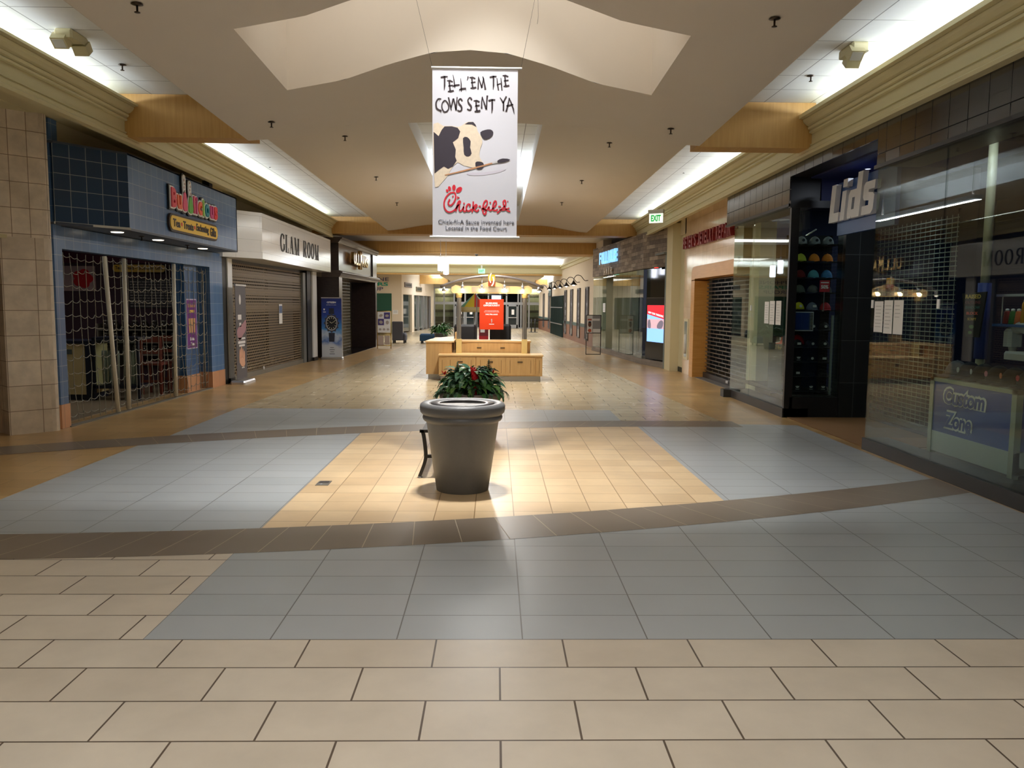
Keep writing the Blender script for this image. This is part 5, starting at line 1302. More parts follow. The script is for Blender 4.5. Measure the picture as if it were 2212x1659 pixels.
for q, nm in enumerate(nmz): tag(mbs[q].build(nm, gm[q], r), kind='stuff')
def spike(cx, cy, z0, z1, m_, nm, wid=.06):
    m = MB()
    for i in range(12):
        t = i / 11; z = z0 + (z1 - z0) * t; L = wid * (1.15 - t)
        for a in (0, PI, .5, PI - .5, -.5, PI + .5): leaf_mesh(m, (cx, cy, z), a, L, .028 * (1.2 - t), .3, 0, .7)
    leaf_mesh(m, (cx, cy, z1 - .02), 0, .05, .012, .1, 0, 1.5)
    m.tube([(cx, cy, .5), (cx, cy, z1)], .006, 5); m.build(nm, m_, r)
spike(-.46, 9.84, .74, .92, gm[0], 'tall_frond', .07); spike(-.08, 9.84, .72, .95, gm[3], 'tall_frond', .08)
m = MB()
for i in range(70):
    t = i / 70; z = .60 + .26 * t; a = i * 2.4; rr = .045 * (1 - .3 * t)
    x0 = -.245 - .05 * max(0, t - .55)
    m.add([Vector((x0 + rr * .4 * math.cos(a), 9.66 + rr * .4 * math.sin(a), z)), Vector((x0 + rr * math.cos(a) - .01 * math.sin(a), 9.66 + rr * math.sin(a) + .01 * math.cos(a), z + .012)), Vector((x0 + rr * 1.25 * math.cos(a), 9.66 + rr * 1.25 * math.sin(a), z + .036)), Vector((x0 + rr * math.cos(a) + .01 * math.sin(a), 9.66 + rr * math.sin(a) - .01 * math.cos(a), z + .012))], [(0, 1, 2, 3)])
m.tube([(-.245, 9.66, .5), (-.245, 9.66, .74), (-.27, 9.66, .86)], [.03, .035, .016], 8); m.build('red_flower', M('ginger_red', (206, 16, 34), .5), r)
m = MB()
for x, y, z in ((-.62, 9.85, .80), (-.03, 9.85, .82)):
    for q in range(5): leaf_mesh(m, (x, y, z - .04), q * 1.25, .07, .01, .2, 0, .9)
m.build('small_red_flowers', M('ginger_red', (206, 16, 34)), r)
# floor outlet plate
r = thing('floor_outlet', 'small square steel floor outlet cover in the golden tiles', 'floor outlet', (-1.545, 7.2, 0))
MB().box(-1.60, 7.11, .002, -1.485, 7.29, .006).build('cover_plate', m_steel, r)
m = MB(); m.box(-1.585, 7.21, .006, -1.50, 7.27, .008); m.build('flap', M('flap_dark', (70, 66, 78), .3, metal=.6), r)
m = MB(); m.lathe([(.02, .006), (.02, .009), (.001, .009)], -1.56, 7.15, 12); m.build('screw_cap', m_silver, r)

# ---------------------------------------------------------------- hanging banner
BXc, BY = -.22, 8.4
BT, BBt = 3.985, 2.305
r = thing('hanging_banner', 'tall white hanging banner with black brushed slogan and red script logo', 'banner', (BXc, BY, BBt))
bw = .43
m = MB(); n = 24
m_vinyl = M('banner_vinyl', (188, 189, 198), .5, var=.01)
v = []
for i in range(n + 1):
    z = BBt + (BT - BBt) * i / n; v += [(BXc - bw, BY + .0012 * math.sin(i * .5), z), (BXc + bw, BY + .0012 * math.sin(i * .5 + .5), z)]
v2 = [(p[0], p[1] + .004, p[2]) for p in v]; k0 = len(v)
f = [(2 * i, 2 * i + 1, 2 * i + 3, 2 * i + 2) for i in range(n)]
m.add(v + v2, f + [tuple(q + k0 for q in g) for g in f] + [(2 * i, 2 * i + 2, 2 * i + 2 + k0, 2 * i + k0) for i in range(n)] + [(2 * i + 1, 2 * i + 3, 2 * i + 3 + k0, 2 * i + 1 + k0) for i in range(n)])
m.build('vinyl_sheet', m_vinyl, r)
m = MB(); m.tube([(BXc - bw - .03, BY, BBt), (BXc + bw + .03, BY, BBt)], .014, 8); m.build('bottom_rod', m_white, r)
m = MB(); m.tube([(BXc - bw - .01, BY, BT), (BXc + bw + .04, BY, BT)], .012, 8); m.build('top_rod', m_white, r)
for x0, x1 in ((BXc - bw, -.92), (BXc + bw + .03, .46)):
    MB().tube([(x0, BY, BT), (x1, BY, 5.1)], .0025, 4).build('hanging_wire', M('wire_gray', (110, 104, 98), .5), r)
MB().tube([(.40, BY, 4.75), (.41, BY, 4.5), (.40, BY, 4.42)], .0025, 4).build('wire_tail', M('wire_gray', (110, 104, 98)), r)
# artwork space: photo crop pixels -> metres on the banner face
def art(ox, oy, s):                                    # a closure that maps crop pixel points to banner coordinates
    return lambda P: [((p[0] * s + ox), (oy - p[1] * s)) for p in P]
am = face_cam(BXc, BY - .0016, (BT + BBt) / 2)
PXM = .86 / 181.0                                      # metres per photo pixel on the banner
A1 = art((930 - 1025.5) * PXM, (330 - 150) * PXM, 190 / 2212 * PXM)
ink = M('ink_black', (30, 14, 24), .5)
m = MB()
def br(P, w, cl=False):
    Q = A1(P); 
    W = [x * 190 / 2212 * PXM for x in w] if isinstance(w, list) else w * 190 / 2212 * PXM
    ribbon(m, Q, W, am, 0, .0015, cl)
def brs(P, w, k_=4):
    Q = smooth_pts(P, k_); n = len(Q)
    if isinstance(w, list): W = [w[min(len(w) - 1, int(i * len(w) / n))] for i in range(n)]
    else: W = w
    br([(p[0], p[1]) for p in Q], W)
def T_(x, y, h): br([(x - 90, y + 30), (x - 20, y + 15), (x + 80, y + 2)], [40, 46, 22]); br([(x + 5, y - 10), (x + 5, y + h * .7), (x - 5, y + h)], [44, 40, 14])
def E_(x, y): br([(x - 75, y + 5), (x, y), (x + 70, y + 32)], [18, 40, 36]); br([(x - 15, y + 10), (x - 5, y + 140), (x + 8, y + 250)], [44, 36, 44]); br([(x - 40, y + 132), (x + 75, y + 112)], [26, 36]); br([(x - 50, y + 262), (x + 20, y + 258), (x + 95, y + 240)], [26, 46, 42])
T_(355, 245, 330); E_(490, 345)
br([(565, 205), (590, 330), (610, 480), (615, 520)], [12, 26, 34, 16]); br([(560, 480), (640, 455), (730, 445)], [30, 46, 40])
br([(755, 285), (768, 420), (770, 560), (772, 605)], [10, 28, 34, 16]); br([(720, 560), (800, 540), (890, 530)], [30, 52, 46])
br([(935, 240), (935, 280), (912, 335)], [34, 28, 10]); E_(1045, 260)
br([(1195, 240), (1190, 400), (1185, 550)], [20, 34, 34]); br([(1195, 270), (1280, 510)], [24, 40]); br([(1300, 235), (1320, 300), (1275, 510)], [20, 34, 30]); br([(1310, 260), (1345, 430), (1365, 550)], [24, 36, 50])
T_(1560, 225, 320); br([(1650, 270), (1665, 430), (1690, 560)], [16, 36, 30]); br([(1745, 262), (1760, 400), (1775, 560)], [16, 34, 30]); br([(1650, 435), (1740, 395)], [26, 24]); E_(1860, 205)
brs([(275, 790), (200, 790), (150, 880), (160, 1000), (215, 1050), (265, 1070), (262, 1120)], [30, 34, 40, 40, 36, 40, 14])
Q = [(p[0], p[1]) for p in smooth_pts([(350, 830), (300, 900), (295, 1000), (340, 1085), (400, 1090), (460, 1020), (455, 930), (400, 840)], 3, True)]; br(Q, 30, True)
br([(455, 745), (490, 900), (525, 1050)], [34, 38, 22]); br([(520, 1000), (575, 775)], [30, 40]); br([(580, 770), (610, 900), (645, 1050)], [30, 36, 36]); br([(640, 1050), (655, 900), (670, 735)], [40, 34, 24])
brs([(795, 830), (750, 775), (700, 830), (720, 900), (770, 960), (780, 1040), (730, 1075), (675, 1050)], [36, 30, 36, 44, 44, 36, 30, 24])
brs([(1030, 800), (985, 745), (935, 810), (960, 890), (1010, 950), (1010, 1020), (975, 1045), (915, 1020)], [40, 30, 36, 44, 44, 36, 30, 24])
E_(1150, 815)
br([(1275, 1005), (1275, 850), (1290, 720)], [40, 32, 24]); br([(1290, 740), (1390, 1020)], [24, 44]); br([(1395, 1025), (1400, 850), (1415, 690)], [34, 34, 44])
T_(1530, 785, 320)
br([(1730, 735), (1810, 860)], [20, 40]); br([(1885, 705), (1800, 870)], [36, 34]); br([(1815, 850), (1815, 1050)], [40, 40])
br([(1960, 740), (1920, 930), (1880, 1070)], [24, 36, 40]); br([(1950, 740), (2000, 850), (2060, 1010), (2080, 1115)], [24, 36, 40, 14]); br([(1890, 940), (2055, 895)], [40, 26])
for x_, y_ in ((425, 280), (1625, 250), (1595, 800), (230, 810), (350, 840), (720, 570), (885, 560), (560, 490)): br([(x_, y_), (x_ + 2, y_ + 40)], [12, 6])
m.build('brushed_slogan', ink, r)
# script logo
A2 = art((910 - 1025.5) * PXM, (330 - 370) * PXM, 220 / 2212 * PXM)
u2 = 220 / 2212 * PXM
red = M('logo_red', (190, 22, 44), .45)
m = MB()
def sc(P, w=32, k_=5): ribbon(m, [(p[0], p[1]) for p in A2(smooth_pts(P, k_))], w * u2, am, 0, .0015)
sc([(625, 565), (590, 640), (610, 695), (660, 690), (720, 620), (750, 520), (735, 440), (690, 425), (620, 445), (540, 530), (500, 650), (515, 760), (570, 830), (640, 840), (720, 800), (770, 740), (830, 660), (850, 620), (825, 605), (795, 650), (765, 760), (755, 830)])
sc([(765, 770), (800, 700), (830, 700), (825, 780), (850, 820), (890, 790), (925, 720), (915, 790), (940, 825), (990, 800)])
sc([(1050, 720), (1060, 680), (1020, 670), (980, 730), (990, 800), (1040, 815), (1100, 770)])
sc([(1130, 610), (1125, 720), (1105, 840)]); sc([(1120, 760), (1180, 680), (1210, 700), (1180, 745), (1130, 765), (1170, 800), (1210, 820), (1250, 780)])
sc([(1300, 770), (1360, 750), (1420, 680), (1430, 610), (1400, 590), (1360, 640), (1340, 740), (1340, 830), (1375, 885), (1405, 850), (1395, 780), (1340, 770), (1420, 790), (1470, 720), (1470, 780), (1510, 795), (1570, 740), (1625, 660), (1615, 600), (1585, 610), (1555, 690), (1560, 780), (1610, 800), (1660, 770)])
sc([(1645, 855), (1740, 770), (1820, 690), (1830, 610), (1805, 580), (1775, 620), (1800, 710), (1860, 790), (1930, 820)]); sc([(1690, 780), (1800, 785), (1910, 740)], 28)
for P in ((ellipse(567, 390, 26, 34, 14, -.5)), (ellipse(617, 342, 32, 50, 16, -.25)), (ellipse(712, 322, 38, 62, 16, .05)), (ellipse(822, 368, 50, 78, 16, .85)), ellipse(930, 655, 18, 20, 10), ellipse(1495, 632, 18, 20, 10), ellipse(690, 508, 14, 24, 10, .4)): blob(m, A2(P), am, 0, .0015)
blob(m, A2([(778, 500), (840, 530), (775, 565)]), am, 0, .0015)
blob(m, A2(ellipse(1270, 712, 30, 16)), am, 0, .0015); blob(m, A2(ellipse(1700, 712, 30, 16)), am, 0, .0015); blob(m, A2(ellipse(1875, 600, 12, 12)), am, 0, .0015)
m.build('script_logo', red, r)
m = MB(); gk = M('ink_slate', (70, 74, 88), .5)
def tx(s, cxp, cyp, wp, hp): glyphs(m, s, .1, am @ Matrix.Translation(((cxp * 220 / 2212 + 910 - 1025.5) * PXM, (330 - 370 - cyp * 220 / 2212) * PXM, 0)), wp * u2, hp * u2, .0007, 0)
tx('Chick-fil-A Sauce invented here', 1195, 1048, 1640, 92); tx('Located in the Food Court', 1197, 1180, 1325, 86); tx('Trademarks used with permission of their owners', 1200, 1390, 810, 14)
m.build('caption', gk, r)
# plain dappled cattle-hide picture with a paint brush lying across it
A3 = art((900 - 1025.5) * PXM, (330 - 120) * PXM, 260 / 1027 * PXM)
def sh(P, nm, mat_, z, smv=2):
    q = MB(); blob(q, [(p[0], p[1]) for p in A3(P)], am, z, .0008, smv); q.build(nm, mat_, r)
sh([(430, 990), (560, 985), (700, 965), (760, 955), (700, 985), (560, 1010), (450, 1010)], 'soft_shade', M('print_lilac', (182, 178, 190), .5), 0)
sh([(146, 590), (230, 606), (300, 604), (360, 612), (400, 590), (430, 572), (480, 570), (505, 600), (520, 650), (550, 690), (558, 740), (540, 790), (535, 850), (550, 885), (572, 915), (560, 950), (510, 960), (470, 945), (400, 930), (350, 905), (300, 955), (270, 1010), (220, 1070), (160, 1112), (150, 900)], 'cream_hide', M('hide_cream', (202, 188, 168), .5, var=.15, vscale=30), .0006)
hk = M('hide_black', (40, 34, 46), .5)
sh([(148, 655), (190, 690), (215, 640), (240, 610), (300, 608), (350, 620), (372, 650), (355, 705), (310, 740), (335, 800), (330, 860), (342, 890), (310, 940), (270, 960), (235, 940), (190, 970), (155, 1000)], 'black_patch', hk, .0014, 1)
sh([(395, 705), (430, 695), (460, 730), (455, 780), (468, 830), (440, 856), (405, 840), (400, 780)], 'black_patch', hk, .0014)
sh([(410, 590), (440, 572), (480, 570), (500, 592), (508, 612), (470, 592)], 'black_patch', hk, .0014, 1)
sh([(540, 655), (580, 635), (625, 630), (650, 652), (635, 688), (590, 712), (560, 700)], 'black_patch', hk, .0006)
sh([(500, 905), (530, 895), (565, 905), (572, 935), (550, 960), (510, 958)], 'black_patch', hk, .0014)
sh([(240, 1008), (400, 968), (560, 925), (640, 903), (645, 912), (560, 938), (400, 980), (245, 1015)], 'brush_handle', M('brush_wood', (168, 122, 86), .5), .0022, 1)
sh([(640, 900), (688, 886), (692, 904), (645, 914)], 'brush_ferrule', m_silver, .0022, 1)
sh([(688, 885), (730, 868), (795, 876), (750, 898), (692, 906)], 'brush_tip', hk, .0022)

# ---------------------------------------------------------------- kiosk
m_kw = WOOD('kiosk_maple', (188, 150, 98), (202, 164, 112), 2.0, .4, (12, 1, 1))
m_kt = WOOD('kiosk_top', (206, 172, 122), (214, 182, 134), 2.0, .3, (1, 10, 1))
m_line = M('panel_gap', (110, 80, 44), .6)
KF = 17.1
r = thing('kiosk_counter', 'low maple counter with three drawer fronts at the front of the kiosk', 'counter', (-.09, 17.4, 0))
m = MB(); m.box(-1.2, KF, .11, 1.0, KF + .7, .53); m.build('body', m_kw, r)
m = MB(); m.box(-1.21, KF - .02, .53, 1.02, KF + .72, .56); m.build('worktop', m_kt, r)
m = MB(); m.box(-1.16, KF + .03, 0, .96, KF + .68, .11); m.build('kickplate', m_steel, r)
for i, x in enumerate((-1.05, -.41, .22)):
    d = MB().box(x + .006, KF - .014, .13, x + .625, KF, .51).build('drawer', m_kw, r)
    MB().box(x + .25, KF - .024, .395, x + .36, KF - .012, .425).build('handle', M('pull_dark', (96, 80, 60), .4, metal=.5), d)
    q = MB(); q.box(x + .09, KF - .0155, .17, x + .098, KF - .013, .45); q.box(x + .53, KF - .0155, .17, x + .538, KF - .013, .45); q.build('groove', m_line, d)
    MB().lathe([(.001, 0), (.012, 0), (.012, .008)], x + .31, KF - .01, 8, cz=.47).build('lock', m_steel, d)
m = MB(); m.box(-1.13, KF - .002, .17, -1.122, KF, .45); m.box(.93, KF - .002, .17, .938, KF, .45); m.build('groove', m_line, r)
UF = 17.9
r = thing('kiosk_counter', 'upper maple counter with two drawer fronts behind the low kiosk counter', 'counter', (-.05, 18.2, 0))
m = MB(); m.box(-.87, UF, .05, .77, UF + .6, .79); m.build('body', m_kw, r)
m = MB(); m.box(-.88, UF - .02, .79, .79, UF + .62, .825); m.build('worktop', m_kt, r)
for i, x in enumerate((-.61, -.09)):
    d = MB().box(x + .006, UF - .014, .5, x + .505, UF, .775).build('drawer', m_kw, r)
    MB().box(x + .2, UF - .024, .655, x + .30, UF - .012, .68).build('handle', M('pull_dark', (96, 80, 60)), d)
    MB().lathe([(.001, 0), (.01, 0), (.01, .008)], x + .25, UF - .01, 8, cz=.735).build('lock', m_steel, d)
r = thing('kiosk_counter', 'side maple counter with curved edge top on the left of the kiosk', 'counter', (-1.15, 18.9, 0))
m = MB(); m.box(-1.5, 17.5, .11, -.95, 20.2, .80); m.build('body', m_kw, r)
m = MB(); m.prism([(-1.52, 17.48), (-.9, 17.48), (-.9, 20.22), (-1.0, 20.22), (-1.2, 19.8), (-1.38, 19.2), (-1.48, 18.5)], .80, .83, 'z'); m.build('worktop', m_kt, r)
m = MB(); m.box(-1.46, 17.54, 0, -.99, 20.16, .11); m.build('kickplate', m_steel, r)
m = MB(); m.box(-.93, 18.6, .83, -.89, 20.2, .98); m.build('upstand', m_kt, r)
r = thing('kiosk_canopy', 'maple gateway frame with metal posts, arched grey rail and square emblem over the kiosk', 'kiosk canopy', (-.09, 17.75, .5))
for x in (-.80, .635):
    q = MB(); q.box(x - .06, 17.66, .56, x + .06, 17.78, .87); q.build('post_base', M('post_cream', (206, 182, 120), .5), r)
    q = MB(); n = 20; v = []
    for z in (.87, 1.80):
        for i in range(n): rr_ = .052 if i % 2 else .044; a = 2 * PI * i / n; v.append((x + rr_ * math.cos(a), 17.72 + rr_ * math.sin(a), z))
    q.add(v, [(i, (i + 1) % n, n + (i + 1) % n, n + i) for i in range(n)]); q.build('fluted_post', m_steel, r)
    q = MB(); q.lathe([(.05, 1.76), (.065, 1.78), (.065, 1.82), (.075, 1.83), (.075, 1.86)], x, 17.72, 16); q.build('capital', M('post_cream', (206, 182, 120)), r)
q = MB(); P = [(-.93, 1.86), (.76, 1.86), (.79, 1.91), (.79, 1.99), (.70, 2.04), (.62, 2.02), (.2, 2.02), (.13, 2.07), (.0, 2.11), (-.09, 2.12), (-.18, 2.11), (-.31, 2.07), (-.38, 2.02), (-.79, 2.02), (-.87, 2.04), (-.96, 1.99), (-.96, 1.91)]
q.prism(P, 17.64, 17.80, 'y'); q.build('header', m_kt, r)
q = MB(); q.box(-.52, 17.63, 1.885, .30, 17.64, 2.0); q.build('name_strip', M('brushed_strip', (200, 186, 164), .35, metal=.6), r)
q = MB(); P = []
for i in range(25):
    t = -1 + 2 * i / 24; P.append((-.085 + 1.12 * t, 17.72, 2.235 - .24 * t * t))
q.tube(P, .034, 8); q.build('arched_rail', M('rail_gray', (120, 112, 108), .35, metal=.5), r)
pm_ = face_cam(-.09, 17.6, 2.15)
q = MB(); rect(q, pm_, -.075, -.02, .075, .115, 0, .012); q.build('emblem_upper', M('emblem_gold', (206, 158, 40), .45), r)
q = MB(); rect(q, pm_, -.075, -.13, .075, -.02, 0, .012); q.build('emblem_lower', M('emblem_rust', (150, 62, 28), .45), r)
q = MB(); ribbon(q, [(p[0], p[1]) for p in smooth_pts([(-.005, .15), (-.035, .08), (-.04, .0), (-.02, -.06)], 4)], .026, pm_, .012, .004); ribbon(q, [(p[0], p[1]) for p in smooth_pts([(.025, .07), (.045, .0), (.035, -.07), (.0, -.13)], 4)], .03, pm_, .012, .004); q.build('emblem_swash', M('swash_silver', (220, 214, 206), .4), r)
# track heads on the arch
heads = [(-.72, 1.985, 1, 'leftmost of the four glowing heads on the kiosk arch'), (-.30, 1.99, 1, 'second glowing head from the left on the kiosk arch'), (.19, 1.99, 1, 'third glowing head from the left on the kiosk arch'), (.58, 1.975, 1, 'rightmost of the four glowing heads on the kiosk arch'),
         (-1.12, 1.93, 0, 'silver head at the left end of the kiosk arch'), (.93, 1.95, 0, 'silver head at the right end of the kiosk arch')]
for x, z, on, lb in heads:
    t = (x + .085) / 1.12; zr = 2.235 - .24 * t * t
    r2 = thing('track_light', lb, 'spotlight', (x, 17.6, z - .06), 'kiosk track lights')
    q = MB(); q.tube([(x, 17.72, zr - .03), (x, 17.62, z + .05)], .008, 6); q.build('stem', m_steel, r2)
    q = MB(); q.lathe([(.018, .06), (.03, .04), (.045, -.03)], x, 17.58, 12, cz=z); q.build('shade', m_silver, r2)
    q = MB(); q.ell((x, 17.58, z - .035), .034, .034, .034, 10, 6); q.build('bulb', m_bulb if on else EM('faint_bulb', (255, 240, 220), 4), r2)
    if on: lamp('kiosk_spot', 'POINT', (x, 17.53, z - .08), 1.6, (1, .78, .5), .04)
# orange poster
r = thing('poster', 'bright orange business poster hanging at the back of the kiosk', 'poster', (-.095, 19.3, 1.03))
om = face_cam(-.095, 19.3, 1.39)
q = MB(); rect(q, om, -.285, -.36, .285, .36, 0, .01); q.build('orange_sheet', M('poster_orange', (226, 62, 18), .4), r)
q = MB(); glyphs(q, 'BUSINESS', .1, om @ Matrix.Translation((0, .263, 0)), .28, .04, .001, .005, z=.01); glyphs(q, 'OPPORTUNITY', .1, om @ Matrix.Translation((0, .21, 0)), .39, .04, .001, .005, z=.01)
glyphs(q, 'OWN YOUR OWN BUSINESS HERE', .1, om @ Matrix.Translation((0, .085, 0)), .33, .016, .0008, .001, z=.01); glyphs(q, 'CALL TO LEARN MORE ABOUT LEASING', .1, om @ Matrix.Translation((0, .058, 0)), .36, .016, .0008, .001, z=.01)
glyphs(q, '540.786.6660', .1, om @ Matrix.Translation((0, 0, 0)), .29, .034, .001, .004, z=.01); ribbon(q, [(-.005, -.12), (.006, -.15), (.0, -.2), (.01, -.17)], .016, om, .01, .001); blob(q, ellipse(0, -.13, .014, .022), om, .01, .001); rect(q, om, -.06, -.24, .06, -.225, .01, .001); q.build('white_lettering', m_white, r)
q = MB(); q.tube([(-.3, 19.32, 1.75), (-.3, 19.32, 1.85)], .004, 4); q.tube([(.1, 19.32, 1.75), (.1, 19.32, 1.85)], .004, 4); q.tube([(-.45, 19.32, 1.85), (.3, 19.32, 1.85)], .012, 6); q.tube([(-.45, 19.32, 0), (-.45, 19.32, 1.85)], .012, 6); q.build('hanger_frame', m_darkmetal, r)
r = thing('digital_sign', 'small black overhead screen glowing pale blue above the orange poster', 'digital screen', (.02, 20.2, 1.7))
q = MB(); q.box(-.13, 20.2, 1.72, .17, 20.26, 1.88); q.build('case', m_black, r)
q = MB(); q.box(-.10, 20.19, 1.72, .13, 20.2, 1.85); q.build('screen', EM('screen_sky', (170, 196, 255), 1.6), r)
q = MB(); q.box(.0, 20.22, .0, .04, 20.26, 1.72); q.build('stand', m_black, r)
# swivel chairs
for x, y, lb in ((-.72, 19.2, 'black kiosk chair with tall padded back on the left of the orange poster'), (.12, 19.8, 'black kiosk chair with tall padded back under the orange poster')):
    r = thing('office_chair', lb, 'chair', (x, y, 0), 'black kiosk chairs')
    mch = M('chair_black', (24, 24, 28), .6)
    q = MB(); q.bbox(x - .26, y - .06, .55, x + .26, y + .06, 1.15, .05); q.build('backrest', mch, r)
    q = MB(); q.bbox(x - .26, y + .02, .42, x + .26, y + .5, .52, .04); q.build('seat', mch, r)
    q = MB(); q.tube([(x, y + .25, .06), (x, y + .25, .42)], .03, 8)
    for i in range(5): a = 2 * PI * i / 5; q.tube([(x, y + .25, .09), (x + .26 * math.cos(a), y + .25 + .26 * math.sin(a), .05)], .018, 6)
    q.build('swivel_base', mch, r)
# carousel ride behind
r = thing('umbrella_ride', 'coin ride with red, green and yellow panelled canopy roof behind the kiosk', 'coin ride', (-.62, 24.0, 0))
cols3 = ((206, 70, 60), (60, 140, 100), (224, 200, 60), (206, 70, 60), (60, 140, 100), (224, 200, 60), (206, 70, 60), (60, 140, 100))
for i in range(8):
    a0 = 2 * PI * i / 8; a1 = 2 * PI * (i + 1) / 8
    q = MB(); q.add([(-.62 + .42 * math.cos(a0), 24 + .42 * math.sin(a0), 1.55), (-.62 + .42 * math.cos(a1), 24 + .42 * math.sin(a1), 1.55), (-.62, 24, 1.95)], [(0, 1, 2)]); q.build('roof_panel', M('ride_%d_%d_%d' % cols3[i], cols3[i], .5), r)
q = MB(); q.lathe([(.40, 1.40), (.41, 1.55), (.36, 1.55), (.36, 1.40)], -.62, 24, 16); q.build('valance', M('ride_cream', (206, 190, 140), .5), r)
q = MB(); q.tube([(-.62, 24, 1.93), (-.62, 24, 2.03)], .02, 6); q.build('finial', m_silver, r)
q = MB(); [q.tube([(-.62 + .36 * math.cos(a), 24 + .36 * math.sin(a), .3), (-.62 + .36 * math.cos(a), 24 + .36 * math.sin(a), 1.42)], .018, 6) for a in (0, PI / 2, PI, 1.5 * PI)]; q.build('posts', m_silver, r)
q = MB(); q.lathe([(.42, 0), (.42, .3), (.001, .3)], -.62, 24, 20); q.build('base', M('ride_red', (180, 30, 40), .4), r)
r = thing('vending_machine', 'red and white gumball vending rack behind the kiosk poster', 'vending machine', (-.32, 22.6, 0))
q = MB(); q.box(-.46, 22.5, .05, -.2, 22.8, .75); q.build('lower_body', M('ride_red', (180, 30, 40)), r)
q = MB(); q.box(-.46, 22.5, .75, -.2, 22.8, 1.35); q.build('upper_body', M('vend_maroon', (110, 26, 36), .4), r)
q = MB(); [q.box(-.42, 22.49, .85 + .17 * i, -.30, 22.5, .95 + .17 * i) for i in range(3)]; q.build('labels', m_white, r)
# pendant long uplight in the slot
r = thing('pendant_light', 'long slim linear pendant light hidden behind the hanging banner', 'pendant light', (XC, 16.8, 3.6))
q = MB(); q.box(XC - .10, 14.8, 3.62, XC + .10, 18.7, 3.69); q.build('trough', m_white, r)
q = MB(); q.box(XC - .07, 14.85, 3.612, XC + .07, 18.65, 3.62); q.build('diffuser', EM('tube_white', (226, 238, 255), 1.3), r)
q = MB(); [q.tube([(XC, y, 3.69), (XC, y, 4.33)], .006, 4) for y in (15.0, 18.5)]; q.build('suspension', M('wire_gray', (110, 104, 98)), r)
# sprinklers
def sprinkler(x, y, z, lb, s=1.0):
    if 'SPR' not in globals():
        g = globals(); g['SPR'] = thing('ceiling_sprinkler', lb, 'sprinkler', (x, y, z), 'ceiling sprinklers')
        a = MB().lathe([(.038, 0), (.045, -.006), (.018, -.012), (.012, -.014)], x, y, 14, cz=z).build('escutcheon', M('bronze_cap', (66, 54, 44), .35, metal=.6), SPR)
        b_ = MB().lathe([(.008, -.012), (.008, -.06), (.022, -.062), (.022, -.066)], x, y, 10, cz=z).build('deflector', M('bronze_cap', (66, 54, 44)), SPR)
        g['SPRK'] = [a, b_]
        return
    o = SPR.copy(); COL.objects.link(o); o.location = (x, y, z); o['label'] = lb
    for c_ in SPRK: c2 = c_.copy(); COL.objects.link(c2); c2.parent = o
SPP = [((-2.71, 6.38), 'dark sprinkler nearest the camera in the left half of the tan soffit'), ((2.15, 6.47), 'dark sprinkler nearest the camera in the right half of the tan soffit'),
 ((-2.70, 10.0), 'dark sprinkler left of the slogan banner, just before the left maple beam'), ((2.13, 10.1), 'dark sprinkler right of the slogan banner, just before the right maple beam'),
 ((-2.18, 11.95), 'sprinkler in the far soffit, first of the left row beyond the beam'), ((1.66, 12.15), 'sprinkler in the far soffit, first of the right row beyond the beam'),
 ((-2.24, 15.4), 'sprinkler in the far soffit, second of the left row beyond the beam'), ((1.62, 15.6), 'sprinkler in the far soffit, second of the right row beyond the beam'),
 ((-2.28, 18.9), 'sprinkler in the far soffit, last of the left row beyond the beam'), ((1.50, 18.8), 'sprinkler in the far soffit, last of the right row beyond the beam')]
for (x, y), lb in SPP:
    z = soff_near(x, y) if y < 10.8 else soff_far(x, y)
    kx = (z - 1.618) / 2.23; 
    sprinkler(x, y, z - .002, lb)
for (x, y), lb in (((-4.22, 9.49), 'chrome sprinkler in the white ceiling strip before the left maple beam'), ((3.62, 9.55), 'chrome sprinkler in the white ceiling strip before the right maple beam'), ((-4.37, 16.0), 'sprinkler in the left white ceiling strip beyond the beam, nearer one'), ((-4.44, 19.6), 'sprinkler in the left white ceiling strip beyond the beam, farther one'), ((3.67, 16.1), 'sprinkler in the right white ceiling strip beyond the beam, nearer one'), ((3.60, 19.3), 'sprinkler in the right white ceiling strip beyond the beam, farther one')):
    sprinkler(x, y, Z0 - .002, lb)
sprinkler(-5.15, 12.0, 2.57, 'sprinkler under the blue canopy between its first two downlights')
sprinkler(-5.15, 13.75, 2.57, 'sprinkler under the blue canopy between its last two downlights')
# emergency twin lamps in the ceiling strips
m_emg = M('emergency_cream', (206, 198, 160), .5)
for x, y, lb in ((-4.25, 8.45, 'cream twin-head emergency light in the left white ceiling strip'), (3.65, 8.49, 'cream twin-head emergency light in the right white ceiling strip')):
    r = thing('emergency_light', lb, 'emergency light', (x, y, Z0 - .16), 'twin emergency lights')
    q = MB(); q.bbox(x - .09, y - .17, Z0 - .09, x + .09, y + .17, Z0 - .002, .02); q.build('battery_box', m_emg, r)
    for sg_ in (-1, 1):
        h = MB(Matrix.Translation((x + sg_ * .04, y + sg_ * .13, Z0 - .11)) @ Matrix.Rotation(sg_ * .7, 4, 'X')).box(-.07, -.06, -.05, .07, .06, .05).build('lamp_head', m_emg, r)
        MB(Matrix.Translation((x + sg_ * .04, y + sg_ * .13, Z0 - .11)) @ Matrix.Rotation(sg_ * .7, 4, 'X')).box(-.055, -.045, -.054, .055, .045, -.05).build('lens', M('lens_white', (220, 222, 220), .2), h)
for x, y, lb in ((3.05, 16.8, 'round flush speaker grille in the right white ceiling strip'),):
    tag(MB().lathe([(.13, Z0 - .006), (.12, Z0 - .012), (.001, Z0 - .014)], x, y, 20).build('ceiling_speaker', M('grille_white', (206, 204, 196), .6)), lb, 'ceiling speaker')
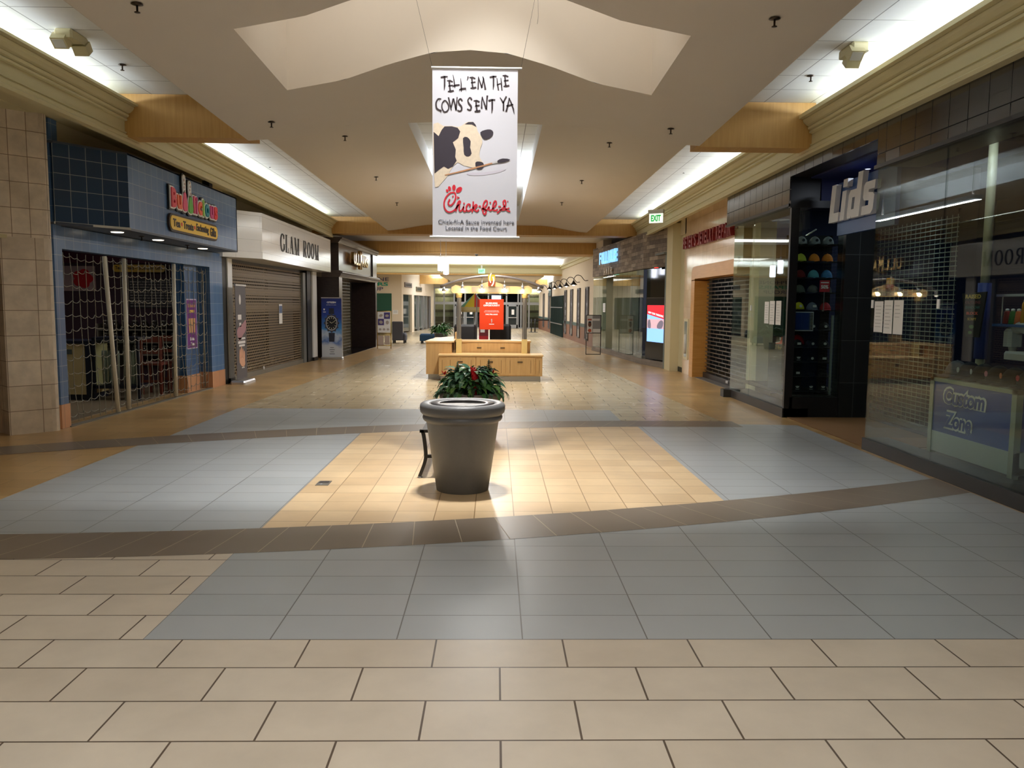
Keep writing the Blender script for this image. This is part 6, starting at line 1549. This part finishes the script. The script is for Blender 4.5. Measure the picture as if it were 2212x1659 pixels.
# ================================================================ FAR COURT
r = thing('poster_easel', 'gold framed floor easel with violet and white jewellery poster beside the dark shopfront', 'easel', (-4.03, 29.4, 0))
m_brass = M('easel_brass', (190, 156, 80), .35, metal=.7)
q = MB()
for x in (-4.28, -3.79): q.tube([(x, 29.4, .0), (x, 29.4, 1.36)], .016, 6)
for z in (.12, .50, .56, 1.35): q.tube([(-4.28, 29.4, z), (-3.79, 29.4, z)], .014, 6)
q.build('frame', m_brass, r)
em_ = face_cam(-4.035, 29.39, .95)
q = MB(); rect(q, em_, -.235, -.37, .235, .385, 0, .006); q.build('poster_sheet', m_paper, r)
q = MB(); rect(q, em_, 0, .13, .22, .36, .006, .002); rect(q, em_, -.22, -.1, .0, .13, .006, .002); q.build('violet_squares', M('violet_print', (76, 64, 128), .6), r)
q = MB(); blob(q, ellipse(-.11, .25, .07, .05, 12, .4), em_, .006, .002); blob(q, ellipse(.11, .24, .07, .05, 12), em_, .008, .002); blob(q, ellipse(-.11, .01, .07, .06, 12, -.4), em_, .008, .002); blob(q, ellipse(.12, .0, .06, .07, 12), em_, .006, .002); [blob(q, ellipse(-.14 + .14 * i, -.25, .05, .04, 12), em_, .006, .002) for i in range(3)]; q.build('ring_pictures', M('ring_gray', (176, 166, 160), .5), r)
q = MB(); rect(q, em_, -.225, -.82, -.02, -.48, 0, .006); rect(q, em_, .02, -.8, .2, -.48, 0, .006); q.build('lower_pictures', M('lower_print', (186, 170, 160), .6), r)
r = thing('armchair', 'charcoal upholstered high-back armchair standing behind the gold easel', 'armchair', (-4.0, 33.8, 0))
mg = M('charcoal_cloth', (78, 80, 90), .9, bump=.1, bscale=200)
q = MB(); q.bbox(-4.27, 33.5, .12, -3.83, 33.66, .9, .03); q.build('backrest', mg, r)
q = MB(); q.bbox(-4.27, 33.6, .12, -3.74, 34.2, .42, .04); q.build('seat', mg, r)
q = MB(); q.bbox(-3.83, 33.55, .12, -3.72, 34.2, .36, .03); q.build('armrest', mg, r)
for x, y in ((-4.22, 33.55), (-3.78, 33.55), (-4.22, 34.1), (-3.78, 34.1)): MB().box(x - .03, y - .03, 0, x + .03, y + .03, .12).build('leg', m_black, r)
r = thing('armchair', 'navy blue low armchair seen from behind beside the leafy planter', 'armchair', (-2.8, 33.9, 0))
mb_ = M('navy_cloth', (44, 78, 112), .9, bump=.1, bscale=200)
q = MB(); q.bbox(-3.14, 33.5, .1, -2.3, 34.2, .39, .06); q.build('seat', mb_, r)
q = MB(); q.bbox(-2.55, 33.7, .3, -2.1, 34.3, .62, .06); q.build('backrest', M('navy_dark_cloth', (30, 36, 50), .9), r)
for x, y in ((-3.06, 33.56), (-2.4, 33.56), (-3.06, 34.1), (-2.4, 34.1)): MB().box(x - .03, y - .03, 0, x + .03, y + .03, .1).build('leg', m_black, r)
r = thing('potted_plant', 'leafy green fern in a grey pot left of the kiosk post', 'potted plant', (-2.08, 31, 0))
MB().lathe([(.2, 0), (.26, .5), (.28, .52), (.24, .5), (.001, .48)], -2.08, 31, 20).build('pot', M('pot_gray', (96, 96, 100), .5), r)
q = MB()
for i in range(170):
    a = rl.uniform(0, 2 * PI); leaf_mesh(q, (-2.08 + .12 * math.cos(a), 31 + .12 * math.sin(a), .5 + .2 * rl.random()), a, rl.uniform(.3, .5), .03, rl.uniform(1.6, 2.6), 0, rl.uniform(.5, 1.4), rl.uniform(-.6, .6))
tag(q.build('fronds', M('fern_green', (56, 104, 44), .45, var=.35, vscale=12), r), kind='stuff')
# wall with the repair shop name, green shutter
struct('wall_court', bx(-14, 44, 0, -5.08, 44.2, 3.3), m_warmwall)
r = thing('wall_sign', 'three line repair shop name in navy and green letters on the cream wall', 'sign', (-6.6, 44, 2.4))
for s_, z, w_, c_, x in (('PHONE', 2.94, 1.55, (62, 66, 120), -6.54), ('REPAIRS', 2.68, 1.95, (20, 160, 140), -6.78), ('GROUP', 2.42, 1.5, (62, 66, 120), -6.82)):
    q = MB(); glyphs(q, s_, .3, face_cam(x, 43.995, z), w_, .19, .01, .008 if s_ == 'REPAIRS' else 0); q.build('lettering', M('rep_%d_%d_%d' % c_, c_, .5), r)
r = thing('roller_shutter', 'dark green slatted shutter under the repair shop name', 'roller shutter', (-6.6, 44, 0))
q = MB()
for i in range(46): q.box(-7.6, 43.97, .03 + i * .047, -5.62, 43.99, .068 + i * .047)
q.build('slats', M('shutter_green', (36, 92, 74), .4), r)
q = MB(); q.box(-7.6, 43.985, 0, -5.62, 43.998, 2.18); q.build('backing', M('shutter_green_dark', (20, 50, 42), .6), r)
r = thing('paper_notice', 'white paper notice on the cream wall above the charcoal armchair', 'notice', (-5.42, 43.99, 1.05))
nm3 = face_cam(-5.42, 43.995, 1.18); q = MB(); rect(q, nm3, -.14, -.11, .14, .11, 0, .004); q.build('sheet', m_paper, r)
q = MB(); [rect(q, nm3, -.1, .06 - .05 * i, .1, .075 - .05 * i, .004, .001) for i in range(3)]; q.build('print', M('ink_gray', (110, 112, 116)), r)
# angled shop row on the left of the far corridor
SA, SB = (-5.08, 44.0), (-4.25, 56.0); sf = frame(SA, SB, 1)
struct('wall_left', bx(0, -.4, 2.15, 12.1, 0, 3.4, sf), m_warmwall)
for a, b in ((0, .45), (3.2, 4.0), (10.6, 12.1)): struct('wall_left', bx(a, -.4, 0, b, 0, 2.15, sf), m_warmwall)
for i, (a, b) in enumerate(((.45, 3.2), (4.0, 5.8), (6.0, 7.6), (7.8, 9.0))):
    struct('window_%d' % (10 + i), bx(a, -.12, .1, b, -.10, 2.15, sf), M('far_window', (66, 78, 76), .06, spec=.8, var=.4, vscale=1.5))
for u in (4.0, 5.8, 7.6, 9.0, 10.5): struct('trim_15', bx(u - .05, -.14, 0, u + .1, .0, 2.15, sf), m_silver)
struct('door_4', bx(9.1, -.3, 0, 10.6, -.25, 2.15, sf), M('far_door', (40, 34, 30), .5))
for u, w_, z, lb, c_ in ((1.9, 2.2, 2.68, 'dark bronze shop name plate nearest on the far left shop row', (96, 82, 84)), (5.6, 2.0, 2.52, 'dark bronze shop name plate second on the far left shop row', (104, 92, 72))):
    r = thing('shop_plate', lb, 'sign', tuple(sf @ Vector((u, 0, z - .15))), 'shop plates on the far row')
    q = MB(sf); q.box(u - w_ / 2, 0, z - .13, u + w_ / 2, .05, z + .13); q.build('plate', M('plate_%d' % c_[2], c_, .4), r)
    q = MB(sf); [q.box(u - w_ * .42 + .2 * i, .05, z - .06, u - w_ * .42 + .2 * i + .12, .06, z + .06) for i in range(int(w_ / .24))]; q.build('letters', M('plate_letter', (60, 64, 62), .4), r)
# entrance wall at the end: aluminium frames, doors, stone piers outside
EY = 56.0
m_alum = M('aluminium', (150, 154, 158), .4, metal=.4)
struct('wall_back', bx(-4.6, EY - .05, 2.75, 3.6, EY + .2, 3.6), M('end_wall', (176, 168, 150), .7))
mb = MB()
for z0, z1 in ((1.62, 1.80), (2.70, 2.80), (0, .06)): mb.box(-4.3, EY - .06, z0, 3.4, EY + .06, z1)
struct('trim_16', mb, m_alum)
mb = MB()
for x in (-4.22, -3.55, -2.85, -2.1, -1.3, -.5, .3, .75, 1.55, 1.75, 2.3, 3.2): mb.box(x - .05, EY - .05, 0, x + .05, EY + .05, 2.75)
struct('trim_17', mb, m_alum)
mg2 = GLASS('entrance_glass', (206, 216, 216), .03, .35, 3)
for i, (x0, x1) in enumerate(((-4.2, -2.85), (-2.85, -1.3), (-1.3, .75), (1.75, 3.2))): struct('window_%d' % (14 + i), bx(x0, EY - .005, .06, x1, EY + .005, 2.72), mg2)
for i, (x0, x1, lb) in enumerate(((-2.80, -2.12, 'silver framed glass door left of the fern'), (-2.08, -1.34, 'silver framed glass door behind the left kiosk post'), (-.45, .27, 'silver framed glass door behind the orange poster'), (.80, 1.52, 'silver framed glass door right of the orange poster'))):
    r = thing('entrance_door', lb + ' at the far entrance', 'door', ((x0 + x1) / 2, EY - .1, 0), 'far entrance doors')
    q = MB(); q.box(x0, EY - .12, .02, x0 + .09, EY - .06, 1.62); q.box(x1 - .09, EY - .12, .02, x1, EY - .06, 1.62); q.box(x0, EY - .12, 1.52, x1, EY - .06, 1.62); q.box(x0, EY - .12, .02, x1, EY - .06, .25); q.build('frame', m_alum, r)
    q = MB(); q.box(x0 + .09, EY - .10, .25, x1 - .09, EY - .09, 1.52); q.build('glass', M('night_glass', (34, 44, 48), .05, spec=.8), r)
    q = MB(); q.box(x0 + .05, EY - .15, .72, x1 - .05, EY - .12, .77); q.build('push_bar', m_silver, r)
    q = MB(); q.box(x0 + .3, EY - .104, .95, x0 + .48, EY - .1, 1.3); q.build('door_notice', m_paper, r)
m_stone = TILE('buff_stone', (222, 204, 160), (206, 188, 146), (150, 136, 110), .9, .42, .01, .5, rough=.8, var=.1)
m_stoneb = M('brown_stone', (128, 108, 84), .8, var=.2)
for x0, x1 in ((-4.3, -2.9), (1.9, 3.3)):
    struct('pillar', bx(x0, EY + .5, 0, x1, EY + .9, 2.9), m_stone)
    mb = MB()
    for z in (.0, .42, 1.08, 2.2): mb.box(x0 - .01, EY + .48, z, x1 + .01, EY + .92, z + (.36 if z < .5 else .16))
    struct('trim_18', mb, m_stoneb)
struct('wall_back', bx(-8, 59, -.1, 8, 59.1, 4), M('night_outside', (20, 26, 30), .8))
lamp('porch_light', 'AREA', (-3.6, EY + .3, 2.85), 45, (1, .92, .78), .5, aim=(-3.6, EY + .45, 0)); lamp('porch_light', 'AREA', (2.6, EY + .3, 2.85), 45, (1, .92, .78), .5, aim=(2.6, EY + .45, 0))
# queue barrier
for x, lb in ((2.12, 'black belt barrier post left one near the far doors'), (2.34, 'black belt barrier post right one near the far doors')):
    r = thing('barrier_post', lb, 'barrier post', (x, 48, 0), 'belt barrier posts')
    q = MB(); q.tube([(x, 48, .03), (x, 48, .80)], .035, 8); q.build('post', m_black, r)
    q = MB(); q.lathe([(.17, 0), (.17, .02), (.05, .04)], x, 48, 16); q.build('base', m_black, r)
tag(bx(2.12, 47.98, .70, 3.2, 48.0, .77).build('barrier_belt', m_black), 'black retractable belt stretched from the barrier posts to the wall', 'belt')
# pendant cylinder lamps
for x, y, zt, zb, lb in ((-2.03, 30.0, 3.34, 2.80, 'tall glowing glass cylinder pendant lamp, upper of the pair'), (-1.85, 30.3, 3.16, 2.68, 'tall glowing glass cylinder pendant lamp, lower of the pair')):
    r = thing('pendant_lamp', lb, 'pendant lamp', (x, y, zb), 'glass cylinder pendants')
    q = MB(); q.lathe([(.001, zb + .05), (.095, zb + .05), (.10, zb + .08), (.10, zt), (.001, zt)], x, y, 18); q.build('glass_cylinder', EM('cylinder_glow', (236, 240, 255), 7.0), r)
    q = MB(); q.lathe([(.02, zb), (.035, zb + .01), (.05, zb + .05), (.001, zb + .05)], x, y, 12); q.build('finial', m_silver, r)
    q = MB(); q.tube([(x, y, zt), (x, y, 3.95)], .008, 6); q.lathe([(.05, zt), (.04, zt + .03), (.001, zt + .03)], x, y, 12); q.build('hanger', m_silver, r)
r = thing('security_camera', 'small white dome security camera under the far maple beam', 'camera', (-.73, 30.4, 3.46))
q = MB(); q.lathe([(.06, 3.52), (.06, 3.49), (.045, 3.46), (.02, 3.44), (.001, 3.437)], -.73, 30.8, 14); q.build('dome', M('camera_gray', (96, 96, 100), .3), r)
q = MB(); q.lathe([(.08, 3.52), (.08, 3.505), (.06, 3.5)], -.73, 30.8, 14); q.build('collar', m_white, r)
r = thing('exit_sign', 'small green exit sign hanging on the cross cornice above the kiosk', 'exit sign', (-.73, 41.8, 3.2))
xm2 = face_cam(-.73, 41.82, 3.33)
q = MB(); rect(q, xm2, -.17, -.12, .17, .12, 0, .02); q.build('face', EM('exit_mint', (160, 220, 190), .9), r)
q = MB(); glyphs(q, 'EXIT', .2, xm2, .24, .13, .001, .006, z=.02); q.build('lettering', EM('exit_green2', (30, 150, 80), .8), r)
q = MB(); q.box(-.77, 41.8, 3.45, -.69, 41.84, 3.62); q.build('bracket', m_white, r)
# ---------------------------------------------------------------- lights
COOL = (.84, .92, 1.0); WARM = (1, .98, .95); NEUT = (1, .96, .90)
def strip_lamp(name, x, y0, y1, z, e, c, up=True, tilt=0.0, w=.1, ax='y'):
    o = lamp(name, 'AREA', ((x if ax == 'y' else (y0 + y1) / 2), ((y0 + y1) / 2 if ax == 'y' else x), z), e, c, w if ax == 'y' else y1 - y0, y1 - y0 if ax == 'y' else w)
    o.rotation_euler = ((0, (PI if up else 0) + tilt, 0) if ax == 'y' else ((PI if up else 0) + tilt, 0, 0))
    return o
for x, s in ((-5.22, 1), (4.54, -1)):                  # cove tubes behind the cornices
    for y0, y1 in ((-7, 10.2), (11.3, 23.2)):
        strip_lamp('cove_tube', x, y0, y1, 4.05, 15 * (y1 - y0), COOL, True, .8 * s)
lamp('well_lamp', 'AREA', (-.40, 7.3, 6.2), 34, WARM, .25, spread=1.25)
lamp('well_lamp', 'AREA', (-.10, 7.55, 6.2), 34, WARM, .25, spread=1.25)
lamp('well_top_fill', 'AREA', (-.28, 7.84, 6.3), 9, WARM, 3.4, 1.4)  # unseen area lamp added at the closed top to brighten the well walls
lamp('well_fill', 'AREA', (-1.2, 7.15, 5.0), 3, WARM, .3, aim=(-1.2, 8.7, 4.95))
lamp('well_fill', 'AREA', (.7, 7.15, 5.0), 3, WARM, .3, aim=(.7, 8.7, 4.95))
lamp('hat_shop_fill', 'AREA', (4.55, 7.9, 3.4), 45, (.88, .94, 1), .5)  # unseen lamp added behind the glass to light the counter and caps
lamp('tea_shop_fill', 'AREA', (-7.4, 13.0, 2.8), 9, (1, .95, .88), 1.2)  # unseen lamp added to brighten the tea shop interior
lamp('display_box_fill', 'AREA', (4.5, 13.0, 3.0), 5, (1, .97, .92), .3)  # unseen lamp added so the scarf and red caps show
lamp('hat_shop_fill', 'AREA', (6.6, 12.6, 3.4), 14, (.85, .92, 1), 1.2)  # second unseen lamp, added to lift the deeper part of the hat shop
lamp('entrance_lamp', 'AREA', (4.95, 10.6, 3.43), 5, (.8, .88, 1), .2)
lamp('near_floor_fill', 'AREA', (-.28, 1.6, 3.98), 66, WARM, 1.6, 1.0)  # unseen lamp added under the soffit for the foreground floor; no well here
lamp('near_floor_fill', 'AREA', (-.28, -3.5, 3.98), 66, WARM, 1.6, 1.0)  # its twin behind the camera, added likewise
strip_lamp('slot_up', XC, 14.8, 18.7, 3.72, 80, COOL, True)
strip_lamp('slot_down', XC, 14.8, 18.7, 3.60, 160, NEUT, False)
strip_lamp('court_cove', 42.25, -9, 3.2, 3.66, 300, COOL, True, .4, .1, 'x')
lamp('court_light', 'AREA', (-1.5, 37, 3.9), 300, WARM, 6, 6)
lamp('bay_light', 'AREA', (-.3, 27.3, 3.9), 120, WARM, 3, 3)
lamp('far_light', 'AREA', (-.5, 47, 3.1), 150, WARM, 4, 5)
lamp('far_light', 'AREA', (-.5, 53.0, 3.1), 150, WARM, 4, 4)
lamp('far_cove', 'AREA', (-3.6, 49, 3.2), 90, COOL, .6, 5).rotation_euler = (PI, 0, 0)
lamp('far_cove', 'AREA', (3.0, 49, 3.2), 90, COOL, .4, 5).rotation_euler = (PI, 0, 0)
w = bpy.data.worlds.new('world'); SC.world = w; w.use_nodes = True
w.node_tree.nodes['Background'].inputs[0].default_value = (.02, .022, .03, 1); w.node_tree.nodes['Background'].inputs[1].default_value = 1.0
# ---------------------------------------------------------------- view
SC.view_settings.view_transform = 'Standard'; SC.view_settings.look = 'None'; SC.view_settings.gamma = 1.0
SC.view_settings.exposure = 0.5; SC.view_settings.use_curve_mapping = False
cy = SC.cycles
cy.max_bounces = 8; cy.diffuse_bounces = 5; cy.glossy_bounces = 3; cy.transmission_bounces = 4; cy.transparent_max_bounces = 16
cy.use_denoising = True; cy.caustics_reflective = False; cy.caustics_refractive = False
cy.sample_clamp_indirect = 4.0
